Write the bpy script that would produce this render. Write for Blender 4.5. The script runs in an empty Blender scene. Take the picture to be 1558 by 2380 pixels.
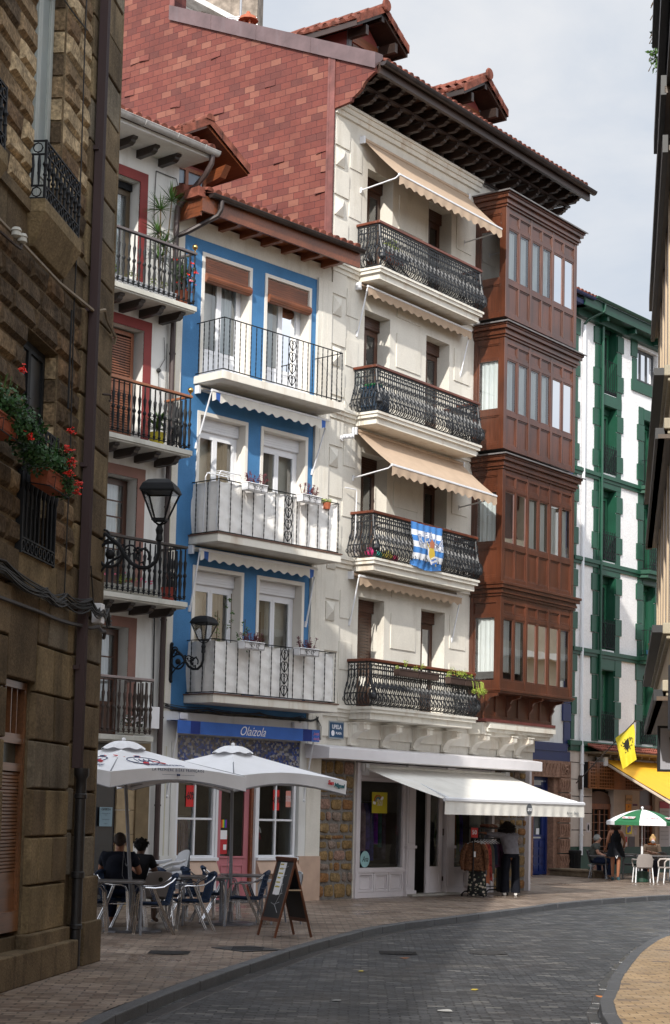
import bpy, bmesh, math, random
from mathutils import Vector, Matrix
random.seed(7)
SC = bpy.context.scene
# ---------------- camera ----------------
PITCH = math.atan(383/4100); ROLL = .0235
cd = bpy.data.cameras.new('camera'); cam = bpy.data.objects.new('camera', cd); SC.collection.objects.link(cam)
cd.sensor_fit = 'VERTICAL'; cd.sensor_height = 24.0; cd.lens = 4100/2380*24.0; cd.shift_y = .1303
cd.clip_start = .1; cd.clip_end = 2000
F_ = Vector((0, math.cos(PITCH), math.sin(PITCH))); U0 = Vector((0, -math.sin(PITCH), math.cos(PITCH))); R0 = Vector((1, 0, 0))
CX = R0*math.cos(ROLL)+U0*math.sin(ROLL); CY = U0*math.cos(ROLL)-R0*math.sin(ROLL)
m = Matrix((CX, CY, -F_)).transposed().to_4x4(); m.translation = Vector((0, 0, 1.8)); cam.matrix_world = m
SC.camera = cam
# ---------------- world: hazy bright sky with thin cloud ----------------
SUN = Vector((-.80, -2.77, 1.75)).normalized()
EL = math.asin(SUN.z); AZ = math.atan2(SUN.x, SUN.y)
SKYK = .1
w = bpy.data.worlds.new('World'); SC.world = w; w.use_nodes = True; nt = w.node_tree; nt.nodes.clear()
o = nt.nodes.new('ShaderNodeOutputWorld'); bg = nt.nodes.new('ShaderNodeBackground'); sk = nt.nodes.new('ShaderNodeTexSky')
sk.sky_type = 'NISHITA'; sk.sun_disc = False; sk.sun_elevation = EL; sk.sun_rotation = AZ; sk.dust_density = 2.0
tc = nt.nodes.new('ShaderNodeTexCoord'); mp = nt.nodes.new('ShaderNodeMapping'); mp.inputs['Scale'].default_value = (1.0, 1.0, 2.6)
n1 = nt.nodes.new('ShaderNodeTexNoise'); n1.inputs['Scale'].default_value = 3.6; n1.inputs['Detail'].default_value = 7; n1.inputs['Roughness'].default_value = .56; n1.inputs['Distortion'].default_value = .35
cr = nt.nodes.new('ShaderNodeValToRGB'); cr.color_ramp.elements[0].position = .38; cr.color_ramp.elements[0].color = (6.6, 7.25, 8.2, 1); cr.color_ramp.elements[1].position = .66; cr.color_ramp.elements[1].color = (9.2, 9.25, 9.4, 1)
mx = nt.nodes.new('ShaderNodeMixRGB'); mx.inputs[0].default_value = .9
nt.links.new(tc.outputs['Generated'], mp.inputs[0]); nt.links.new(mp.outputs[0], n1.inputs['Vector']); nt.links.new(n1.outputs[0], cr.inputs[0])
# thin cloud is brighter on the sun's side of the sky (behind the viewer)
dp = nt.nodes.new('ShaderNodeVectorMath'); dp.operation = 'DOT_PRODUCT'; dp.inputs[1].default_value = SUN; nt.links.new(tc.outputs['Generated'], dp.inputs[0])
mrs = nt.nodes.new('ShaderNodeMapRange'); mrs.inputs['From Min'].default_value = -.35; mrs.inputs['From Max'].default_value = .9; mrs.inputs['To Min'].default_value = 1.0; mrs.inputs['To Max'].default_value = 2.8; nt.links.new(dp.outputs['Value'], mrs.inputs['Value'])
vm = nt.nodes.new('ShaderNodeVectorMath'); vm.operation = 'SCALE'; nt.links.new(cr.outputs[0], vm.inputs[0]); nt.links.new(mrs.outputs[0], vm.inputs['Scale'])
nt.links.new(sk.outputs[0], mx.inputs[1]); nt.links.new(vm.outputs[0], mx.inputs[2]); nt.links.new(mx.outputs[0], bg.inputs[0])
bg.inputs[1].default_value = SKYK; nt.links.new(bg.outputs[0], o.inputs[0])
sd = bpy.data.lights.new('sun', 'SUN'); sd.energy = 5.0; sd.angle = math.radians(.6); sd.color = (1.0, .945, .86)
so = bpy.data.objects.new('sun', sd); SC.collection.objects.link(so); so.rotation_euler = SUN.to_track_quat('Z', 'Y').to_euler(); so.location = (0, 0, 60)
vs = SC.view_settings; vs.view_transform = 'Standard'; vs.look = 'None'; vs.gamma = 1; vs.exposure = 0.0
try: vs.use_curve_mapping = False
except Exception: pass
# ---------------- materials ----------------
def nd(nt, t, **k):
    n = nt.nodes.new('ShaderNode'+t)
    for a, b in k.items():
        if a in n.inputs: n.inputs[a].default_value = b
        else: setattr(n, a, b)
    return n
def base(name, rough=.6, metal=0, spec=.5):
    m = bpy.data.materials.new(name); m.use_nodes = True; nt = m.node_tree; p = nt.nodes['Principled BSDF']
    p.inputs['Roughness'].default_value = rough; p.inputs['Metallic'].default_value = metal; p.inputs['Specular IOR Level'].default_value = spec
    return m, nt, p
def c4(c): return (c[0], c[1], c[2], 1)
def ramp(nt, stops):
    r = nt.nodes.new('ShaderNodeValToRGB'); e = r.color_ramp.elements
    while len(e) < len(stops): e.new(.5)
    for i, (p, c) in enumerate(stops): e[i].position = p; e[i].color = c4(c)
    return r
def M(name, col, rough=.6, var=.18, vs=1.5, fine=0, bump=0., bs=60, metal=0, spec=.5, stain=0., stretch=(1,1,1), stcol=(.05,.04,.03)):
    m, nt, p = base(name, rough, metal, .2 if rough >= .8 else spec); L = nt.links.new
    t = nd(nt, 'TexCoord'); mp = nd(nt, 'Mapping'); mp.inputs['Scale'].default_value = stretch; L(t.outputs['Object'], mp.inputs[0])
    n = nd(nt, 'TexNoise', Scale=vs, Detail=6, Roughness=.6); L(mp.outputs[0], n.inputs['Vector'])
    r = ramp(nt, [(.3, [c*(1-var) for c in col]), (.7, [min(1, c*(1+var)) for c in col])]); L(n.outputs[0], r.inputs[0])
    out = r.outputs[0]
    if fine:
        n2 = nd(nt, 'TexNoise', Scale=bs, Detail=4); L(mp.outputs[0], n2.inputs['Vector'])
        r2 = ramp(nt, [(.35, (1-fine,)*3), (.65, (1+fine,)*3)]); L(n2.outputs[0], r2.inputs[0])
        x = nd(nt, 'MixRGB', blend_type='MULTIPLY'); x.inputs[0].default_value = 1; L(out, x.inputs[1]); L(r2.outputs[0], x.inputs[2]); out = x.outputs[0]
    if stain:
        mp3 = nd(nt, 'Mapping'); mp3.inputs['Scale'].default_value = (2.2, 2.2, .35); L(t.outputs['Object'], mp3.inputs[0])
        n3 = nd(nt, 'TexNoise', Scale=1.6, Detail=8, Roughness=.65); L(mp3.outputs[0], n3.inputs['Vector'])
        r3 = ramp(nt, [(.52, (0,0,0)), (.75, (stain,)*3)]); L(n3.outputs[0], r3.inputs[0])
        x = nd(nt, 'MixRGB'); x.inputs[2].default_value = c4(stcol); L(r3.outputs[0], x.inputs[0]); L(out, x.inputs[1]); out = x.outputs[0]
    L(out, p.inputs['Base Color'])
    if bump:
        n4 = nd(nt, 'TexNoise', Scale=bs, Detail=5, Roughness=.6); L(mp.outputs[0], n4.inputs['Vector'])
        b = nd(nt, 'Bump', Strength=bump, Distance=.02); L(n4.outputs[0], b.inputs['Height']); L(b.outputs[0], p.inputs['Normal'])
    return m
def BR(name, axes, w, h, stops, mortar, msz=.008, rough=.8, bump=.4, offset=.5, squash=1, spec=.4, wet=None, rot=0, warp=0, nvar=.25, wetdir=(1,1,1)):
    """masonry / shingle / paving material laid in the object's own axes"""
    m, nt, p = base(name, rough, 0, spec); L = nt.links.new
    t = nd(nt, 'TexCoord'); s = nd(nt, 'SeparateXYZ'); c = nd(nt, 'CombineXYZ'); L(t.outputs['Object'], s.inputs[0])
    L(s.outputs['XYZ'.index(axes[0])], c.inputs[0]); L(s.outputs['XYZ'.index(axes[1])], c.inputs[1])
    mp = nd(nt, 'Mapping'); mp.inputs['Rotation'].default_value = (0, 0, rot); L(c.outputs[0], mp.inputs[0]); vec = mp.outputs[0]
    if warp:
        nw = nd(nt, 'TexNoise', Scale=2.2, Detail=2); L(vec, nw.inputs['Vector'])
        va = nd(nt, 'VectorMath', operation='MULTIPLY_ADD'); va.inputs[1].default_value = (warp,)*3; L(nw.outputs['Color'], va.inputs[0]); L(vec, va.inputs[2]); vec = va.outputs[0]
    b = nd(nt, 'TexBrick', Scale=1, Color1=(0,0,0,1), Color2=(1,1,1,1), Mortar=(.5,.5,.5,1)); b.offset = offset
    b.inputs['Mortar Size'].default_value = msz; b.inputs['Brick Width'].default_value = w; b.inputs['Row Height'].default_value = h; b.inputs['Mortar Smooth'].default_value = .15
    L(vec, b.inputs['Vector'])
    r = ramp(nt, stops); L(b.outputs['Color'], r.inputs[0])
    n = nd(nt, 'TexNoise', Scale=1.3, Detail=7, Roughness=.65); L(vec, n.inputs['Vector'])
    r2 = ramp(nt, [(.3, (1-nvar,)*3), (.7, (1+nvar,)*3)]); L(n.outputs[0], r2.inputs[0])
    x = nd(nt, 'MixRGB', blend_type='MULTIPLY'); x.inputs[0].default_value = 1; L(r.outputs[0], x.inputs[1]); L(r2.outputs[0], x.inputs[2])
    nf = nd(nt, 'TexNoise', Scale=90, Detail=3); L(vec, nf.inputs['Vector']); rf = ramp(nt, [(.3, (.85,)*3), (.7, (1.15,)*3)]); L(nf.outputs[0], rf.inputs[0])
    x1 = nd(nt, 'MixRGB', blend_type='MULTIPLY'); x1.inputs[0].default_value = 1; L(x.outputs[0], x1.inputs[1]); L(rf.outputs[0], x1.inputs[2])
    x2 = nd(nt, 'MixRGB'); x2.inputs[2].default_value = c4(mortar); L(b.outputs['Fac'], x2.inputs[0]); L(x1.outputs[0], x2.inputs[1]); L(x2.outputs[0], p.inputs['Base Color'])
    inv = nd(nt, 'Math', operation='SUBTRACT'); inv.inputs[0].default_value = 1; L(b.outputs['Fac'], inv.inputs[1])
    n5 = nd(nt, 'TexNoise', Scale=14, Detail=4); L(vec, n5.inputs['Vector'])
    ad = nd(nt, 'Math', operation='MULTIPLY_ADD'); ad.inputs[1].default_value = .6; L(n5.outputs[0], ad.inputs[0]); L(inv.outputs[0], ad.inputs[2])
    ad2 = nd(nt, 'Math', operation='MULTIPLY_ADD'); ad2.inputs[1].default_value = .35; L(b.outputs['Color'], ad2.inputs[0]); L(ad.outputs[0], ad2.inputs[2])
    bu = nd(nt, 'Bump', Strength=bump, Distance=.012); L(ad2.outputs[0], bu.inputs['Height']); L(bu.outputs[0], p.inputs['Normal'])
    if wet:
        n6 = nd(nt, 'TexNoise', Scale=.55, Detail=5, Roughness=.6); L(vec, n6.inputs['Vector'])
        mr = nd(nt, 'MapRange'); mr.inputs['From Min'].default_value = .38; mr.inputs['From Max'].default_value = .62; mr.inputs['To Min'].default_value = wet[0]; mr.inputs['To Max'].default_value = wet[1]
        L(n6.outputs[0], mr.inputs['Value'])
        a3 = nd(nt, 'Math', operation='MULTIPLY_ADD'); a3.inputs[1].default_value = .25; L(n5.outputs[0], a3.inputs[0]); L(mr.outputs[0], a3.inputs[2]); L(a3.outputs[0], p.inputs['Roughness'])
    return m
def WOOD(name, col, axis='Z', rough=.35, k=1.0, var=.35, coat=.3):
    m, nt, p = base(name, rough); L = nt.links.new
    t = nd(nt, 'TexCoord'); mp = nd(nt, 'Mapping'); sc = {'X': (1.2, 26, 26), 'Y': (26, 1.2, 26), 'Z': (26, 26, 1.2)}[axis]; mp.inputs['Scale'].default_value = sc; L(t.outputs['Object'], mp.inputs[0])
    n = nd(nt, 'TexNoise', Scale=k, Detail=6, Roughness=.65, Distortion=.4); L(mp.outputs[0], n.inputs['Vector'])
    n2 = nd(nt, 'TexNoise', Scale=1.1, Detail=4); L(t.outputs['Object'], n2.inputs['Vector'])
    r = ramp(nt, [(.3, [c*(1-var) for c in col]), (.72, [c*(1+var) for c in col])]); L(n.outputs[0], r.inputs[0])
    r2 = ramp(nt, [(.3, (.62,)*3), (.7, (1.3,)*3)]); L(n2.outputs[0], r2.inputs[0])
    x = nd(nt, 'MixRGB', blend_type='MULTIPLY'); x.inputs[0].default_value = 1; L(r.outputs[0], x.inputs[1]); L(r2.outputs[0], x.inputs[2]); L(x.outputs[0], p.inputs['Base Color'])
    b = nd(nt, 'Bump', Strength=.15, Distance=.01); L(n.outputs[0], b.inputs['Height']); L(b.outputs[0], p.inputs['Normal'])
    p.inputs['Coat Weight'].default_value = coat; p.inputs['Coat Roughness'].default_value = .3
    return m
def GLASS(name, tint=(.84,.87,.87), gl=.10, gm=1.3):
    m = bpy.data.materials.new(name); m.use_nodes = True; nt = m.node_tree; nt.nodes.clear(); L = nt.links.new
    o = nd(nt, 'OutputMaterial'); tr = nd(nt, 'BsdfTransparent'); tr.inputs[0].default_value = c4(tint); g = nd(nt, 'BsdfGlossy', Roughness=.015)
    g.inputs[0].default_value = (.95,.97,1,1)
    nz = nd(nt, 'TexNoise', Scale=1.4, Detail=1); tcn = nd(nt, 'TexCoord'); L(tcn.outputs['Object'], nz.inputs['Vector']); bp = nd(nt, 'Bump', Strength=.05, Distance=.05); L(nz.outputs[0], bp.inputs['Height']); L(bp.outputs[0], g.inputs['Normal'])
    lw = nd(nt, 'Fresnel', IOR=1.5); a = nd(nt, 'Math', operation='MULTIPLY_ADD'); a.inputs[1].default_value = gm; a.inputs[2].default_value = gl; L(lw.outputs[0], a.inputs[0])
    mx = nd(nt, 'MixShader'); L(a.outputs[0], mx.inputs[0]); L(tr.outputs[0], mx.inputs[1]); L(g.outputs[0], mx.inputs[2]); L(mx.outputs[0], o.inputs[0])
    return m
def CURT(name, col, freq=40, tr=0.0):
    m, nt, p = base(name, .9, 0, .1); L = nt.links.new
    t = nd(nt, 'TexCoord'); mp = nd(nt, 'Mapping'); mp.inputs['Scale'].default_value = (freq, freq, .6); L(t.outputs['Object'], mp.inputs[0])
    n = nd(nt, 'TexNoise', Scale=1, Detail=3, Distortion=.3); L(mp.outputs[0], n.inputs['Vector'])
    r = ramp(nt, [(.35, [c*.82 for c in col]), (.65, col)]); L(n.outputs[0], r.inputs[0]); L(r.outputs[0], p.inputs['Base Color'])
    b = nd(nt, 'Bump', Strength=.6, Distance=.03); L(n.outputs[0], b.inputs['Height']); L(b.outputs[0], p.inputs['Normal'])
    return m
cream = M('cream_render', (.66,.63,.565), .8, .08, 1.2, fine=.04, bump=.18, bs=35, stain=.42, stcol=(.36,.31,.23))
cream_trim = M('cream_trim', (.70,.67,.6), .75, .07, 2, stain=.6, stcol=(.36,.23,.12), bump=.05, bs=50)
bluep = M('blue_render', (.048,.172,.36), .75, .16, 1.4, fine=.06, bump=.25, bs=45, stain=.45, stcol=(.075,.2,.36))
whitewall = M('white_wall', (.66,.66,.64), .8, .07, 1.5, bump=.1, bs=30, stain=.5, stcol=(.4,.37,.31))
dirtywhite = M('weathered_concrete', (.5,.49,.44), .85, .15, 2, bump=.15, bs=30, stain=.5, stcol=(.2,.18,.14))
stucco = M('roughcast', (.76,.75,.75), .9, .04, 3, fine=.06, bump=.9, bs=16, stain=.12, stcol=(.45,.45,.45))
green = M('green_paint', (.009,.062,.035), .4, .15, 2, bump=.05, bs=30)
redtrim = M('red_trim', (.2,.03,.028), .7, .15, 2)
browntrim = M('faded_trim', (.23,.12,.095), .75, .15, 2)
black = M('black_iron', (.007,.008,.010), .6, .2, 8, bump=.1, bs=90, spec=.3)
greyiron = M('grey_iron', (.013,.015,.019), .45, .25, 8, bump=.15, bs=90, spec=.6)
rustiron = M('rusty_iron', (.045,.03,.024), .7, .4, 6)
alu = M('aluminium', (.62,.62,.64), .24, .06, 4, metal=1)
greymetal = M('grey_paint_metal', (.22,.23,.26), .38, .08, 4)
whitepl = M('white_plastic', (.78,.78,.8), .35, .04, 3)
whitefab = M('white_fabric', (.80,.80,.82), .8, .05, 1.2, bump=.25, bs=5, stain=.12, stcol=(.5,.47,.4))
canvas = M('canvas_white', (.78,.765,.74), .8, .08, 3, bump=.9, bs=7)
beigefab = M('beige_awning', (.44,.33,.24), .85, .08, 3, bump=.15, bs=30)
offwhitefab = M('offwhite_awning', (.72,.70,.65), .85, .07, 2, bump=.35, bs=6, stain=.25, stcol=(.4,.36,.27))
bluefab = M('blue_fabric', (.04,.13,.46), .75, .12, 3)
navyfab = M('navy_fabric', (.01,.03,.2), .75, .12, 3)
yellowfab = M('yellow_fabric', (.86,.44,.02), .7, .06, 2)
terr = M('terracotta', (.33,.085,.035), .65, .25, 4, bump=.1)
gal = WOOD('gallery_wood', (.088,.026,.0115), 'Z', .28, coat=.5)
galx = WOOD('gallery_wood_rails', (.125,.033,.012), 'X', .36)
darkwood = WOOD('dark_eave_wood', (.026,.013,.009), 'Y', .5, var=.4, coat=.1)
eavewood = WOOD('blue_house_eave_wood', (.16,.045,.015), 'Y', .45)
boards = WOOD('soffit_boards', (.20,.06,.02), 'X', .5, k=.8)
wood = WOOD('door_wood', (.2,.065,.025), 'Z', .5)
brownwood = WOOD('brown_frame', (.07,.025,.012), 'Z', .4)
handrail = WOOD('handrail_wood', (.13,.032,.014), 'X', .35)
tile = M('roof_tile', (.165,.055,.037), .8, .6, 5, bump=.3, bs=30, stain=.6, stcol=(.06,.05,.045))
copper = M('copper_gutter', (.035,.026,.025), .38, .5, 4, metal=.3)
zinc = M('zinc_gutter', (.42,.41,.40), .5, .25, 3, stain=.5, stcol=(.12,.08,.05))
coping = M('metal_coping', (.13,.085,.085), .33, .25, 2, metal=.35, stain=.3, stcol=(.2,.18,.19))
dark = M('dark_interior', (.012,.011,.011), .8, .3, 2)
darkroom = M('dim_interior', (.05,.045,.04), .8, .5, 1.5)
glass = GLASS('window_glass'); shopglass = GLASS('shop_glass', (.8,.85,.85), .01, .8)
curtain = CURT('white_curtain', (.78,.82,.82)); lace = CURT('lace_curtain', (.85,.87,.86), 55)
greycurt = CURT('grey_curtain', (.25,.25,.24)); yellowcurt = CURT('yellow_curtain', (.34,.27,.17))
pvc = M('white_pvc', (.72,.73,.76), .35, .03, 3)
pink = M('pink_paint', (.46,.155,.18), .5, .07, 2)
marble = M('pink_marble', (.47,.33,.25), .4, .12, 3, bs=10)
shopwhite = M('shopfront_white', (.62,.58,.6), .5, .05, 2)
leaf = M('leaf_green', (.06,.13,.025), .55, .45, 9); leafd = M('leaf_dark', (.02,.075,.015), .55, .45, 9); leafy = M('leaf_lime', (.25,.32,.04), .6, .3, 9)
redleaf = M('leaf_crimson', (.11,.018,.025), .6, .5, 12); redfl = M('flower_red', (.75,.03,.015), .6, .2, 9); pinkfl = M('flower_pink', (.6,.12,.2), .6, .4, 9); whitefl = M('flower_white', (.8,.75,.75), .6, .1, 9)
stem = M('stem_brown', (.09,.06,.03), .8, .3, 9)
# ---------------- mesh helpers ----------------
class MB:
    def __init__(s): s.v = []; s.f = []; s.mi = []; s.k = 0
    def add(s, vs, fs):
        b = len(s.v); s.v += [tuple(p) for p in vs]; s.f += [tuple(i+b for i in f) for f in fs]; s.mi += [s.k]*len(fs); return s
    def box(s, x0, x1, y0, y1, z0, z1):
        if x0 > x1: x0, x1 = x1, x0
        if y0 > y1: y0, y1 = y1, y0
        if z0 > z1: z0, z1 = z1, z0
        return s.add([(x0,y0,z0),(x1,y0,z0),(x1,y1,z0),(x0,y1,z0),(x0,y0,z1),(x1,y0,z1),(x1,y1,z1),(x0,y1,z1)],
                     [(3,2,1,0),(4,5,6,7),(0,1,5,4),(1,2,6,5),(2,3,7,6),(3,0,4,7)])
    def quad(s, a, b, c, d): return s.add([a,b,c,d], [(0,1,2,3)])
    def tube(s, pts, r, n=6, cap=True, closed=False, up=None, rr=None):
        P = [Vector(p) for p in pts]; N = len(P); vs = []; prev = None
        for i in range(N):
            if closed: t = P[(i+1) % N]-P[i-1]
            else: t = P[min(i+1, N-1)]-P[max(i-1, 0)]
            if t.length < 1e-9: t = Vector((0,0,1))
            t.normalize()
            if prev is None:
                a = Vector((0,0,1)) if abs(t.z) < .9 else Vector((1,0,0))
                u = t.cross(a).normalized()
            else:
                u = (prev-t*prev.dot(t)); u = u.normalized() if u.length > 1e-6 else t.orthogonal().normalized()
            prev = u; w = t.cross(u); R = rr[i] if rr else (r[i] if isinstance(r, (list, tuple)) else r)
            for k in range(n):
                a = 2*math.pi*(k+.5)/n; vs.append(P[i]+u*math.cos(a)*R+w*math.sin(a)*R)
        fs = []
        for i in range(N if closed else N-1):
            j = (i+1) % N
            for k in range(n): fs.append((i*n+k, i*n+(k+1) % n, j*n+(k+1) % n, j*n+k))
        if cap and not closed: fs.append(tuple(range(n-1, -1, -1))); fs.append(tuple((N-1)*n+k for k in range(n)))
        return s.add(vs, fs)
    def prism(s, poly, ax, a, b):
        """2D polygon extruded along axis ax: 'x' poly=(y,z), 'y' poly=(x,z), 'z' poly=(x,y)"""
        n = len(poly)
        def P(p, t): return {'x': (t,p[0],p[1]), 'y': (p[0],t,p[1]), 'z': (p[0],p[1],t)}[ax]
        vs = [P(p, a) for p in poly]+[P(p, b) for p in poly]
        fs = [tuple(range(n-1,-1,-1)), tuple(range(n, 2*n))]+[(i, (i+1) % n, n+(i+1) % n, n+i) for i in range(n)]
        return s.add(vs, fs)
    def lathe(s, prof, cx=0, cy=0, n=10, cz=0, sx=1, sy=1):
        vs = []
        for r, z in prof:
            for k in range(n): a = 2*math.pi*k/n; vs.append((cx+r*math.cos(a)*sx, cy+r*math.sin(a)*sy, cz+z))
        fs = [(i*n+k, i*n+(k+1) % n, (i+1)*n+(k+1) % n, (i+1)*n+k) for i in range(len(prof)-1) for k in range(n)]
        fs += [tuple(range(n-1,-1,-1)), tuple((len(prof)-1)*n+k for k in range(n))]
        return s.add(vs, fs)
    def ball(s, c, r, n=8, sq=(1,1,1)):
        m = max(4, n//2+1); pr = [(max(1e-4, r*math.sin(math.pi*i/m)), -r*math.cos(math.pi*i/m)*sq[2]) for i in range(m+1)]
        return s.lathe(pr, c[0], c[1], n, c[2], sq[0], sq[1])
    def grid(s, fn, nu, nv):
        vs = [fn(i/nu, j/nv) for i in range(nu+1) for j in range(nv+1)]
        return s.add(vs, [(i*(nv+1)+j, (i+1)*(nv+1)+j, (i+1)*(nv+1)+j+1, i*(nv+1)+j+1) for i in range(nu) for j in range(nv)])
    def frame(s, x0, x1, z0, z1, y0, y1, t, tb=None):
        tb = t if tb is None else tb
        s.box(x0, x0+t, y0, y1, z0, z1); s.box(x1-t, x1, y0, y1, z0, z1); s.box(x0+t, x1-t, y0+.001, y1-.001, z1-t, z1); return s.box(x0+t, x1-t, y0+.001, y1-.001, z0, z0+tb)
    def rot(s, M4, start=0):
        for i in range(start, len(s.v)): s.v[i] = tuple(M4 @ Vector(s.v[i]))
        return s
    def obj(s, name, mats, parent=None, smooth=False, bevel=0, label=None, flip=True):
        me = bpy.data.meshes.new(name); me.from_pydata(s.v, [], s.f)
        if not isinstance(mats, (list, tuple)): mats = [mats]
        for m in mats: me.materials.append(m)
        if len(mats) > 1: me.polygons.foreach_set('material_index', s.mi)
        if flip:
            b = bmesh.new(); b.from_mesh(me); bmesh.ops.recalc_face_normals(b, faces=b.faces); b.to_mesh(me); b.free()
        if smooth:
            me.polygons.foreach_set('use_smooth', [True]*len(me.polygons))
            try: me.set_sharp_from_angle(angle=math.radians(38))
            except Exception: pass
        o = bpy.data.objects.new(name, me); SC.collection.objects.link(o)
        if bevel:
            md = o.modifiers.new('bevel', 'BEVEL'); md.width = bevel; md.segments = 2; md.limit_method = 'ANGLE'
        if parent: o.parent = parent
        if label: o['label'] = label
        return o
def thing(name, label, cat, loc=(0,0,0), rz=0, group=None):
    o = bpy.data.objects.new(name, None); SC.collection.objects.link(o); o.location = loc; o.rotation_euler = (0,0,rz); o.empty_display_size = .2
    o['label'] = label; o['category'] = cat
    if group: o['group'] = group
    return o
def tag(o, label, cat, group=None):
    o['label'] = label; o['category'] = cat
    if group: o['group'] = group
    return o
def place(o, loc, rz=0): o.location = loc; o.rotation_euler = (0,0,rz); return o
def struct(o): o['kind'] = 'structure'; return o
def dup(root, loc=None, rz=None, label=None, group=None):
    r = root.copy(); SC.collection.objects.link(r)
    if loc is not None: r.location = loc
    if rz is not None: r.rotation_euler = (0,0,rz)
    if label: r['label'] = label
    if group: r['group'] = group
    for ch in list(root.children):
        c = ch.copy(); SC.collection.objects.link(c); c.parent = r
        for g in list(ch.children):
            d = g.copy(); SC.collection.objects.link(d); d.parent = c
    return r
class Fr:
    """street frontage: origin on the ground, x runs along the house front, y into the house"""
    def __init__(s, ox, oy, a): s.o = Vector((ox, oy, 0)); s.a = math.radians(a); s.rz = math.pi/2-s.a
    def pt(s, u, v=0, z=0): return s.o+Vector((math.sin(s.a), math.cos(s.a), 0))*u+Vector((math.cos(s.a), -math.sin(s.a), 0))*v+Vector((0,0,z))
    def off(s, u, v=0):
        p = s.pt(u, v); return p
FW = Fr(-.26, 35.63, 36.4); FB = Fr(-.26, 35.63, 42.4); FL = Fr(-3.16, 32.455, 41); FG = Fr(7.25, 54.3, 38.8); FS = Fr(-2.84, 20.7, 7.4); FR = Fr(3.60, 18.98, 9.3)
def wall(mb, u0, u1, z0, z1, ops=(), y=0., dep=.3):
    xs = sorted({u0, u1}|{a for q in ops for a in q[:2]}); zs = sorted({z0, z1}|{a for q in ops for a in q[2:4]})
    for i in range(len(xs)-1):
        for j in range(len(zs)-1):
            cx = (xs[i]+xs[i+1])/2; cz = (zs[j]+zs[j+1])/2
            if not any(a < cx < b and c < cz < d for a, b, c, d in ops):
                mb.quad((xs[i],y,zs[j]), (xs[i+1],y,zs[j]), (xs[i+1],y,zs[j+1]), (xs[i],y,zs[j+1]))
    for a, b, c, d in ops:
        mb.quad((a,y,c),(a,y,d),(a,y+dep,d),(a,y+dep,c)); mb.quad((b,y,d),(b,y,c),(b,y+dep,c),(b,y+dep,d))
        mb.quad((a,y,d),(b,y,d),(b,y+dep,d),(a,y+dep,d)); mb.quad((b,y,c),(a,y,c),(a,y+dep,c),(b,y+dep,c))
    return mb
def text(s, size, mat, name='lettering', shear=0, ext=.002, align='CENTER', bold=0, spacing=1.0, xs=1.0):
    cu = bpy.data.curves.new(name, 'FONT'); cu.body = s; cu.size = size; cu.shear = shear; cu.extrude = ext; cu.align_x = align; cu.align_y = 'CENTER'; cu.offset = bold; cu.space_character = spacing; cu.resolution_u = 3
    t = bpy.data.objects.new(name, cu); SC.collection.objects.link(t); dg = bpy.context.evaluated_depsgraph_get()
    me = bpy.data.meshes.new_from_object(t.evaluated_get(dg)); bpy.data.objects.remove(t); bpy.data.curves.remove(cu)
    vs = [(v.co.x*xs, v.co.y, v.co.z) for v in me.vertices]; fs = [tuple(p.vertices) for p in me.polygons]; bpy.data.meshes.remove(me)
    mb = MB(); mb.add(vs, fs); return mb
UPR = Matrix.Rotation(math.pi/2, 4, 'X')
def sign_text(s, size, x, y, z, mat, parent, mirror=False, rotp=0, **k):
    mb = text(s, size, mat, **k)
    T = Matrix.Translation((x,y,z)) @ UPR @ Matrix.Rotation(rotp, 4, 'Z')
    if mirror: T = Matrix.Translation((x,y,z)) @ UPR @ Matrix.Rotation(rotp, 4, 'Z') @ Matrix.Diagonal((-1,1,1,1))
    mb.rot(T); return mb.obj('lettering', mat, parent)
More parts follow.
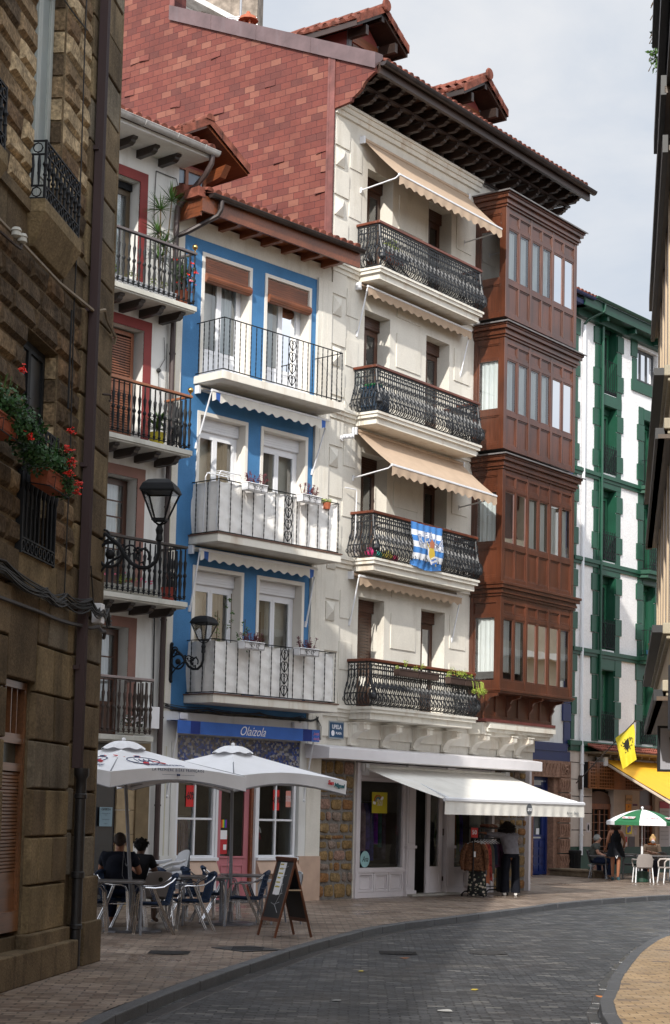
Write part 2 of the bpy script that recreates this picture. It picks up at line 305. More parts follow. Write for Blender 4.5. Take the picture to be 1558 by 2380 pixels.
def window(par, u0, u1, z0, z1, y, fm, leaves=2, ft=.06, panel=0., cur=None, box=0., bm=None, mid=0, gl=None, open_=None, name='window', lab=None, cf=(0,1)):
    """window or glazed door: frame mesh with a dark room behind, each pane and curtain a child"""
    m = MB(); zt = z1
    if box: m.k = 2; m.box(u0, u1, y-.05, y+.06, z1-box, z1); 
    if box:
        for i in range(5): m.box(u0+.01, u1-.01, y-.06, y-.045, z1-box+.01+i*box/5, z1-box+(i+.75)*box/5)
        zt = z1-box
    m.k = 0; m.frame(u0, u1, z0, zt, y, y+.06, ft); W_ = (u1-u0-2*ft)/leaves
    panes = []
    for i in range(leaves):
        a = u0+ft+i*W_; b = a+W_; zl = z0+ft
        m.frame(a+.002, b-.002, zl+.002, zt-ft-.002, y-.012, y+.035, ft*.75)
        zb = zl+ft*.75
        if panel: m.box(a+ft*.7, b-ft*.7, y+.004, y+.03, zl, zl+panel); m.box(a+ft*.7, b-ft*.7, y-.008, y+.03, zl+panel, zl+panel+ft); m.frame(a+ft*1.3, b-ft*1.3, zl+ft*.9, zl+panel-ft*.3, y-.002, y+.01, .02); zb = zl+panel+ft
        za = zt-ft-ft*.75
        for q in range(mid): zz = zb+(za-zb)*(q+1)/(mid+1); m.box(a+ft*.6, b-ft*.6, y-.006, y+.03, zz-.012, zz+.012)
        panes.append((a+ft*.6, b-ft*.6, zb-.01, za+.01))
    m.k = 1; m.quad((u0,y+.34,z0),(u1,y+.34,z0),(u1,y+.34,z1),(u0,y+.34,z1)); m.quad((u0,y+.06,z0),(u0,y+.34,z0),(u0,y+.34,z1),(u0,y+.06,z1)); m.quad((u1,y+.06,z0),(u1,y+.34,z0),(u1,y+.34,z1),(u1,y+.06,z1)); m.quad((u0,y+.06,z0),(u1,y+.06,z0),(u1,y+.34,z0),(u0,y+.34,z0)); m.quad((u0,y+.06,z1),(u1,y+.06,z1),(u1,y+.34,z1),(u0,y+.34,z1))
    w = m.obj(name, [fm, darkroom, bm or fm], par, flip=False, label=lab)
    for a, b, c, d in panes:
        MB().quad((a,y+.012,c),(b,y+.012,c),(b,y+.012,d),(a,y+.012,d)).obj('pane', gl or glass, w)
    if cur:
        a, b = u0+ft+(u1-u0-2*ft)*cf[0], u0+ft+(u1-u0-2*ft)*cf[1]
        MB().grid(lambda s, t: (a+(b-a)*s, y+.12+.025*math.sin(s*(b-a)*75)+.01*math.sin(s*31), z0+.03+(zt-z0-.06)*t), int(16*(b-a)/.4)+4, 1).obj('curtain', cur, w, smooth=True)
    return w
def tiles(mb, u0, u1, y0, z0, y1, z1, pitch=.2, L=.38, cap=True, jit=.01):
    n = max(1, int(round((u1-u0)/pitch))); p = (u1-u0)/n; S = Vector((0, y1-y0, z1-z0)); ln = S.length; S /= ln; N = Vector((0, -S.z, S.y)); m = int(ln/L)+1; r = p*.42
    rnd = random.Random(3)
    mb.quad((u0,y0,z0-.02),(u1,y0,z0-.02),(u1,y1,z1-.02),(u0,y1,z1-.02))
    for i in range(n):
        cx = u0+p*(i+.5)
        for j in range(m):
            a = j*L-.04; b = min(ln, (j+1)*L+.03); jx = rnd.uniform(-jit, jit); h0 = .035+rnd.uniform(0, jit); h1 = .0
            if b <= a: continue
            vs = []
            for t, h, rr in ((a, h0, r), (b, h1, r*.88)):
                for k in range(6):
                    g = math.pi*k/5; q = Vector((cx+jx, y0, z0))+S*t+N*(h+rr*math.sin(g)*.85); vs.append((q.x+rr*math.cos(g), q.y, q.z))
            fs = [(k, k+1, 6+k+1, 6+k) for k in range(5)]
            if cap and j == 0: fs.append((0,1,2,3,4,5))
            mb.add(vs, fs)
    return mb
def ridge(mb, p0, p1, r=.11, L=.4):
    P0 = Vector(p0); P1 = Vector(p1); d = P1-P0; n = max(1, int(d.length/L)); D = d.normalized(); X = D.cross(Vector((0,0,1))).normalized(); Z = X.cross(D)
    for j in range(n):
        a = P0+d*(j/n)-D*.03; b = P0+d*((j+1)/n)+D*.02; vs = []
        for c, rr in ((a, r*1.08), (b, r*.92)):
            for k in range(7): g = math.pi*k/6; vs.append(c+X*math.cos(g)*rr+Z*(math.sin(g)*rr-.02))
        mb.add(vs, [(k,k+1,8+k-0,7+k) for k in range(6)]+[tuple(range(7))])
    return mb
def gutter(mb, pts, r=.07):
    P = [Vector(p) for p in pts]; vs = []; n = 7
    for p in P:
        for k in range(n): g = math.pi*(1+k/(n-1)); vs.append((p.x, p.y+r*math.cos(g), p.z+r*math.sin(g)))
    fs = [(i*n+k, i*n+k+1, (i+1)*n+k+1, (i+1)*n+k) for i in range(len(P)-1) for k in range(n-1)]+[tuple(range(n)), tuple((len(P)-1)*n+k for k in range(n))]
    mb.add(vs, fs); mb.tube([(p.x, p.y-r, p.z) for p in P], .009, 5); mb.tube([(p.x, p.y+r, p.z) for p in P], .009, 5)
    return mb
def ring(c, r, axis='y', n=10, a0=0, a1=2*math.pi, sx=1, sz=1):
    out = []
    for k in range(n+1):
        a = a0+(a1-a0)*k/n; x = math.cos(a)*r*sx; z = math.sin(a)*r*sz
        out.append((c[0]+x, c[1], c[2]+z) if axis == 'y' else (c[0], c[1]+x, c[2]+z))
    return out
# ---------------- setting: road, pavements, kerbs ----------------
KL = [(-3.3,-25),(-2.7,0),(-2.35,8),(-1.87,14.8),(-1.6,16.8),(-1.25,18.9),(-.82,21.0),(-.41,23.05),(.1,25.2),(.6,27.1),(1.14,28.7),(1.94,30.4),(2.86,32.45),(3.9,34.7),(5.1,37.3),(6.4,39.4),(8.0,41.6),(12,45.5),(22,51),(60,66)]
KR = [(1.3,-25),(1.5,0),(1.9,10),(2.38,16.43),(2.65,18.08),(2.93,19.6),(3.22,20.96),(3.65,22.8),(4.2,25.0),(5.1,27.8),(6.6,30.3),(9,33),(14,36.5),(24,41),(60,52)]
def smooth_line(P, n=6):
    out = []; V = [Vector((x,y,0)) for x, y in P]
    for i in range(len(V)-1):
        p0 = V[max(i-1,0)]; p1 = V[i]; p2 = V[i+1]; p3 = V[min(i+2,len(V)-1)]
        for k in range(n):
            t = k/n; out.append(.5*((2*p1)+(p2-p0)*t+(2*p0-5*p1+4*p2-p3)*t*t+(3*p1-p0-3*p2+p3)*t**3))
    return out+[V[-1]]
KLs = smooth_line(KL); KRs = smooth_line(KR)
def offset_line(P, d):
    out = []
    for i, p in enumerate(P):
        t = (P[min(i+1,len(P)-1)]-P[max(i-1,0)]).normalized(); out.append(p+Vector((-t.y, t.x, 0))*d)
    return out
pave = BR('pavement_setts', 'XY', .24, .13, [(0,(.15,.105,.08)),(.3,(.21,.155,.12)),(.7,(.29,.225,.175)),(1,(.19,.15,.125))], (.075,.06,.05), .010, bump=.5, warp=.06, wet=(.12,.6), nvar=.4, rot=-.03)
paver = BR('pavement_setts_ochre', 'XY', .2, .14, [(0,(.32,.22,.12)),(.4,(.42,.3,.18)),(.93,(.36,.25,.15)),(1,(.12,.10,.09))], (.1,.075,.05), .006, bump=.4, warp=.04, wet=(.3,.7), nvar=.2)
road_m = BR('road_setts', 'XY', .19, .105, [(0,(.032,.034,.038)),(.45,(.056,.059,.065)),(.85,(.082,.085,.091)),(1,(.17,.165,.155))], (.012,.012,.013), .010, bump=1.0, warp=.07, wet=(.26,.5), nvar=.4, rot=.02)
granite = M('granite_kerb', (.085,.088,.095), .55, .2, 3, fine=.2, bump=.35, bs=60)
def poly_sheet(name, pts, z, mat):
    mb = MB(); mb.add([(x,y,z) for x, y in pts], [tuple(range(len(pts)))]); o = mb.obj(name, mat); return struct(o)
g_m = M('ground_earth', (.12,.1,.085), .9, .2, .5)
poly_sheet('ground', [(-400,-400),(400,-400),(400,900),(-400,900)], -.32, g_m)
poly_sheet('road', [(p.x-.05, p.y) for p in KLs]+[(p.x, p.y) for p in reversed(offset_line(KRs, -.29))], -.1, road_m)
ki = offset_line(KLs, .16)
poly_sheet('pavement', [(p.x, p.y) for p in ki]+[(60,150),(-60,150),(-60,-25)], 0, pave)
kr = offset_line(KRs, -.27)
poly_sheet('pavement_right', [(p.x, p.y) for p in kr]+[(60,-25)], 0, paver)
def kerb(name, P, w0, w1, top, bot, mat, seg=.95, jit=.004):
    mb = MB(); a = offset_line(P, w0); b = offset_line(P, w1); acc = 0; i0 = 0; rnd = random.Random(2)
    for i in range(1, len(P)):
        acc += (P[i]-P[i-1]).length
        if acc >= seg or i == len(P)-1:
            n = max(1, int(acc/seg)); 
            for k in range(n):
                def L2(Q, t):
                    f = i0+(i-i0)*t; j = min(int(f), i-1); return Q[j].lerp(Q[j+1], f-j)
                t0 = k/n+.006; t1 = (k+1)/n-.006; dz = rnd.uniform(-jit, jit); dx = rnd.uniform(-jit, jit)
                A = [L2(a,t0), L2(a,t1), L2(b,t1), L2(b,t0)]
                A = [q+Vector((dx,0,0)) for q in A]
                mb.add([(q.x,q.y,bot) for q in A]+[(q.x,q.y,top+dz) for q in A], [(3,2,1,0),(4,5,6,7),(0,1,5,4),(1,2,6,5),(2,3,7,6),(3,0,4,7)])
            acc = 0; i0 = i
    o = mb.obj(name, mat, bevel=.012); return struct(o)
kerb('kerb', KLs, 0, .155, .006, -.3, granite)
kerb('kerb_right', KRs, -.29, -.15, .004, -.3, granite)
wetgut = M('gutter_stone', (.035,.035,.038), .3, .4, 3, bump=.5, bs=20)
kerb('gutter_channel', KRs, -.14, -.025, -.08, -.3, wetgut, .35, .014)
kerb('gutter_channel_left', KLs, -.2, -.03, -.096, -.3, wetgut, .9, .001)
# ---------------- iron manhole covers ----------------
iron = M('manhole_iron', (.03,.03,.033), .5, .3, 8, bump=.5, bs=70)
def cover(pts, lab):
    mb = MB(); cx = sum(p[0] for p in pts)/len(pts); cy = sum(p[1] for p in pts)/len(pts)
    zb = pts[0][2]; mb.prism([(p[0]-cx, p[1]-cy) for p in pts], 'z', .003, .012)
    for q in range(-5, 6):
        s = .8
        mb.box(-.25, .25, q*.045-.008, q*.045+.008, .012, .016) if len(pts) > 4 else mb.box(-.2, .2, q*.05-.01, q*.05+.01, .012, .016)
    return place(tag(mb.obj('manhole_cover', iron), lab, 'manhole cover', 'iron covers set in the paving'), (cx, cy, zb))
cover([(-1.5,22.95,0),(-1.05,22.4,0),(-.55,22.8,0),(-1.0,23.35,0)], 'large square iron cover in the pavement in front of the chalkboard')
rd = lambda x, y, r, z: [(x+r*math.cos(a*math.pi/8), y+r*math.sin(a*math.pi/8), z) for a in range(16)]
cover(rd(-1.95,21.95,.24,0), 'small round iron cover in the pavement beside the stone house')
cover(rd(2.19,24.4,.27,-.1), 'round iron cover in the middle of the cobbled road')
cover(rd(.94,24.0,.25,-.1), 'worn round iron cover in the road nearer the left kerb')

rnd = random.Random(8); lm = [M('dry_leaf_yellow',(.45,.35,.05),.7,.2,9), M('scrap_white',(.4,.4,.39),.7,.1,9), M('scrap_orange',(.5,.18,.05),.7,.1,9)]
for (x, y, k, lab) in ((.4,21.2,0,'small yellow fallen leaf on the cobbles near the left kerb'),(1.6,19.3,0,'yellow fallen leaf on the cobbles left of the right kerb'),(1.15,17.2,1,'pale flattened scrap on the cobbles at the bottom of the photo'),(1.0,23.2,2,'tiny orange scrap on the cobbles by the iron cover'),(.1,17.9,1,'white paper scrap on the cobbles at the bottom left of the road'),(2.85,18.6,2,'orange scrap in the right gutter')):
    mb = MB(); c = [(x_+rnd.uniform(-.01,.01), y_+rnd.uniform(-.01,.01), rnd.uniform(.003,.012)) for x_, y_ in ((-.05,0),(-.02,.03),(.03,.03),(.06,0),(.02,-.03),(-.03,-.02))]; mb.add(c+[(p[0],p[1],p[2]-.002) for p in c], [(0,1,2,3,4,5),(11,10,9,8,7,6)]+[(i,(i+1)%6,6+(i+1)%6,6+i) for i in range(6)])
    o_ = mb.obj('fallen_leaf' if k == 0 else 'paper_scrap', lm[k]); tag(o_, lab, 'leaf' if k == 0 else 'paper scrap'); place(o_, (x,y,-.095 if k < 2 or y > 20 else -.07), rnd.uniform(0,3)); o_.scale = (1.6,2.2,1) if k == 1 and y < 17.5 else (1.2,1.2,1)
# ================= tall cream house with red shingle side =================
W = thing('tall_townhouse', 'tall cream townhouse with red shingled side wall, bellied iron balconies and brown wooden gallery', 'house', FW.pt(0), FW.rz)
fl = [13.15, 10.07, 7.0, 3.93]                                   # balcony floor levels
ops = []
for z in fl: ops += [(1.22, 2.18, z+.02, z+2.33), (3.6, 4.56, z+.02, z+2.33)]
mb = MB(); wall(mb, .0, 5.62, 3.6, 16.5, ops, 0, .33); wall(mb, 5.62, 8.62, 3.6, 16.5, [], 0, .1)
# raised panels between the openings and flush plaster fields
for z in fl:
    for a, b, c, d in [(2.42,3.36,z+1.35,z+2.1),(2.42,3.36,z+.15,z+1.0),(2.42,3.36,z+2.45,z+2.75),(4.75,5.4,z+1.55,z+2.3),(4.75,5.4,z+.25,z+1.2)]:
        if d < 16.2: mb.box(a, b, -.022, .01, c, d)
# quoins on the left corner: flat blocks and small pyramids in turn
k = 0; z = 3.98
while z < 15.9:
    if k % 2 == 0:
        mb.box(.03, .52, -.03, .01, z, z+.53); mb.box(.56, .98, -.018, .01, z-.35, z+.22)
    else:
        a, b, c, d = .06, .36, z+.06, z+.44; e = ((a+b)/2, -.13, (c+d)/2)
        mb.box(a, b, -.03, .01, c, d); mb.add([(a,-.03,c),(b,-.03,c),(b,-.03,d),(a,-.03,d),(a+.14,-.12,(c+d)/2)], [(0,1,4),(1,2,4),(2,3,4),(3,0,4)])
    z += .56 if k % 2 == 0 else .5; k += 1
mb.obj('wall', cream, W)
mb = MB()
# cornices: under the eaves, and floor bands
def mould(mb, u0, u1, z, steps, y=0):
    for (p, a, b) in steps: mb.box(u0, u1+p*0, y-p, y+.05, z+a, z+b)
mould(mb, 0, 5.7, 16.3, [(.10,.1,.2),(.06,.0,.1),(.14,.2,.26)])
for z in fl: mould(mb, 0, 5.62, z, [(.14,-.06,.02),(.10,-.13,-.06),(.05,-.22,-.13)])
mb.box(0, 8.6, -.03, .05, 3.3, 3.6)
mb.obj('cornice', cream_trim, W)
# main body, party wall with shingles
mb = MB(); mb.box(.03, 5.6, .7, 9, 3.5, 16.6); mb.box(5.6, 8.6, .12, 9, 3.5, 16.6); mb.box(0.04, .30, .1, .7, 0, 16.4)
mb.prism([(.7,16.6),(9,16.6),(9,20.4),(7.0,20.4),(1.0,17.6)], 'x', .12, 8.6)
mb.obj('rear_body', whitewall, W)
shing = BR('red_shingles', 'YZ', .285, .146, [(0,(.105,.031,.025)),(.3,(.13,.033,.025)),(.6,(.148,.039,.028)),(.8,(.17,.053,.037)),(1,(.20,.078,.053))], (.07,.018,.018), .006, bump=.8, nvar=.2, rot=0)
mb = MB(); k = .435
roofz = lambda y: 17.2+k*(y+1.0)
poly = [(0,3.6),(9.5,3.6),(9.5,22.6),(4.62,22.6),(4.62,roofz(4.62)+.1),(-1.02,roofz(-1.02)+.02),(-1.05,16.92)]
# scalloped eave end of the side wall
for i in range(9): t = i/8; poly.append((-1.0+.52*t+.06*math.sin(t*math.pi*2), 16.9-.42*t-.02*math.sin(t*6)))
poly += [(-.46,16.42),(0,16.36)]
mb.prism(poly, 'x', -.06, .02)
rnd = random.Random(11)
for i in range(34):   # lifted and slipped shingles
    r_ = rnd.randint(0, 44); y = rnd.randint(0, 26)*.285+(.1425 if r_ % 2 else 0)+rnd.uniform(-.01,.01); z = 12.7+r_*.146
    if z > roofz(y)-.6: continue
    l = rnd.uniform(.012,.04); sk = rnd.uniform(-.02,.02); mb.add([(-.062,y,z+.146),(-.062,y+.28,z+.146),(-.064-l,y+.28,z-sk),(-.064-l*.4,y,z+sk),(-.055,y,z+.146),(-.055,y+.28,z+.146),(-.052,y+.28,z),(-.052,y,z)], [(0,1,2,3),(3,2,6,7),(1,5,6,2),(0,3,7,4)])
mb.obj('side_wall', shing, W)
mb = MB(); mb.box(-.09, -.055, -.04, .09, 13.0, roofz(0)+.05); mb.box(-.085, -.055, 4.55, 4.68, 19.6, 22.4); mb.box(-.095,-.055,0.09,.14,13,roofz(0)); mb.obj('corner_trim', M('trim_red_metal',(.15,.05,.042),.6,.35,4), W)
mb = MB(); a = math.atan(k)
mb.add([(x,y,roofz(y)+dz) for y in (-1.08, 4.66) for x, dz in ((-.12,-.20),(-.12,.14),(.16,.18),(.16,.08))], [(0,1,5,4),(1,2,6,5),(2,3,7,6),(0,1,2,3),(7,6,5,4)])
for y in (.6, 2.1, 3.4): mb.box(-.125, -.118, y, y+.015, roofz(y)-.19, roofz(y)+.13)
mb.obj('coping', coping, W)
# chimney-like parapet of shingles at the back left
mb = MB(); mb.box(-.05, .5, 4.7, 5.2, 19.4, 24); mb.obj('parapet', shing, W)
# roof
mb = MB(); tiles(mb, .18, 8.95, -1.08, 17.2, 7.2, 17.2+.435*8.28, .215, .4); mb.obj('roof', tile, W)
# eaves: double rafters over the street
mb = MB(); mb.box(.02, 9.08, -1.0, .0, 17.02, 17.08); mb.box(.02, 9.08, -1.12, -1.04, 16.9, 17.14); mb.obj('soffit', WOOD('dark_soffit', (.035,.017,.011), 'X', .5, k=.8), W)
def rafter_mb(h=.17, L=.98, w=.11, step=True):
    m_ = MB(); p = [(.05,0),(-L,0),(-L,-.06),(-L+.05,-.07),(-L+.06,-.11),(-L+.12,-.12),(-L+.16,-h),(.05,-h)]
    return m_.prism(p, 'x', -w/2, w/2)
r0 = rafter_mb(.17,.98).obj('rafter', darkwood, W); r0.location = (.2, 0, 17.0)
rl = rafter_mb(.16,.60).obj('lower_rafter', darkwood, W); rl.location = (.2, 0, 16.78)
x = .2; first = True
while x < 9.0:
    if not first:
        for r_, zz in ((r0, 17.0), (rl, 16.78)):
            c = r_.copy(); SC.collection.objects.link(c); c.location = (x, 0, zz)
    first = False; x += .455
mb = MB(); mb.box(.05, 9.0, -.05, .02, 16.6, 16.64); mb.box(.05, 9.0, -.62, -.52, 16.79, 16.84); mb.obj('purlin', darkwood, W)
mb = MB(); gutter(mb, [(0,-1.2,17.12),(9.15,-1.2,17.12)], .085)
mb.obj('gutter', copper, W, smooth=True)
# dormers
def dormer(u):
    d = MB(); y0 = .42; hw = .55
    d.box(u-hw, u+hw, y0, 3.0, 17.4, 18.58); d.prism([(u-hw,18.58),(u+hw,18.58),(u,19.0)], 'y', y0, 3)
    D = d.obj('dormer', M('dormer_red', (.22,.05,.045), .6, .15, 3), W)
    d = MB(); d.box(u-hw-.03,u-hw+.06,y0-.03,y0+.04,17.5,18.6); d.box(u+hw-.06,u+hw+.03,y0-.03,y0+.04,17.5,18.6); d.obj('dormer_trim', M('slate_trim',(.12,.12,.13),.4,.2,4), D)
    d = MB(); d.box(u-hw+.07,u+hw-.07,y0-.04,y0,18.34,18.54); d.obj('lintel', boards, D)
    d = MB()
    for i in range(12): d.box(u-hw+.1,u+hw-.1,y0-.03,y0-.005,17.36+i*.08,17.36+i*.08+.068)
    d.obj('shutter', brownwood, D)
    d = MB(); k2 = .60; ez = 18.52; hw2 = hw+.40; pk = ez+k2*hw2
    for s in (-1, 1):
        q = MB(); tiles(q, 0, 3.9, 0, 0, hw2, k2*hw2, .23, .36)
        T = Matrix.Translation((u+s*hw2, y0-.5 if s < 0 else y0+3.4, ez)) @ Matrix.Rotation(math.pi/2*(-1 if s < 0 else 1), 4, 'Z')
        # local x runs along the eave, local y up the slope
        T = Matrix(((0, -s, 0, u+s*hw2), (1, 0, 0, y0-.5), (0, 0, 1, ez), (0, 0, 0, 1)))
        q.rot(T); d.add(q.v, q.f)
    ridge(d, (u, y0-.55, pk+.05), (u, y0+3.4, pk+.05), .12)
    for s in (-1, 1):
        for i in range(4):
            t0 = i/4; t1 = (i+1)/4+.05; A = (u+s*hw2*(1-t0), ez+k2*hw2*t0); B = (u+s*hw2*(1-min(1,t1)), ez+k2*hw2*min(1,t1))
            d.add([(A[0],y0-.56,A[1]-.05),(B[0],y0-.56,B[1]-.05),(B[0],y0-.56,B[1]+.11),(A[0],y0-.56,A[1]+.13),(A[0],y0-.3,A[1]-.05),(B[0],y0-.3,B[1]-.05),(B[0],y0-.3,B[1]+.11),(A[0],y0-.3,A[1]+.13)], [(0,1,2,3),(7,6,5,4),(0,3,7,4),(1,5,6,2),(3,2,6,7)])
    q = MB(); q.lathe([(.001,0),(.13,0),(.15,.03),(.13,.06),(.001,.06)], 0, 0, 12); q.rot(Matrix.Translation((u, y0-.56, pk+.1)) @ UPR); d.add(q.v, q.f)
    d.obj('dormer_roof', tile, D)
    d = MB()
    for s in (-1, 1):
        d.add([(u,y0-.5,pk-.12),(u+s*hw2,y0-.5,ez-.12),(u+s*hw2,y0-.5,ez-.02),(u,y0-.5,pk-.02),(u,y0-.42,pk-.12),(u+s*hw2,y0-.42,ez-.12),(u+s*hw2,y0-.42,ez-.02),(u,y0-.42,pk-.02)], [(0,1,2,3),(4,5,6,7),(0,1,5,4)])
        d.add([(u,y0-.5,pk-.08),(u+s*hw2,y0-.5,ez-.08),(u+s*hw2,3,ez-.08),(u,3,pk-.08)], [(0,1,2,3)])
        d.box(u+s*hw-.05,u+s*hw+.05,y0-.48,y0,ez-.16,ez+.05); d.box(u+s*hw2-.02,u+s*hw2+.02,y0-.5,3,ez-.12,ez+.0)
    d.box(u-.05,u+.05,y0-.5,y0,pk-.25,pk-.08); d.obj('dormer_eaves', darkwood, D)
dormer(1.55); dormer(5.82)
# windows behind the balconies
for i, z in enumerate(fl):
    for j, (a, b) in enumerate(((1.22,2.18),(3.6,4.56))):
        wd = window(W, a+.0, b-.0, z+.02, z+2.33, .33, brownwood, 2, .07, .35, greycurt if (i+j) % 2 else curtain, .26, brownwood, cf=(.05,.6), name='balcony_door')
        if i == 3 and j == 0:
            s_ = MB()
            for q in range(20): s_.box(a+.07, b-.07, .31, .325, z+.72+q*.068, z+.72+q*.068+.058)
            s_.obj('shutter', brownwood, wd)
# balconies with bellied cast-iron railings
prof = [(.0,0.02),(-.09,.05),(-.135,.13),(-.135,.24),(-.09,.36),(-.03,.48),(0,.6),(0,.75),(0,.9)]
def belly(h):
    for (y0, z0), (y1, z1) in zip(prof, prof[1:]):
        if z0 <= h <= z1: t = (h-z0)/(z1-z0); return y0+(y1-y0)*t
    return prof[-1][0] if h > .9 else 0
def baluster(m_, x, kind):
    if kind == 0:
        m_.tube([(x,y,z) for y, z in prof], .013, 4, cap=False); m_.tube([(x,belly(.42),.42),(x,belly(.5),.5)], .026, 6)
        m_.tube(ring((x, -.15, .15), .042, 'x', 6), .008, 4)
    else:
        m_.tube([(x,belly(h),h) for h in (.04,.12,.24,.36,.48,.56,.64,.72,.8)], .010, 4, cap=False)
        m_.tube([(x,belly(.34),.34),(x,belly(.4),.4),(x,belly(.46),.46)], [.012,.03,.012], 6)
        m_.tube([(x,0,.6),(x,0,.66),(x,0,.7)], [.01,.026,.008], 6)
        m_.tube([(x-.045,0,.86),(x,0,.80),(x+.045,0,.86)], .010, 4); m_.tube([(x,0,.78),(x,0,.87)], .012, 4)
        m_.tube(ring((x,0,.72), .066, 'y', 8, 0, math.pi), .009, 4, cap=False)
        for s in (-1, 1):
            m_.tube([(x+s*.066,0,.72),(x+s*.05,0,.62),(x+s*.015,-.01,.58)], .008, 4, cap=False); m_.tube([(x+s*.01,-.13,.1),(x+s*.05,-.15,.17),(x+s*.055,-.12,.25),(x+s*.02,-.11,.27)], .009, 4, cap=False)
def iron_run(m_, L):
    n = int(L/.074); s0 = len(m_.v)
    for i in range(n+1): baluster(m_, L*i/n, i % 2)
    for h in (.03, .27, .76): m_.box(0, L, belly(h)-.013, belly(h)+.013, h-.009, h+.009)
    m_.box(0, L, -.02, .02, .89, .92)
def make_balcony(P, z, u0=.9, u1=4.9, pr=.56):
    m_ = MB()
    for a, c, d in ((.0,-.05,.0),(.03,-.12,-.05),(.09,-.25,-.12)): m_.box(u0-.06+a, u1+.06-a, -pr-.10+a, 0, z+c, z+d)
    sl = m_.obj('balcony_slab', cream_trim, P)
    rl_ = MB(); iron_run(rl_, u1-u0); rl_.rot(Matrix.Translation((u0, -pr, z+.01)))
    for ux, sg in ((u0, 1), (u1, -1)):
        q = MB(); iron_run(q, pr-.02); T = Matrix(((0,1,0,ux),(-1,0,0,-.02),(0,0,1,z+.01),(0,0,0,1))) if sg > 0 else Matrix(((0,-1,0,ux),(-1,0,0,-.02),(0,0,1,z+.01),(0,0,0,1)))
        q.rot(T); rl_.add(q.v, q.f)
        # ornate bulb at the corner
        b0 = len(rl_.v)
        for rr, zz in ((.17,.25),(.11,.28),(.085,.47),(.055,.6)): rl_.tube(ring((ux-.02*sg, -pr-.1 if zz < .4 else -pr-.04, z+zz), rr*.8, 'y', 10), .013, 4)
        rl_.ball((ux-.02*sg, -pr-.1, z+.22), .075, 8); rl_.tube([(ux,-pr,z+.9),(ux-.01*sg,-pr-.03,z+.6),(ux-.02*sg,-pr-.12,z+.25),(ux,-pr-.02,z)], .022, 6)
    rl_.obj('railing', greyiron, sl)
    m_ = MB(); m_.box(u0-.06, u1+.06, -pr-.045, -pr+.045, z+.93, z+.99); m_.box(u0-.06, u0+.045, -pr+.045, 0, z+.932, z+.988); m_.box(u1-.045, u1+.06, -pr+.045, 0, z+.932, z+.988)
    m_.obj('handrail', handrail, sl, bevel=.01)
    return sl
bs = [make_balcony(W, z) for z in fl]
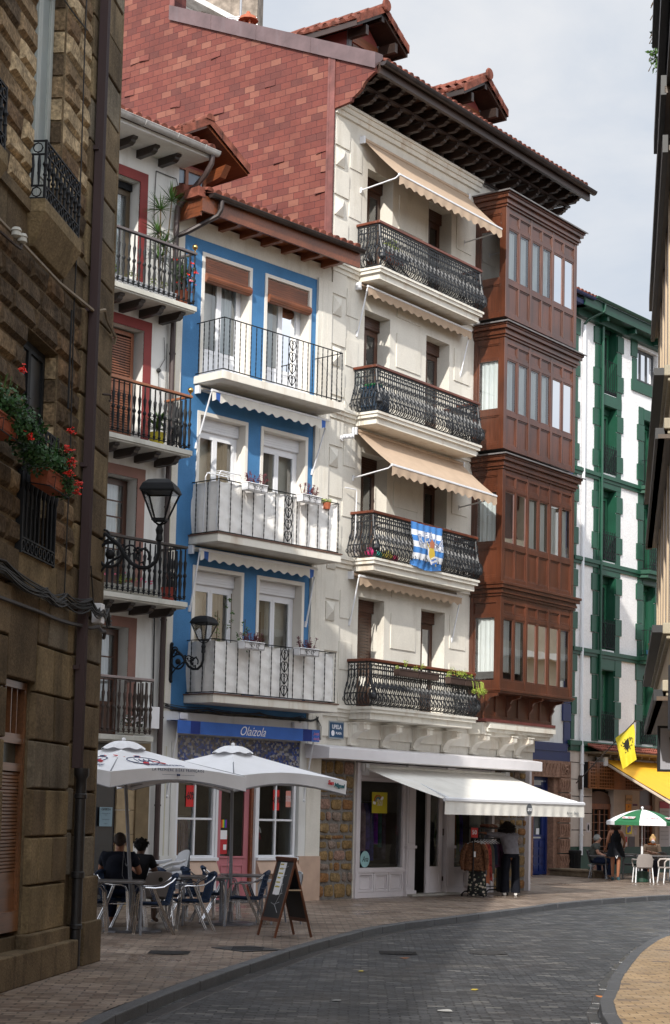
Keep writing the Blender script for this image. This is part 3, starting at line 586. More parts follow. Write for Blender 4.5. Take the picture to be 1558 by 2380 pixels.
# ---- brown wooden gallery: four glazed storeys of the same kind on a narrower panelled base ----
GU0, GU1, GV = 5.6, 8.98, .83
def moulding(m_, u0, u1, v, z, prof_):
    for p, a, b in prof_:
        m_.box(u0-p, u1+p, -v-p, 0, z+a, z+b)
def gallery_storey(z, first=False):
    g = MB(); zt = z+2.92
    # corner posts and structure
    for (a, b) in ((GU0, GU0+.13), (GU1-.13, GU1)):
        g.box(a, b, -GV, -GV+.13, z, zt)
    g.box(GU0, GU0+.1, -.1, 0.0, z, zt); g.box(GU1-.1, GU1, -.1, 0.0, z, zt)
    bays = 3; bw = (GU1-GU0-.26)/bays
    for i in range(1, bays): x_ = GU0+.13+bw*i; g.box(x_-.045, x_+.045, -GV+.003, -GV+.09, z, zt)
    zs = (z+.02, z+.16, z+.82, z+.92, z+2.12, z+2.22, z+2.5, z+2.6)
    front = (GU0+.13, GU1-.13)
    for c, d in ((z+.0,z+.12),(z+.78,z+.9),(z+2.12,z+2.21),(z+2.46,z+2.92)):
        g.box(front[0], front[1], -GV+.012, -GV+.07, c, d)
        g.box(GU0+.012, GU0+.07, -GV+.13, -.1, c, d); g.box(GU1-.07, GU1-.012, -GV+.13, -.1, c, d)
    panes = []
    for i in range(bays):
        a = GU0+.13+bw*i+(.045 if i else 0); b = GU0+.13+bw*(i+1)-(.045 if i < bays-1 else 0); mid = (a+b)/2
        g.box(mid-.03, mid+.03, -GV+.008, -GV+.07, z+.12, z+.78); g.box(mid-.03, mid+.03, -GV+.008, -GV+.07, z+2.21, z+2.46); g.box(mid-.028, mid+.028, -GV+.006, -GV+.06, z+.9, z+2.12)
        for p, q in ((a, mid-.03), (mid+.03, b)):
            g.box(p, q, -GV+.045, -GV+.06, z+.12, z+.78); g.frame(p+.003, q-.003, z+.125, z+.775, -GV+.028, -GV+.046, .025)
            g.box(p, q, -GV+.045, -GV+.06, z+2.21, z+2.46); g.frame(p+.003, q-.003, z+2.215, z+2.455, -GV+.028, -GV+.046, .02, .05)
            g.frame(p+.002, q-.002, z+.902, z+2.118, -GV+.02, -GV+.055, .032); panes.append((p+.025, q-.025, z+.925, z+2.095))
    # left (street-lit) side: one broad bay
    for c, d in ((z+.12,z+.78),(z+2.21,z+2.46)):
        g.box(GU0+.045, GU0+.06, -GV+.13, -.1, c, d)
        for y0, y1 in ((-GV+.13,-GV+.16),(-.13,-.1)): g.box(GU0+.025, GU0+.045, y0, y1, c, d)
        g.box(GU0+.027, GU0+.045, -GV+.16, -.13, c, c+.05); g.box(GU0+.027, GU0+.045, -GV+.16, -.13, d-.03, d)
    for y0, y1 in ((-GV+.13,-GV+.18),(-.15,-.1)): g.box(GU0+.015, GU0+.055, y0, y1, z+.9, z+2.12)
    g.box(GU0+.017, GU0+.053, -GV+.18, -.15, z+.9, z+.95); g.box(GU0+.017, GU0+.053, -GV+.18, -.15, z+2.07, z+2.12)
    # cornice
    moulding(g, GU0, GU1, GV, z, [(.03,2.60,2.66),(.07,2.66,2.72),(.055,2.72,2.78),(.12,2.78,2.86),(.15,2.86,2.92)])
    g.k = 1; g.box(GU0+.1, GU1-.1, -.03, 0, z, zt); g.box(GU0+.03, GU1-.03, -GV+.12, 0, z+.02, z+.03)
    G_ = g.obj('gallery', [gal, darkroom], W, bevel=.004)
    for a, b, c, d in panes: MB().quad((a,-GV+.04,c),(b,-GV+.04,c),(b,-GV+.04,d),(a,-GV+.04,d)).obj('pane', glass, G_)
    MB().quad((GU0+.035,-GV+.17,z+.94),(GU0+.035,-.14,z+.94),(GU0+.035,-.14,z+2.08),(GU0+.035,-GV+.17,z+2.08)).obj('pane', glass, G_)
    g = MB(); g.box(GU0-.2, GU1+.2, -GV-.2, 0, zt, zt+.012); g.box(GU0-.2, GU1+.2, -GV-.2, -GV-.19, zt-.02, zt); g.box(GU0-.2, GU0-.19, -GV-.19, 0, zt-.02, zt)
    g.obj('lead_flashing', M('lead_flashing', (.16,.15,.15), .5, .3, 5, metal=.2), G_)
    return G_, panes
zs_g = [13.2, 10.12, 7.05]
for i, z in enumerate(zs_g):
    G_, pn = gallery_storey(z)
    for k, (a, b, c, d) in enumerate(pn):
        f = .25 if (i == 0 and k % 2 == 0) else .0
        MB().grid(lambda s, t: (a+.03+(b-a-.06)*s, -GV+.11+.012*math.sin(s*22+k), c+.02+(d-c-.04)*t), 14, 1).obj('curtain', lace if i == 2 else curtain, G_, smooth=True)
    if i: MB().grid(lambda s, t: (GU0+.10+.012*math.sin(s*22), -GV+.2+(GV-.38)*s, z+.96+1.1*t), 14, 1).obj('curtain', curtain, G_, smooth=True)
# lowest glazed storey (taller windows over the sill, no lower panels)
z = 4.62; g = MB(); zt = 7.05
for (a, b) in ((GU0, GU0+.13), (GU1-.13, GU1)): g.box(a, b, -GV, -GV+.13, z, zt-.3)
g.box(GU0, GU0+.1, -.1, 0.0, z, zt); g.box(GU1-.1, GU1, -.1, 0.0, z, zt)
bw = (GU1-GU0-.26)/3; pn = []
for c, d in ((z,z+.2),(z+1.62,z+1.72),(z+1.96,z+2.43)):
    g.box(GU0+.13, GU1-.13, -GV+.012, -GV+.07, c, d); g.box(GU0+.012, GU0+.07, -GV+.13, -.1, c, d); g.box(GU1-.07, GU1-.012, -GV+.13, -.1, c, d)
for i in range(3):
    a = GU0+.13+bw*i+(.045 if i else 0); b = GU0+.13+bw*(i+1)-(.045 if i < 2 else 0); mid = (a+b)/2
    if i: g.box(GU0+.13+bw*i-.045, GU0+.13+bw*i+.045, -GV+.003, -GV+.09, z, zt-.4)
    g.box(mid-.028, mid+.028, -GV+.006, -GV+.06, z+.2, z+1.62); g.box(mid-.03, mid+.03, -GV+.008, -GV+.07, z+1.72, z+1.96)
    for p, q in ((a, mid-.028), (mid+.028, b)):
        g.box(p, q, -GV+.045, -GV+.06, z+1.72, z+1.96); g.frame(p+.003, q-.003, z+1.725, z+1.955, -GV+.028, -GV+.046, .02, .05)
        g.frame(p+.002, q-.002, z+.202, z+1.618, -GV+.02, -GV+.055, .032); pn.append((p+.025, q-.025, z+.225, z+1.6))
g.box(GU0+.045, GU0+.06, -GV+.13, -.1, z+1.72, z+1.96)
for y0, y1 in ((-GV+.13,-GV+.18),(-.15,-.1)): g.box(GU0+.015, GU0+.055, y0, y1, z+.2, z+1.62)
moulding(g, GU0, GU1, GV, z, [(.03,2.11,2.17),(.07,2.17,2.23),(.055,2.23,2.28),(.12,2.28,2.36),(.15,2.36,2.42)])
moulding(g, GU0, GU1, GV, z, [(.05,-.05,.0),(.02,-.09,-.05)])
# panelled base below the sill, set back, with brackets
BV = .42
g.box(GU0+.0, GU1-.35, -BV, 0, 3.95, z-.09)
nb = 6; bw2 = (GU1-.35-GU0)/nb
for i in range(nb+1): x_ = GU0+bw2*i; g.box(x_-.04, x_+.04, -BV-.03, -BV, 3.95, z-.1)
g.box(GU0, GU1-.35, -BV-.028, -BV, 3.95, 4.03)
for x_ in (GU0+.02, GU0+bw2*2, GU0+bw2*4, GU1-.37):
    g.prism([(-BV,z-.1),(-GV+.03,z-.1),(-GV+.05,z-.16),(-BV-.16,z-.2),(-BV-.1,z-.28),(-BV-.12,z-.34),(-BV-.04,z-.45),(-BV,z-.5)], 'x', x_-.035, x_+.035)
g.k = 1; g.box(GU0+.1, GU1-.1, -.03, 0, z, zt-.1)
G_ = g.obj('gallery', [gal, darkroom], W, bevel=.004)
for a, b, c, d in pn:
    MB().quad((a,-GV+.04,c),(b,-GV+.04,c),(b,-GV+.04,d),(a,-GV+.04,d)).obj('pane', glass, G_)
    MB().grid(lambda s, t: (a+.03+(b-a-.06)*s, -GV+.11+.012*math.sin(s*22+a*9), c+.16+(.02*abs(math.sin(s*30)) if t == 0 else 0)+(d-c-.18)*t), 24, 1).obj('curtain', lace, G_, smooth=True)
MB().quad((GU0+.035,-GV+.17,z+.22),(GU0+.035,-.14,z+.22),(GU0+.035,-.14,z+1.62),(GU0+.035,-GV+.17,z+1.62)).obj('pane', glass, G_)
MB().grid(lambda s, t: (GU0+.10+.012*math.sin(s*22), -GV+.2+(GV-.38)*s, z+.4+1.2*t), 14, 1).obj('curtain', lace, G_, smooth=True)
g = MB(); g.box(GU0-.03, GU1-.25, -BV-.1, 0, 3.88, 3.95); g.obj('flashing', M('oxide_flashing',(.13,.035,.03),.45,.2,4), G_)
# stone cornice and corbels that carry balcony and gallery
g = MB()
for p, a, b in ((.50,3.74,3.88),(.44,3.66,3.74),(.36,3.58,3.66)): g.box(GU0+.2-.05, GU1-.3+p*.2, -p, 0, a, b)
g.box(GU0-.02, GU0+.2, -.4, 0, 3.6, 3.86)
g.obj('cornice', cream_trim, W)
cb = MB(); prf = [(0,3.60),(-.40,3.60),(-.42,3.56),(-.42,3.47),(-.36,3.44)]+[(-.36+.3*math.sin(t*math.pi/16), 3.44-.26*(1-math.cos(t*math.pi/16))) for t in range(1,9)]+[(0,3.16)]
cb.prism(prf, 'x', -.11, .11); cb.box(-.13,.13,-.44,-.0,3.585,3.61); cb.box(-.125,.125,-.1,0,3.14,3.18)
for i in range(5): cb.box(-.118,-.11,-.34+i*.06,-.31+i*.06,3.5-.04*i,3.57)
c0 = cb.obj('corbel', cream_trim, W)
for i, x in enumerate((1.05,2.23,3.41,4.6,5.78,7.0,7.75)):
    c = c0 if i == 0 else c0.copy()
    if i: SC.collection.objects.link(c)
    c.location = (x, 0, 0)
# ground floor: rubble pier, white shopfront, rubble pier, white post
rub = base('rubble_stone', .85)
def rubble(name, stops, mortar, sc):
    m, nt, p = base(name, .85); L = nt.links.new
    t = nd(nt, 'TexCoord'); s = nd(nt, 'SeparateXYZ'); c = nd(nt, 'CombineXYZ'); L(t.outputs['Object'], s.inputs[0]); L(s.outputs[0], c.inputs[0]); L(s.outputs[2], c.inputs[1])
    n = nd(nt, 'TexNoise', Scale=3.2, Detail=3); L(c.outputs[0], n.inputs['Vector']); r = ramp(nt, stops); 
    nb_ = nd(nt, 'TexNoise', Scale=26, Detail=6, Roughness=.7); L(c.outputs[0], nb_.inputs['Vector']); r2 = ramp(nt, [(.3,(.7,)*3),(.7,(1.25,)*3)]); L(nb_.outputs[0], r2.inputs[0])
    oi = nd(nt, 'ObjectInfo'); L(n.outputs[0], r.inputs[0]); x = nd(nt, 'MixRGB', blend_type='MULTIPLY'); x.inputs[0].default_value = 1; L(r.outputs[0], x.inputs[1]); L(r2.outputs[0], x.inputs[2]); L(x.outputs[0], p.inputs['Base Color'])
    b = nd(nt, 'Bump', Strength=.7, Distance=.02); L(nb_.outputs[0], b.inputs['Height']); L(b.outputs[0], p.inputs['Normal']); return m
rubm = [M('rubble_ochre',(.2,.135,.065),.85,.3,6,fine=.25,bump=.7,bs=24), M('rubble_gold',(.21,.135,.06),.85,.3,6,fine=.25,bump=.7,bs=24), M('rubble_rust',(.2,.1,.042),.85,.3,6,fine=.25,bump=.7,bs=24), M('rubble_grey',(.2,.15,.12),.85,.3,6,fine=.25,bump=.7,bs=24), M('rubble_pink',(.24,.15,.115),.85,.3,6,fine=.25,bump=.7,bs=24), M('rubble_mortar',(.17,.155,.14),.95,.25,5,fine=.2,bump=.5,bs=30)]
def rubble_wall(m_, u0, u1, z0, z1, y, seed):
    rnd = random.Random(seed); m_.k = 5; m_.box(u0, u1, y, y+.3, z0, z1); z = z0+.02
    while z < z1-.05:
        h = rnd.choice((.12,.2,.24,.28,.3,.1)); h = min(h, z1-.02-z); x = u0+.015
        if h < .06: break
        while x < u1-.05:
            w_ = rnd.uniform(.14,.42)*(1 if h > .15 else 1.1)
            if u1-.015-x-w_ < .12: w_ = u1-.015-x
            m_.k = rnd.choice((0,0,1,1,1,2,3,3,4)); g_ = .018+rnd.uniform(0,.02); d = .02+rnd.uniform(0,.03)
            a, b, c, e = x+g_, x+w_-g_, z+g_, z+h-g_; cr_ = min(.04,(b-a)/4,(e-c)/4); j = lambda: rnd.uniform(-.012,.012)
            oc = [(a+cr_,c),(b-cr_,c),(b,c+cr_),(b,e-cr_),(b-cr_,e),(a+cr_,e),(a,e-cr_),(a,c+cr_)]; oc = [(p+j(), q+j()) for p, q in oc]
            mx_, mz_ = (a+b)/2, (c+e)/2
            v0 = [(p, y-.002, q) for p, q in oc]; v1 = [(mx_+(p-mx_)*.93, y-d*.7, mz_+(q-mz_)*.91) for p, q in oc]; v2 = [(mx_+(p-mx_)*.6, y-d, mz_+(q-mz_)*.6) for p, q in oc]
            m_.add(v0+v1+v2+[(mx_+j(), y-d-.006, mz_+j())], [(i,(i+1)%8,8+(i+1)%8,8+i) for i in range(8)]+[(8+i,8+(i+1)%8,16+(i+1)%8,16+i) for i in range(8)]+[(16+i,16+(i+1)%8,24) for i in range(8)])
            x += w_
        z += h
for a_, b_, s_ in ((.02,1.24,5),(6.75,8.3,9)):
    m_ = MB(); rubble_wall(m_, a_, b_, 0, 3.1, .02, s_); m_.obj('rubble_pier', rubm, W, smooth=True)
m_ = MB(); m_.box(.0, 8.6, .02, .3, 2.95, 3.35); m_.box(1.24,6.75,.62,.7,0,3); m_.box(1.24,1.26,.0,.7,0,3); m_.box(.02,8.4,.72,8.9,0,3.55)
m_.obj('ground_storey', cream, W)
SH = MB(); s = SH; y = .0
s.box(1.26, 1.36, -.06, .2, 0, 2.8); s.box(1.36, 3.08, -.02, .1, 0, .12); s.box(1.36, 3.1, -.05, .12, .52, .58); s.box(1.36,3.1,-.03,.1,.58,.62)
for i in range(3): a = 1.40+i*.56; s.frame(a, a+.54, .12, .52, -.03, .02, .05); s.frame(a+.08, a+.46, .18, .46, -.015, .01, .02)
s.box(1.36,3.1,.005,.05,.12,.52)
s.box(1.36, 1.44, -.03, .1, .6, 2.8); s.box(3.02,3.10,-.03,.1,.6,2.8); s.box(1.44,3.02,-.03,.1,2.42,2.8)
for i in range(2): s.frame(1.46+i*.78, 1.46+i*.78+.74, 2.48, 2.76, -.045, -.03, .03)
for a in (3.1, 4.68): s.box(a, a+.32, -.08, .2, 0, 2.8); s.box(a-.03, a+.35, -.11, .1, 0, .12); s.box(a-.03, a+.35, -.11, .1, 1.02, 1.08); s.box(a+.04,a+.28,-.1,-.08,.2,.98); s.box(a+.04,a+.28,-.1,-.08,1.14,2.4); s.box(a-.03,a+.35,-.11,.1,2.45,2.55)
s.box(3.42,4.68,-.03,.1,2.42,2.8)
s.box(5.0, 6.7, -.02, .1, 0, .12); s.box(5.0,6.7,-.05,.12,.52,.6); s.box(5.0,6.7,.005,.05,.12,.52)
for i in range(3): a = 5.04+i*.56; s.frame(a, a+.54, .12, .52, -.03, .02, .05)
s.box(5.0,5.06,-.03,.1,.6,2.8); s.box(6.62,6.74,-.06,.15,0,2.8); s.box(5.06,6.62,-.03,.1,2.42,2.8)
s.box(8.26,8.36,-.1,.2,0,2.9)
SHO = s.obj('shopfront', shopwhite, W, bevel=.006)
for a, b in ((1.44,3.02),(5.06,6.62)): MB().quad((a,.03,.6),(b,.03,.6),(b,.03,2.44),(a,.03,2.44)).obj('pane', shopglass, SHO)
m_ = MB(); m_.frame(3.98,4.62,.02,2.4,.0,.05,.14,.3); m_.frame(4.1,4.5,.12,.5,-.012,.0,.03); m_.box(4.12,4.48,.0,.045,.3,.62); m_.box(3.44,3.5,.0,.1,.02,2.4)
D_ = m_.obj('shop_door', shopwhite, W, bevel=.005); MB().quad((4.11,.03,.6),(4.49,.03,.6),(4.49,.03,2.27),(4.11,.03,2.27)).obj('pane', shopglass, D_)
m_ = MB(); m_.box(4.625,4.65,-.02,.02,.3,.4); m_.box(4.625,4.65,-.02,.02,1.3,1.45); m_.obj('hinge', rustiron, D_)
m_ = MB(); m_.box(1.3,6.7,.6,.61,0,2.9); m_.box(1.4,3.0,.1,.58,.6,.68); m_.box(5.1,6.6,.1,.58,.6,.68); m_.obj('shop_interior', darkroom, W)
m_ = MB(); m_.box(3.1,5.0,-.25,.1,.005,.05); m_.obj('threshold', M('threshold_stone',(.35,.33,.3),.7,.2,4), W)
# ================= blue house =================
Bh = thing('blue_house', 'bright blue plastered house with white framed doors and dark twisted iron balconies', 'house', FB.pt(0), FB.rz)
fb = [9.93, 6.86, 3.87]; tops = [12.32, 9.23, 6.27]; ox = [(-3.57,-2.36),(-1.86,-.65)]
ops = [(a, b, z+.02, t) for z, t in zip(fb, tops) for a, b in ox]
mb = MB(); wall(mb, -4.12, -.42, 3.6, 12.62, ops, 0, .28); mb.obj('wall', bluep, Bh)
mb = MB(); mb.box(-.42, -.002, -.06, .6, 0, 12.66); mb.box(-4.3, -4.12, -.03, .6, 3.55, 12.66); mb.box(-4.3, 0, -.012, .3, 12.62, 12.98)
mb.box(-.3, -.22, -.065, -.05, 3.6, 12.6); mb.box(-.14,-.12,-.062,-.05,3.6,12.6)
mb.obj('pilaster', cream, Bh)
mb = MB()
for a, b, c, d in ops:
    mb.box(a-.07, a, -.02, .02, c, d+.07); mb.box(b, b+.07, -.02, .02, c, d+.07); mb.box(a, b, -.02, .02, d, d+.07)
    mb.box(a-.001, a+.004, .0, .28, c, d); mb.box(b-.004, b+.001, .0, .28, c, d); mb.box(a, b, 0, .28, d-.004, d+.001)
mb.obj('window_surround', M('surround_cream',(.72,.68,.62),.7,.05,3,bump=.05), Bh)
mb = MB(); mb.box(-4.28, -.02, .4, 8.5, 3.4, 12.9); mb.prism([(.0,12.9),(8.5,12.9),(8.5,14.5),(4,15.0)], 'x', -4.28, -.02); mb.obj('rear_body', cream, Bh)
for i, (z, t) in enumerate(zip(fb, tops)):
    for j, (a, b) in enumerate(ox):
        wd = window(Bh, a+.01, b-.01, z+.02, t-.005, .22, pvc, 2, .075, .5, [greycurt, yellowcurt][(i+j) % 2] if i else curtain, 0 if i == 0 else .24, pvc, name='balcony_door', cf=(.45,1) if j == 0 else (.0,.4))
        if i == 0:   # rolled wooden slat blind
            s_ = MB(); s_.box(a+.02, b-.02, .02, .035, t-.40, t-.02)
            for q in range(9): s_.box(a+.02, b-.02, .012, .02, t-.40+q*.042, t-.40+q*.042+.034)
            s_.tube([(a+.0, -.02, t-.42), (b-.0, -.02, t-.42)], .085, 10)
            for q in range(10): g_ = 2*math.pi*q/10; s_.tube([(a, -.02+.086*math.cos(g_), t-.42+.086*math.sin(g_)), (b, -.02+.086*math.cos(g_), t-.42+.086*math.sin(g_))], .008, 4)
            s_.obj('roller_blind', boards, wd)
# roof, eaves, gutter
mb = MB(); tiles(mb, -4.32, .02, -.74, 13.22, 4.4, 13.22+.34*5.1, .21, .4)
for i in range(3):  # dark verge tiles on the left edge
    mb.box(-4.45, -4.28, -.72+i*.42, -.33+i*.42, 13.12+i*.13, 13.30+i*.13)
mb.obj('roof', tile, Bh)
mb = MB(); mb.box(-4.34, .08, -.66, .2, 13.04, 13.075); mb.obj('soffit', boards, Bh)
mb = MB(); mb.box(-4.34, .1, -.71, -.66, 12.86, 13.16); mb.box(-4.34, -4.30, -.66, .25, 12.78, 13.2)
for i in range(9): mb.box(-4.345+.0, -4.338, -.66+i*.1, -.66+i*.1+.09, 12.95, 13.2)
mb.obj('fascia', eavewood, Bh)
rr = MB().prism([(.1,0),(-.64,0),(-.64,-.05),(-.58,-.08),(-.56,-.13),(-.5,-.15),(.1,-.15)], 'x', -.055, .055).obj('rafter', eavewood, Bh)
for i, x in enumerate((-4.22,-3.78,-3.2,-2.62,-2.04,-1.46,-.88,-.28)):
    c = rr if i == 0 else rr.copy()
    if i: SC.collection.objects.link(c)
    c.location = (x, 0, 13.04)
mb = MB(); gutter(mb, [(-4.2,-.79,13.2),(.1,-.79,13.2)], .075); mb.tube([(-3.92,-.79,13.14),(-3.92,-.78,12.98),(-3.95,-.72,12.86),(-4.3,-.3,12.55),(-4.42,-.12,12.46),(-4.43,-.1,12.2)], .05, 8); mb.obj('gutter', copper, Bh, smooth=True)
# balconies
def twist(m_, x, y, z0, z1, r=.0085, n=26):
    for ph in (0, math.pi):
        pts = [(x+r*.55*math.cos(ph+k*1.25), y+r*.55*math.sin(ph+k*1.25), z0+(z1-z0)*k/n) for k in range(n+1)]
        m_.tube(pts, r*.72, 4, cap=False)
def scroll_panel(m_, x, y, z0, z1):
    h = (z1-z0-.06)/4
    for k in range(4):
        zb = z0+.03+k*h
        for s in (-1, 1):
            pts = [(x, y, zb+.01)]+[(x+s*(.015+.075*math.sin(t*math.pi/8)), y, zb+.01+h*.62*t/8) for t in range(1,9)]
            pts = [(x+s*.085*math.sin(min(1,t/10)*math.pi*.62), y, zb+h*.7*t/10) for t in range(11)]
            cx_, cz_ = x+s*.042, zb+h*.74
            pts += [(cx_+s*.036*math.cos(g_), y, cz_+.036*math.sin(g_)) for g_ in [i_*.55 for i_ in range(0, 9)]]
            m_.tube(pts, .009, 4, cap=False)
        m_.tube([(x, y, zb), (x, y, zb+h*.55)], .012, 4)
    twist(m_, x-.11, y, z0, z1); twist(m_, x+.11, y, z0, z1)
def blue_balcony(z, spacing, cover, fl_extra=0):
    u0, u1, p = -3.77, -.37, .8
    m_ = MB(); m_.prism([(u0,-p),(u1,-p),(u1,.0),(u0,.0)], 'z', z-.15, z); sl = m_.obj('balcony_slab', cream_trim, Bh, bevel=.008)
    m_ = MB(); m_.box(u0-.02,u1+.02,-p-.02,.0,z,z+.025); m_.obj('slab_cap', M('brown_tiles',(.13,.07,.05),.5,.2,5), sl) if cover else None
    r_ = MB(); y = -p+.05; z0, z1 = z+.05, z+1.03; a0, a1 = u0+.05, u1-.05; xm = -1.86
    for (A, B) in (((a0,y),(a1,y)), ((a0,y),(a0,0)), ((a1,y),(a1,0))):
        for h in (z0, z1): r_.box(min(A[0],B[0])-.008, max(A[0],B[0])+.008, min(A[1],B[1])-.012, max(A[1],B[1])+.012, h-.008, h+.008)
    n = int((a1-a0)/spacing); 
    for i in range(n+1):
        x = a0+(a1-a0)*i/n
        if abs(x-xm) < .14: continue
        twist(r_, x, y, z0, z1)
    scroll_panel(r_, xm, y, z0, z1)
    k = int(.7/spacing)
    for i in range(1, k+1):
        for x in (a0, a1): twist(r_, x, y+.72*i/(k+.3), z0, z1)
    r_.obj('railing', black, sl)
    if cover:
        rnd = random.Random(int(z*10)); cyl = MB()
        def fold(s, lo, hi, ln, off):
            return .022*abs(math.sin(s*ln*math.pi/spacing))+.008*math.sin(s*37+off)
        def F(s, t):
            x = a0+.01+(a1-a0-.02)*s; zz = z0+.0+(z1-z0-.02)*t; b = .03+.03*abs(math.sin(math.pi*(x-a0)/((a1-a0)/n)))+.006*math.sin(23*t+9*s+x*8)*1.2+.008*math.sin(t*51+x*31)
            return (x, y+b, zz-.02*abs(math.sin(math.pi*(x-a0)/((a1-a0)/n)))*(1 if t == 1 else 0))
        cyl.grid(F, n*8, 16)
        cyl.grid(lambda s, t: (a0+.03+.02*abs(math.sin(s*9))+.05*(1-t)*s*(1-s)*0-.05*math.sin(math.pi*(1-t))*s*s*(1 if t < .7 else .5), y+.02+(-y-.02)*s, z0+(z1-z0-.02)*t), 16, 12)
        cyl.grid(lambda s, t: (a1-.03-.02*abs(math.sin(s*9)), y+.02+(-y-.02)*s, z0+(z1-z0-.02)*t), 16, 6)
        cyl.obj('canvas_screen', canvas, sl, smooth=True)
    return sl
blue_balcony(fb[0], .138, False); blue_balcony(fb[1], .30, True); blue_balcony(fb[2], .30, True)
# clothes airer on the second balcony
# ground floor shop
m_ = MB(); s = m_
s.box(-4.3,-3.92,-.05,.3,0,3.55); s.box(-3.92,-.42,.0,.3,2.95,3.55); s.box(-.62,-.42,-.05,.3,0,3.55); s.box(-4.3,-3.9,-.07,.3,0,.9)
s.obj('ground_storey', whitewall, Bh)
tri = base('triangle_tiles', .25)
m_t, nt_, p_ = tri; t_ = nd(nt_, 'TexCoord'); vo = nd(nt_, 'TexVoronoi', Scale=22, feature='F1', distance='MANHATTAN'); vo.inputs['Randomness'].default_value = .55; nt_.links.new(t_.outputs['Object'], vo.inputs['Vector'])
hs = nd(nt_, 'SeparateColor'); nt_.links.new(vo.outputs['Color'], hs.inputs[0]); rp = ramp(nt_, [(0,(.02,.04,.16)),(.3,(.04,.08,.3)),(.45,(.1,.1,.11)),(.7,(.3,.3,.32)),(.9,(.16,.13,.12)),(1,(.4,.4,.42))]); rp.color_ramp.interpolation = 'CONSTANT'; nt_.links.new(hs.outputs[0], rp.inputs[0]); nt_.links.new(rp.outputs[0], p_.inputs['Base Color'])
MB().box(-3.92,-.62,-.02,.3,2.3,3.12).obj('tile_frieze', m_t, Bh)
m_ = MB(); s = m_
for a, b in ((-3.88,-2.86),(-1.74,-.66)):
    s.frame(a, b, .84, 2.32, .0, .12, .06); s.box((a+b)/2-.02,(a+b)/2+.02,.02,.09,.9,2.26); s.box(a+.06,b-.06,.025,.085,1.56,1.60); s.box(a-.03,b+.05,-.08,.1,.80,.86)
s.box(-2.86,-2.80,-.02,.2,0,2.32); s.box(-1.80,-1.74,-.02,.2,0,2.32)
sf = s.obj('shopfront', pvc, Bh, bevel=.005)
for a, b in ((-3.82,-2.92),(-1.68,-.72)): MB().quad((a,.06,.9),(b,.06,.9),(b,.06,2.26),(a,.06,2.26)).obj('pane', shopglass, sf)
m_ = MB()
for a, b in ((-3.95,-2.84),(-1.76,-.60)): m_.box(a,b-.0,.02,.3,0,.80); m_.prism([(.02,.80),(.02,.52),(-.16,.55),(-.04,.80)], 'x', a, b)
m_.box(-.62,-.0,-.09,.0,0,.88); m_.obj('marble_base', marble, Bh)
m_ = MB(); m_.frame(-2.74,-1.86,.03,2.30,.10,.15,.13,.85); m_.frame(-2.60,-2.33,.2,.72,.085,.1,.03); m_.frame(-2.27,-2.0,.2,.72,.085,.1,.03); m_.box(-2.66,-1.94,.08,.1,.84,.88)
dr = m_.obj('shop_door', pink, Bh, bevel=.004); MB().quad((-2.63,.12,.86),(-1.97,.12,.86),(-1.97,.12,2.19),(-2.63,.12,2.19)).obj('pane', shopglass, dr)
m_ = MB(); m_.box(-1.86,-1.80,.04,.16,0,2.32); m_.box(-2.80,-2.74,.06,.16,0,2.32); m_.obj('door_jamb', boards, Bh)
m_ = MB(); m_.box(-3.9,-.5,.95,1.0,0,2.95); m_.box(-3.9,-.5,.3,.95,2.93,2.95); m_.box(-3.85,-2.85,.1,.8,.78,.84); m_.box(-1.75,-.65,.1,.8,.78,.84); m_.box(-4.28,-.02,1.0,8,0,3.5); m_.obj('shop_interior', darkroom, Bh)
m_ = MB(); m_.box(-2.8,-1.8,-.1,.1,.0,.06); m_.obj('threshold', granite, Bh)
# ================= left townhouse with red door surrounds =================
Lh = thing('white_townhouse', 'narrow white townhouse with red and faded brown door surrounds and wooden balcony brackets', 'house', FL.pt(0), FL.rz)
fz = [11.0, 8.3, 5.5, 3.02]; lt = [13.29, 10.52, 7.75, 5.0]; pj = [.72,.72,.72,.72]
ops = [(-2.1, q, z+.02, t) for z, t, q in zip(fz, lt, (-.98,-.76,-.80,-.89))]
mb = MB(); wall(mb, -5.2, .0, 3.0, 13.9, ops, 0, .33); mb.obj('wall', whitewall, Lh)
mb = MB(); mb.box(-5.1,-.02,.66,8,3,13.9); mb.prism([(.0,13.9),(8,13.9),(8,16.5)], 'x', -5.2, 0); mb.box(-.3,0,.02,8,0,13.9); mb.obj('rear_body', whitewall, Lh)
for i, (a, b, c, d) in enumerate(ops):
    m_ = MB(); w_ = .19; m_.box(b, b+w_, -.012, .02, c, d+w_); m_.box(a-w_, a, -.012, .02, c, d+w_); m_.box(a, b, -.012, .02, d, d+w_)
    m_.obj('door_surround', redtrim if i < 2 else browntrim, Lh)
    if i == 1:
        sh = MB()
        for p, q in ((a+.04, (a+b)/2-.02), ((a+b)/2+.0, b-.06)):
            sh.frame(p, q, c, d-.04, .2, .26, .07); zz = c+.1
            sh.box(p+.07,q-.07,.2,.25,c+1.05,c+1.15)
            while zz < d-.16: sh.box(p+.07,q-.07,.205,.225,zz,zz+.03); zz += .048
        sh.k = 1; sh.box(a, b, .33, .36, c, d)
        sh.obj('louvred_shutter', [wood, dark], Lh)
    else:
        window(Lh, a+.02, b-.02, c, d-.03, .24, brownwood if i else M('bronze_frame',(.06,.04,.02),.4), 2, .06, .5 if i > 1 else .2, lace if i else curtain, .12 if i == 0 else 0, black, mid=(0,0,4,2)[i], name='balcony_door')
mb = MB(); tiles(mb, -5.3, .12, -.82, 14.02, 6, 14.02+.36*6.8, .21, .4, jit=.02); ridge(mb, (.1,-.6,14.12), (.1,6,16.5), .1); mb.obj('roof', tile, Lh)
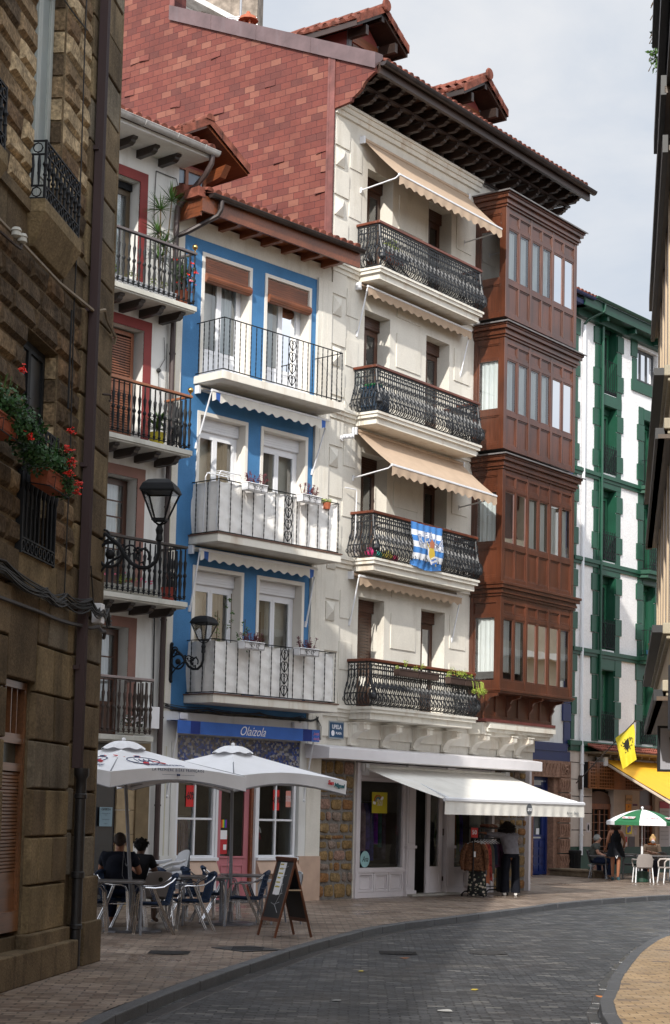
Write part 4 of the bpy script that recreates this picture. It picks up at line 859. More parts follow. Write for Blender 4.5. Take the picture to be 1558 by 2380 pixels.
mb = MB(); mb.box(-5.2, .08, -.78, 0, 13.86, 13.93); mb.obj('soffit', whitewall, Lh)
dkb = WOOD('black_brown_bracket', (.022,.014,.011), 'Y', .6)
def bracket(L): return MB().prism([(0,0),(-L,0),(-L,-.04),(-L+.05,-.06),(-L+.06,-.1),(-L+.13,-.14),(0,-.15)], 'x', -.055, .055)
b0 = bracket(.52).obj('rafter', dkb, Lh); b0.location = (-.5, 0, 13.86)
for x in (-1.05,-1.6,-2.15): c = b0.copy(); SC.collection.objects.link(c); c.location = (x, 0, 13.86)
mb = MB(); gutter(mb, [(-5.2,-.88,14.02),(.14,-.88,13.98)], .085)
for x in (-1.75,-.95,-.25): mb.tube(ring((x,-.88,14.0), .095, 'x', 8, math.pi, 2*math.pi), .01, 4)
mb.obj('gutter', zinc, Lh, smooth=True)
mb = MB(); mb.tube([(.02,-.86,13.92),(.02,-.84,13.75),(.0,-.7,13.55),(-.06,-.3,13.22),(-.12,-.12,13.02),(-.12,-.1,12.7),(-.12,-.1,3.4),(-.12,-.1,.1)], .055, 8)
for z in (1.8,3.4,5.2,7.3,9.1,10.2,12.2): mb.tube([(-.12,-.1,z),(-.12,-.1,z+.03)], .066, 8)
mb.obj('downpipe', M('brown_downpipe',(.055,.035,.033),.45,.25,3), Lh, smooth=True)
mb = MB(); mb.tube([(.02,-.03,13.0),(.02,-.03,8),(.02,-.03,3.1),(.06,-.04,2.9),(.06,-.04,2.5)], .014, 6); mb.tube([(.1,-.03,2.9),(.1,-.03,.2)], .03, 8); mb.obj('conduit', M('cream_conduit',(.55,.52,.4),.5,.1,4), Lh)
def turned(m_, x, y, z0, h):
    q = [(0,.008),(.05,.014),(.07,.022),(.09,.012),(.2,.013),(.32,.02),(.42,.011),(.45,.02),(.47,.024),(.49,.02),(.52,.010),(.56,.012),(.72,.022),(.76,.012),(.85,.010),(.97,.010)]
    m_.lathe([(r*1.55, z0+t*h) for t, r in q], x, y, 6)
def left_balcony(z, p, u1=-.04, hr=wood, mat=black, h=1.02, br=True):
    u0 = -2.7; m_ = MB(); m_.box(u0, u1, -p, 0, z-.09, z+.0); m_.box(u0, u1-.02, -p+.03, 0, z-.12, z-.09); sl = m_.obj('balcony_slab', dirtywhite, Lh, bevel=.006)
    r_ = MB(); y = -p+.05; x = u0+.04; n = int((u1-.04-u0)/.125)
    for i in range(n+1): turned(r_, u1-.05-i*.125, y, z+.04, h-.07)
    for i in range(1, 6): turned(r_, u1-.05, y+(p-.06)*i/6, z+.04, h-.07)
    r_.box(u0,u1-.03,y-.012,y+.012,z+.06,z+.075); r_.box(u1-.065,u1-.035,y,0,z+.06,z+.075); r_.box(u0,u1-.03,y-.012,y+.012,z+h-.05,z+h-.035)
    rl = r_.obj('railing', mat, sl, smooth=True)
    m_ = MB(); m_.box(u0, u1-.01, y-.03, y+.03, z+h-.035, z+h+.01); m_.box(u1-.08, u1-.02, y+.03, 0, z+h-.034, z+h+.008); m_.obj('handrail', hr, sl, bevel=.006)
    if br:
        bb = bracket(p-.12).obj('bracket', dkb, Lh); bb.location = (-.35, 0, z-.12)
        for x in (-.85,-1.35,-1.85): c = bb.copy(); SC.collection.objects.link(c); c.location = (x, 0, z-.12)
    return sl
brass = M('brass', (.5,.33,.12), .25, .1, 4, metal=1)
for i, (z, p) in enumerate(zip(fz, pj)):
    sl = left_balcony(z, p, -.12 if i < 3 else -.86, [M('grey_handrail',(.12,.1,.1),.5,.2,5), WOOD('orange_handrail',(.3,.1,.035),'X',.4), dkb, M('pale_handrail',(.25,.2,.19),.6,.2,5)][i], black if i < 3 else rustiron, br=i < 3)
    if i < 2: MB().ball((-.17,-p+.05,z+1.13), .055, 12).lathe([(.03,0),(.012,.04),(.02,.06)], -.17, -p+.05, 8, z+1.02).obj('brass_knob', brass, sl, smooth=True)
mb = MB(); mb.box(-5.2,-1.05,.02,.1,0,3); mb.obj('bar_front', M('dark_shopfront',(.02,.022,.026),.25,.2,2), Lh)
mb = MB(); 
for i in range(7): mb.box(-1.05,-.62,-.02,.12,i*.43,i*.43+.42)
for i in (1,2,3,4): mb.box(-.62,-.3,-.06,.1,1.15,3.0)
mb.obj('stone_pier', M('sand_stone',(.36,.27,.16),.7,.2,4,bump=.15), Lh)
mb = MB(); mb.box(-.62,-.42,-.02,.1,0,1.15); mb.box(-.42,-.24,-.02,.1,0,3); mb.box(.22,.30,-.08,-.02,0,3.0); mb.obj('pilaster', whitewall, Lh)
# small dormer-like lean-to roof above the blue house, against the shingles
A_ = thing('attic_dormer', 'small wooden attic with tiled gable roof tucked between the white house and the shingle wall', 'dormer', FB.pt(-3.5,-.5,13.3), FB.rz)
mb = MB(); mb.box(-.75,.55,.15,2.5,-.6,1.0); mb.obj('dormer_wall', M('attic_red',(.15,.03,.025),.6,.2,3), A_)
mb = MB(); mb.frame(-.6,.45,.12,.92,.09,.16,.07); mb.box(-.1,-.02,.09,.15,.18,.86); fr = mb.obj('window_frame', wood, A_); MB().quad((-.55,.13,.15),(.4,.13,.15),(.4,.13,.88),(-.55,.13,.88)).obj('pane', M('attic_glass',(.2,.25,.3),.05), fr)
mb = MB()
for s in (-1, 1):
    q = MB(); tiles(q, 0, 3.2, 0, 0, 1.12, .66, .21, .36); q.rot(Matrix(((0,-s,0,-.1+s*1.12),(1,0,0,-.5),(0,0,1,1.0),(0,0,0,1)))); mb.add(q.v, q.f)
    for i in range(3):
        t0 = i/3; t1 = (i+1)/3+.04; A0 = (-.1+s*1.12*(1-t0), 1.0+.66*t0); B0 = (-.1+s*1.12*(1-min(1,t1)), 1.0+.66*min(1,t1))
        mb.add([(A0[0],-.56,A0[1]-.05),(B0[0],-.56,B0[1]-.05),(B0[0],-.56,B0[1]+.1),(A0[0],-.56,A0[1]+.12),(A0[0],-.3,A0[1]-.05),(B0[0],-.3,B0[1]-.05),(B0[0],-.3,B0[1]+.1),(A0[0],-.3,A0[1]+.12)], [(0,1,2,3),(7,6,5,4),(0,3,7,4),(1,5,6,2),(3,2,6,7)])
ridge(mb, (-.1,-.55,1.72), (-.1,2.7,1.72), .11); mb.obj('roof', tile, A_)
mb = MB()
for s in (-1, 1): mb.add([(-.1,-.5,1.56),(-.1+s*1.12,-.5,.92),(-.1+s*1.12,2.7,.92),(-.1,2.7,1.56),(-.1,-.5,1.62),(-.1+s*1.12,-.5,.98),(-.1+s*1.12,2.7,.98),(-.1,2.7,1.62)], [(0,1,2,3),(0,1,5,4),(1,2,6,5)])
mb.prism([(-.45,1.0),(-.3,.78),(.15,.7),(.15,.95)], 'x', .45, .6); mb.obj('eaves', eavewood, A_)
# ================= brown stone house on the left =================
Sh = thing('stone_house', 'weathered brown ashlar house with rusticated blocks, iron balcony and rusty drainpipe', 'house', FS.pt(0), FS.rz)
st = []
for nm, c in (('ashlar_brown',(.155,.113,.066)),('ashlar_umber',(.12,.086,.05)),('ashlar_ochre',(.21,.155,.085)),('ashlar_grey',(.17,.14,.10))):
    st.append(M(nm, c, .9, .42, 1.6, fine=.22, bump=.55, bs=38, stain=.7, stcol=(.035,.024,.015)))
rough_st = []
for nm, c in (('rustic_brown',(.225,.155,.088)),('rustic_dark',(.10,.07,.043)),('rustic_sand',(.42,.315,.19)),('rustic_rust',(.17,.108,.06))):
    rough_st.append(M(nm, c, .9, .45, 4, fine=.35, bump=.9, bs=24, stain=.9, stcol=(.025,.016,.01)))
win = [(-3.15,-2.05,7.95,10.7),(-3.12,-1.9,4.34,6.66),(-3.1,-1.95,11.6,13.2),(-5.6,-4.75,7.95,10.7),(-3.38,-2.45,.45,3.05)]
def block(m_, a, b, c, d, p, g=.012, ch=.03, rnd=None, rough=0):
    j = (lambda: rnd.uniform(-rough, rough)) if rnd and rough else (lambda: 0)
    a += g; b -= g; c += g; d -= g
    if b-a < .03 or d-c < .03: return
    ch = min(ch, (b-a)/3, (d-c)/3)
    B = [(a,0,c),(b,0,c),(b,0,d),(a,0,d)]; Fp = [(a+ch,-p+j(),c+ch),(b-ch,-p+j(),c+ch),(b-ch,-p+j(),d-ch),(a+ch,-p+j(),d-ch)]
    m_.add(B+Fp, [(4,5,6,7),(0,1,5,4),(1,2,6,5),(2,3,7,6),(3,0,4,7)])
def blocks(m_, u0, u1, z0, z1, h, wmin, wmax, p, seed, mats, holes=(), **k):
    rnd = random.Random(seed); z = z0; row = 0; nrow = max(1, round((z1-z0)/h)); h = (z1-z0)/nrow
    for r in range(nrow):
        c, d = z0+r*h, z0+(r+1)*h; spans = [(u0, u1)]
        for (a, b, e, f) in holes:
            if c < f-.02 and d > e+.02: spans = [s_ for (x0, x1) in spans for s_ in ((x0, min(x1, a)), (max(x0, b), x1)) if s_[1]-s_[0] > .02]
        for x0, x1 in spans:
            x = x0+(rnd.uniform(-wmin*.6, 0) if wmax < 3 else 0)
            while x < x1-.01:
                w_ = rnd.uniform(wmin, wmax); b = min(x+w_, x1)
                if x1-b < wmin*.45: b = x1
                m_.k = rnd.choice(mats); block(m_, max(x, x0), b, c, d, p*rnd.uniform(.85,1.15), rnd=rnd, **k); x = b
mb = MB(); wall(mb, -9, 0, 0, 13.6, win, 0, .20); mb.k = 0
mb.box(0-.42,0,0.001,.3,0,13.4)
mb.obj('wall', st, Sh)
m_ = MB()
blocks(m_, -6.4, -1.12, 7.95, 13.3, .255, .42, .85, .045, 3, (0,0,2,2,1,3), win, g=.013, ch=.04, rough=.016)
m_.obj('rusticated_blocks', rough_st, Sh)
m_ = MB(); blocks(m_, -6.4, -1.12, 4.38, 7.42, .255, .42, .85, .045, 5, (1,1,0,3,1), win, g=.013, ch=.04, rough=.016); m_.obj('rusticated_blocks', rough_st, Sh)
# window jamb blocks inside the reveals
m_ = MB()
for (a, b, c, d) in win[:3]:
    z = c; k = 0
    while z < d-.1:
        m_.k = k % 3; m_.box(b-.02-(k % 2)*.0, b+.01, .02, .15, z+.012, z+.24); z += .255; k += 1
m_.obj('jamb_blocks', rough_st, Sh)
m_ = MB(); blocks(m_, -9, -1.12, 7.42, 7.93, .52, .9, 1.3, .03, 8, (0,1,2), g=.004, ch=.01); m_.k = 0; m_.box(-9,-1.1,-.07,0,7.78,7.9)
blocks(m_, -9, -1.12, 3.98, 4.34, .37, .9, 1.4, .05, 9, (0,2,1), [], g=.004, ch=.01)
m_.obj('string_course', st, Sh)
# smooth quoin strips either side of the drainpipe, stepped plinth below
m_ = MB(); blocks(m_, -.74, .0, .95, 13.35, .49, 5, 6, .09, 11, (0,1,2,3), g=.004, ch=.012); blocks(m_, -1.14, -.80, 1.0, 13.35, .49, 5, 6, .05, 12, (1,0,3,2), g=.005, ch=.012)
blocks(m_, -2.44, -1.1, .45, 3.95, .5, .5, .85, .07, 13, (0,2,1,3), [], g=.004, ch=.01); blocks(m_, -9, -3.4, .4, 3.95, .5, .5, .9, .07, 14, (0,2,1), [], g=.004, ch=.01); m_.k = 1; m_.box(-3.4,-2.44,-.06,0,3.05,3.97)
m_.k = 0
for p, z in ((.15,.98),(.21,.48)): m_.box(-.74, .01+(p-.1)*.0, -p, .02, 0, z)
m_.box(-2.62,-1.08,-.14,0,0,.46); m_.box(-9,-1.08,-.24,0,0,.32); m_.box(-.035,.03,-.09,.3,0,13.4)
m_.obj('quoins', st, Sh, bevel=.012)
m_ = MB(); m_.box(-9, -.0, .45, 9, 0, 14.1); m_.box(-60,-9,0,9,0,14.1); m_.obj('rear_body', st[0], Sh)
m_ = MB(); m_.box(-9,0,0.0,.5,13.2,14.1); m_.box(-60,.3,-.5,9.2,14.1,14.35); m_.prism([(-.5,14.35),(9.2,14.35),(4.5,15.4)], 'x', -9, .3); m_.obj('roof', tile, Sh)
# windows
wg = M('old_white_frame', (.38,.4,.37), .6, .15, 4)
for i, (a, b, c, d) in enumerate(win[:4]):
    window(Sh, a+.04, b-.025, c, d-.02, .135, wg if i != 1 else black, 2, .09 if i != 1 else .06, .45, curtain if i != 1 else None, name='balcony_door', gl=M('dusty_pane%d' % i,(.24,.27,.26) if i != 1 else (.02,.02,.02),.35))
m_ = MB(); m_.frame(-3.36,-2.47,.5,3.03,.02,.1,.07,.2); m_.box(-3.3,-2.53,.03,.12,2.4,2.5); m_.box(-3.3,-2.53,.03,.12,2.12,2.2)
for i in range(1,4): m_.box(-3.3+.19*i-.012,-3.3+.19*i+.012,.04,.09,2.5,2.96)
m_.box(-3.3,-2.53,.06,.15,.5,1.1)
for i in range(28): m_.tube([(-3.3,.07,1.12+i*.036),(-2.53,.07,1.12+i*.036)], .02, 6)
m_.obj('wooden_shopfront', WOOD('varnished_shopfront',(.17,.07,.028),'X',.4), Sh)
MB().quad((-3.32,.1,2.2),(-2.5,.1,2.2),(-2.5,.1,3.0),(-3.32,.1,3.0)).obj('pane', M('dusty_glass',(.05,.06,.05),.2), Sh)
def stone_balcony(u0, u1, z, p, h):
    m_ = MB(); m_.box(u0,u1,-p,0,z-.14,z); m_.add([(u0,-p,z-.14),(u1,-p,z-.14),(u1,0,z-.14),(u0,0,z-.14),(u0+.12,-.08,z-.46),(u1-.12,-.08,z-.46),(u1-.12,0,z-.46),(u0+.12,0,z-.46)], [(0,1,5,4),(1,2,6,5),(3,0,4,7),(4,5,6,7)])
    sl = m_.obj('stone_ledge', st[2], Sh, bevel=.008); r_ = MB(); y = -p+.03; a, b = u0+.05, u1-.05
    for zz in (.02, .15, h-.14, h): r_.box(a,b,y-.01,y+.01,z+zz-.008,z+zz+.008); r_.box(a-.01,a+.01,y,0,z+zz-.008,z+zz+.008); r_.box(b-.01,b+.01,y,0,z+zz-.008,z+zz+.008)
    n = 9
    for i in range(n+1):
        x = a+(b-a)*i/n; r_.lathe([(.013,.15),(.014,.24),(.026,.26),(.014,.29),(.018,.34),(.032,.37),(.018,.40),(.014,.44),(.013,h-.14)], x, y, 6, z)
        if i < n: xm = x+(b-a)/n/2; r_.tube(ring((xm,y,z+.085), .045, 'y', 8), .012, 4); r_.tube(ring((xm,y,z+h-.07), .045, 'y', 8), .012, 4)
    for x in (a, b): r_.box(x-.013,x+.013,y-.013,y+.013,z,z+h+.01); r_.tube(ring((x,y/2-.01,z+.085), .05, 'x', 8), .008, 4); r_.tube(ring((x,y/2-.01,z+h-.07), .05, 'x', 8), .008, 4)
    for k in (.35,.7): r_.lathe([(.009,.15),(.02,.37),(.009,h-.14)], a, y*(1-k), 6, z)
    r_.obj('railing', black, sl)
stone_balcony(-3.28,-1.92,7.92,.22,.62); stone_balcony(-5.75,-4.5,7.92,.22,.62)
# iron window guard on the lower window
r_ = MB(); a, b, y = -3.14,-1.98,-.06; z0, z1 = 4.33, 5.7
for zz in (z0, z0+.14, z1-.1, z1): r_.box(a,b,y-.01,y+.01,zz-.008,zz+.008)
for i in range(9):
    x = a+(b-a)*i/8; r_.lathe([(.013,z0+.14),(.013,z0+.62),(.024,z0+.66),(.032,z0+.72),(.024,z0+.78),(.013,z0+.82),(.013,z1)], x, y, 6)
    if i < 8: r_.tube(ring((x+(b-a)/16,y,z0+.07), .05, 'y', 8), .012, 4); r_.tube(ring((x+(b-a)/16,y,z1-.05), .04, 'y', 8), .008, 4)
for x in (a,b): r_.box(x-.012,x+.012,y-.012,.02,z0-.02,z1+.02)
r_.obj('window_guard', black, Sh)
# drainpipe
m_ = MB(); m_.box(-1.0,-.90,-.17,-.07,2.2,13.3)
for i in range(3): m_.box(-.985+.03*i,-.975+.03*i,-.176,-.17,2.2,13.3)
for z in (3.3,5.6,7.4,9.3,11.5): m_.box(-1.03,-.87,-.12,-.02,z,z+.05)
m_.obj('drainpipe', M('rusty_drainpipe',(.045,.024,.024),.5,.3,2,stretch=(1,1,.3)), Sh, bevel=.01)
m_ = MB(); m_.lathe([(.085,2.2),(.085,2.12),(.06,2.08),(.06,1.92),(.072,1.91),(.072,1.87),(.06,1.86),(.06,1.06),(.075,1.05),(.075,.99),(.06,.98),(.06,.48),(.07,.47),(.07,.43),(.055,.42),(.055,.02)], -.95, -.17, 10)
m_.obj('iron_shoe', M('black_castiron',(.014,.013,.014),.45,.3,5,bump=.2), Sh, smooth=True)
# ================= opposite corner building on the right with stacked bays =================
Rh = thing('bay_window_building', 'tall beige and grey building at the right edge with stacked overhanging bays and dark eaves', 'building', FR.pt(0), FR.rz)
# facade faces left, so the building's inside lies at local -y
bei = M('beige_render', (.52,.40,.27), .75, .1, 2, bump=.05); gry = M('grey_panel', (.25,.25,.29), .45, .1, 2); uw = WOOD('underside_wood', (.07,.042,.022), 'X', .6); sand = M('sand_ledge', (.36,.32,.24), .7, .15, 4, stain=.4); slate = M('slate_black', (.01,.011,.014), .5, .3, 5)
def ledge(m_, z, p=.06, t=.12): m_.box(-p, 8.1, -3.5, p, z-t, z); m_.box(-p+.04, 8.05, -3.5, p-.04, z-t-.05, z-t)
m_ = MB()
for za, zb in ((6.15,6.62),(3.28,3.78)): m_.box(.03, 7.95, -3.4, -.03, za, zb)
m_.obj('spandrel', bei, Rh)
m_ = MB()
for z in (6.74,6.15,3.9,3.28): ledge(m_, z)
m_.obj('ledge', sand, Rh, bevel=.01)
m_ = MB()
for z in (6.15,3.28): m_.box(-.02,8.0,-3.5,.12,z-.22,z-.175)
m_.box(-.3,8.1,-3.5,.08,9.72,9.8); m_.box(.2,8.1,-3.5,.05,9.26,9.32); m_.obj('soffit', uw, Rh)
m_ = MB()
for z in (6.74,3.9): m_.box(-.0,8.15,.05,.17,z-.1,z-.02)
for z in (6.15,3.28): m_.box(-.0,8.15,.05,.15,z-.22,z-.1)
m_.box(-.3,8.15,.06,.12,9.7,9.92); m_.box(.1,8.1,.03,.09,9.2,9.4); m_.box(-2,3.2,.06,.14,10.36,10.6); m_.box(-2,1.2,.10,.2,10.9,11.1)
m_.obj('black_edge', slate, Rh)
for za, zb in ((3.9,6.0),(6.74,9.5)):
    m_ = MB(); m_.box(.10,7.9,-3.3,-.06,za-.1,zb)
    m_.k = 1
    for i in range(5):
        x = .2+i*1.55; m_.box(x,x+.08,-.06,-.02,za,zb); m_.k = 2; m_.box(x+.1,x+1.3,-.07,-.04,za+.05,zb); m_.k = 1; m_.box(x+1.32,x+1.4,-.06,-.02,za,zb)
    m_.box(.04,.11,-.12,-.02,za,zb); m_.box(.06,.12,-.3,-.14,za,zb); m_.k = 2; m_.box(.08,.12,-.42,-.3,za,zb); m_.k = 1; m_.box(.06,.12,-.5,-.42,za,zb); m_.k = 2; m_.box(.085,.12,-3.3,-.5,za+.1,zb)
    m_.obj('bay', [bei, bei, gry], Rh)
m_ = MB(); m_.box(-40,7.9,-9,-1.9,-.3,9.6); m_.box(.2,7.8,-3.4,-1.8,2.8,9.6); m_.obj('wall', bei, Rh)
m_ = MB(); m_.box(-8,8.1,-3.5,.06,9.8,9.9); m_.box(-7,3.0,-3.2,-.05,9.9,12.5); m_.box(-7.5,3.2,-3.3,.06,10.42,10.5); m_.box(-7.5,1.2,-3.3,.1,10.95,11.05); m_.obj('roof', slate, Rh)
m_ = MB(); m_.tube([(7.2,-.25,12.2),(7.2,-.2,11.4),(7.2,-.22,10.9),(7.3,-.4,10.85)], .04, 8); m_.obj('overflow_pipe', pvc, Rh)
# ================= ochre house opposite (seen mirrored in the windows) =================
Oh = thing('ochre_house', 'ochre house across the street, mirrored in the balcony door glass', 'house', (17, 44, 0), 0)
m_ = MB(); ops = [(-8.5+i*3, -7.3+i*3, .8+j*3.2, 3+j*3.2) for i in range(6) for j in range(4)]
wall(m_, -10, 10, 0, 12.5, ops, 0, .3); m_.k = 1
for a, b, c, d in ops: m_.box(a,b,.28,.3,c,d)
m_.k = 2
for j in range(1,4): m_.box(-10,10,-.35,0,j*3.2+.3,j*3.2+.5)
m_.k = 0; m_.box(-10,10,.31,7,0,12.5); m_.k = 1; m_.box(-10.3,10.3,-.9,7.5,12.5,12.8)
T = Matrix.Rotation(math.radians(-110), 4, 'Z'); m_.rot(T)
m_.obj('wall', [M('ochre_wall',(.40,.33,.24),.8,.15,1.5), brownwood, cream_trim], Oh)
# ================= green and white house at the back =================
Gh = thing('green_white_house', 'white roughcast house with green painted quoins, green string courses and small iron balconies', 'house', FG.pt(0), FG.rz)
flz = [(15.4,17.7),(12.8,15.0),(9.95,12.3),(7.1,9.48),(4.2,6.46)]
ops = [(1.76,2.74,a,b) for a, b in flz]+[(4.55,5.35,a,b) for a, b in flz[1:]]+[(4.05,5.5,16.25,17.4)]
mb = MB(); wall(mb, .1, 8, 4.1, 17.75, ops, 0, .35); mb.obj('wall', stucco, Gh)
mb = MB(); mb.box(.15,8,.7,9,0,17.7); mb.prism([(-.2,18.1),(9,18.1),(4.5,20)], 'x', -.2, 8); mb.box(.1,.3,.05,9,4,17.7); mb.obj('rear_body', whitewall, Gh)
m_ = MB()
def quoins(m_, u, w_, z0, z1, side):
    z = z0; k = 0
    while z < z1-.05:
        h = min(.55 if k % 2 else .78, z1-z); e = .1 if k % 2 else 0
        a, b = (u-e, u+w_) if side < 0 else (u, u+w_+e)
        m_.box(a, b, -.05 if k % 2 else -.03, .01, z+.012, z+h-.012); z += h; k += 1
quoins(m_, 1.36, .40, 4.15, 17.7, -1); quoins(m_, 2.74, .3, 4.15, 17.7, 1); quoins(m_, .1, .2, 4.15, 17.5, 1); quoins(m_, 4.22, .33, 4.15, 15.4, -1); quoins(m_, 5.35, .3, 4.15, 15.4, 1); quoins(m_, 3.75, .3, 16.2, 17.7, -1)
for a, b in flz:
    for u0, u1 in ((1.76,2.74),)+(((4.55,5.35),) if b < 17 else ()):
        m_.box(u0-.02, u1+.3, -.04, .02, b, b+.36 if b < 17 else b+.1)
        for x0, x1 in ((u0-.001,u0+.02),(u1-.02,u1+.001)): m_.box(x0, x1, .0, .35, a, b)
        m_.box(u0,u1,0,.35,b-.02,b)
m_.box(3.7,6,-.06,.02,15.85,16.22)
for z in (12.7,9.88,7.03): m_.box(.1,4.3,-.12,.02,z-.12,z); m_.box(.1,4.25,-.07,.02,z-.22,z-.12); m_.prism([(4.2,0),(4.3,-.42),(5.6,-.42),(5.6,0)], 'z', z-.1, z+.02); m_.prism([(4.25,0),(4.35,-.32),(5.6,-.32),(5.6,0)], 'z', z-.22, z-.1)
m_.box(-.1,8,-.14,.02,3.98,4.12); m_.box(-.0,8,-.08,.02,3.8,3.98)
m_.obj('quoins', green, Gh)
m_ = MB(); m_.box(-.2,8,-.52,.1,17.72,17.8); m_.box(-.2,8,-.56,-.5,17.7,18.02); m_.box(0,8,-.2,.0,17.5,17.72)
for x in (1.3,3.1,4.8,6.6): m_.box(x,x+.12,-.48,0,17.55,17.72)
m_.obj('eaves', M('dark_green_paint',(.006,.045,.026),.4,.15,2), Gh)
m_ = MB(); gutter(m_, [(.35,-.62,18.08),(8,-.62,18.08)], .08); m_.tube([(.95,-.6,18.0),(.95,-.58,17.75),(.6,-.2,17.45),(.55,-.08,17.3)], .045, 8); m_.obj('gutter', M('green_gutter',(.01,.06,.035),.4,.2,2), Gh, smooth=True)
m_ = MB(); m_.tube([(.57,-.08,17.3),(.6,-.08,10),(.62,-.08,4.2),(.62,-.12,3.9),(.62,-.12,.6)], .055, 8)
for z in (1.2,2.4,3.4): m_.tube([(.62,-.12,z),(.62,-.12,z+.05)], .07, 8)
m_.obj('downpipe', pvc, Gh, smooth=True)
m_ = MB(); m_.tube([(1.7,-.1,17.6),(1.7,-.1,4.2)], .05, 8); m_.tube([(1.55,-.06,13),(1.6,-.08,12.2),(1.55,-.06,9.8)], .012, 5); m_.obj('green_downpipe', green, Gh)
for i, (a, b) in enumerate(flz):
    gp = M('green_frame%d' % i, (.02,.12,.06), .4, .1, 3) if i == 0 else gp
    window(Gh, 1.8, 2.7, a, b-.02, .28, gp, 2, .06, .0, curtain if i in (1,4) else None, .2 if i < 4 else 0, M('blind_green',(.06,.12,.12),.5,.1,3) if i == 0 else green, mid=2 if i == 4 else 0)
    if i: window(Gh, 4.58, 5.33, a, b-.02, .28, gp, 2, .06, .0, curtain, .15 if i < 4 else 0, green, mid=2 if i == 4 else 0)
window(Gh, 4.07, 5.48, 16.27, 17.38, .15, M('anthracite_frame',(.03,.032,.036),.4), 3, .06, 0, curtain)
def scroll_rail(u0, u1, v, z0, z1, fancy=True):
    r_ = MB(); y = -v; n = max(3, int((u1-u0)/.13))
    for zz in (z0+.04, z1-.1 if fancy else z1): r_.box(u0,u1,y-.008,y+.008,zz-.007,zz+.007)
    for i in range(n+1):
        x = u0+(u1-u0)*i/n; r_.tube([(x,y,z0),(x,y,z1 if not fancy else z1-.1)], .009, 4)
        if fancy and i < n:
            xc = x+(u1-u0)/n/2; hh = z1-.1-z0
            for k in range(4):
                zc = z0+hh*(k+.5)/4
                for s in (-1,1): r_.tube([(xc, y, zc-hh/8)]+[(xc+s*.045*math.sin(t*math.pi/6), y, zc-hh/8+hh/4*t/6) for t in range(1,7)], .008, 4, cap=False)
            r_.tube(ring((xc,y,z1-.04), .03, 'y', 6), .008, 4)
    if v > .1:
        for xx in (u0,u1):
            r_.box(xx-.008,xx+.008,y,0,z0+.03,z0+.05); r_.box(xx-.008,xx+.008,y,0,z1-.11,z1-.09)
            for k in range(1,3): r_.tube([(xx,y*(k/3),z0),(xx,y*(k/3),z1-.1)], .009, 4)
    return r_.obj('balcony_railing', black, Gh)
scroll_rail(1.78,2.72,.02,15.4,16.48,False); scroll_rail(1.78,2.72,.0,15.4,15.6)
for z in (12.8,9.98,7.13,4.2): scroll_rail(1.78,2.72,.04,z,z+.93)
for z in (12.75,9.93,7.08,4.2): scroll_rail(4.45,5.5,.33 if z > 4.5 else .04,z,z+.95)
# cafe front
sandw = M('warm_render', (.5,.43,.38), .8, .12, 2, stain=.2)
m_ = MB()
for i in range(6):
    m_.box(.03,1.38,-.04,.3,.85+i*.52+.01,.85+(i+1)*.52-.015)
m_.box(2.8,4.48,.0,.3,.85,3.8); m_.box(5.55,6.3,.0,.3,.85,3.8); m_.box(.03,8,.05,.3,2.7,3.9); m_.obj('cafe_front', sandw, Gh)
m_ = MB(); m_.box(.03,1.40,-.05,.3,0,.85); m_.box(2.8,4.5,-.03,.3,0,.85); m_.box(5.53,8,-.03,.3,0,.85); m_.obj('green_dado', M('dado_green',(.008,.05,.03),.5,.2,2), Gh)
m_ = MB(); m_.box(1.4,2.8,.3,.9,0,3.3); m_.box(4.5,5.55,.3,.9,0,3.3); m_.k = 1; m_.box(1.38,2.82,.2,.28,0,2.6); m_.box(4.5,5.55,.2,.28,0,2.6); m_.obj('doorway', [darkroom, dark], Gh)
m_ = MB()
for a, b in ((1.42,2.78),(4.52,5.53)):
    m_.frame(a,b,.02,2.1,.1,.16,.07); mid = (a+b)/2; m_.box(mid-.04,mid+.04,.1,.16,.1,2.0)
    for k in range(1,6): m_.box(a+.07,b-.07,.11,.15,.6+k*.25,.62+k*.25)
    for xx in (a+.07+(mid-a-.1)*.5, mid+(b-mid)*.5): m_.box(xx-.012,xx+.012,.11,.15,.6,2.05)
    m_.box(a+.05,mid-.04,.12,.15,.1,.6); m_.box(mid+.04,b-.05,.12,.15,.1,.6); m_.box(a,b,.09,.17,2.1,2.2)
m_.obj('cafe_door', wood, Gh)
m_ = MB(); m_.prism([(1.4,2.2),(2.8,2.2)]+[(2.1+.7*math.cos(t*math.pi/8), 2.32+.28*math.sin(t*math.pi/8)) for t in range(9)], 'y', .12, .2); m_.box(4.5,5.55,.12,.2,2.2,2.7); m_.obj('transom', brownwood, Gh)
m_ = MB(); tiles(m_, .9, 8, -.62, 3.84, .0, 4.05, .13, .25); m_.obj('canopy_roof', M('small_red_tiles',(.24,.07,.045),.7,.4,8,bump=.2), Gh)
m_ = MB(); m_.box(.9,8,-.60,.0,3.74,3.8); gutter(m_, [(1.0,-.66,3.82),(8,-.66,3.82)], .05)
for i in range(14): m_.box(1.1+i*.5,1.16+i*.5,-.55,.0,3.66,3.74)
m_.obj('canopy_eaves', M('canopy_brown',(.14,.1,.06),.6,.3,4), Gh)
m_ = MB()
def lattice(m_, a, b, c, d, y, n, k):
    m_.frame(a,b,c,d,y,y+.05,.05); 
    for i in range(1,n): x = a+(b-a)*i/n; m_.box(x-.014,x+.014,y+.01,y+.03,c,d)
    for i in range(1,k): z = c+(d-c)*i/k; m_.box(a,b,y+.012,y+.034,z-.014,z+.014)
lattice(m_, .82,1.32,2.66,3.5,-.27,5,8); lattice(m_, 1.36,2.4,2.66,3.5,-.27,10,8); lattice(m_, 3.0,4.2,2.66,3.5,-.27,11,8); m_.box(2.4,3.0,-.27,-.22,2.66,3.5)
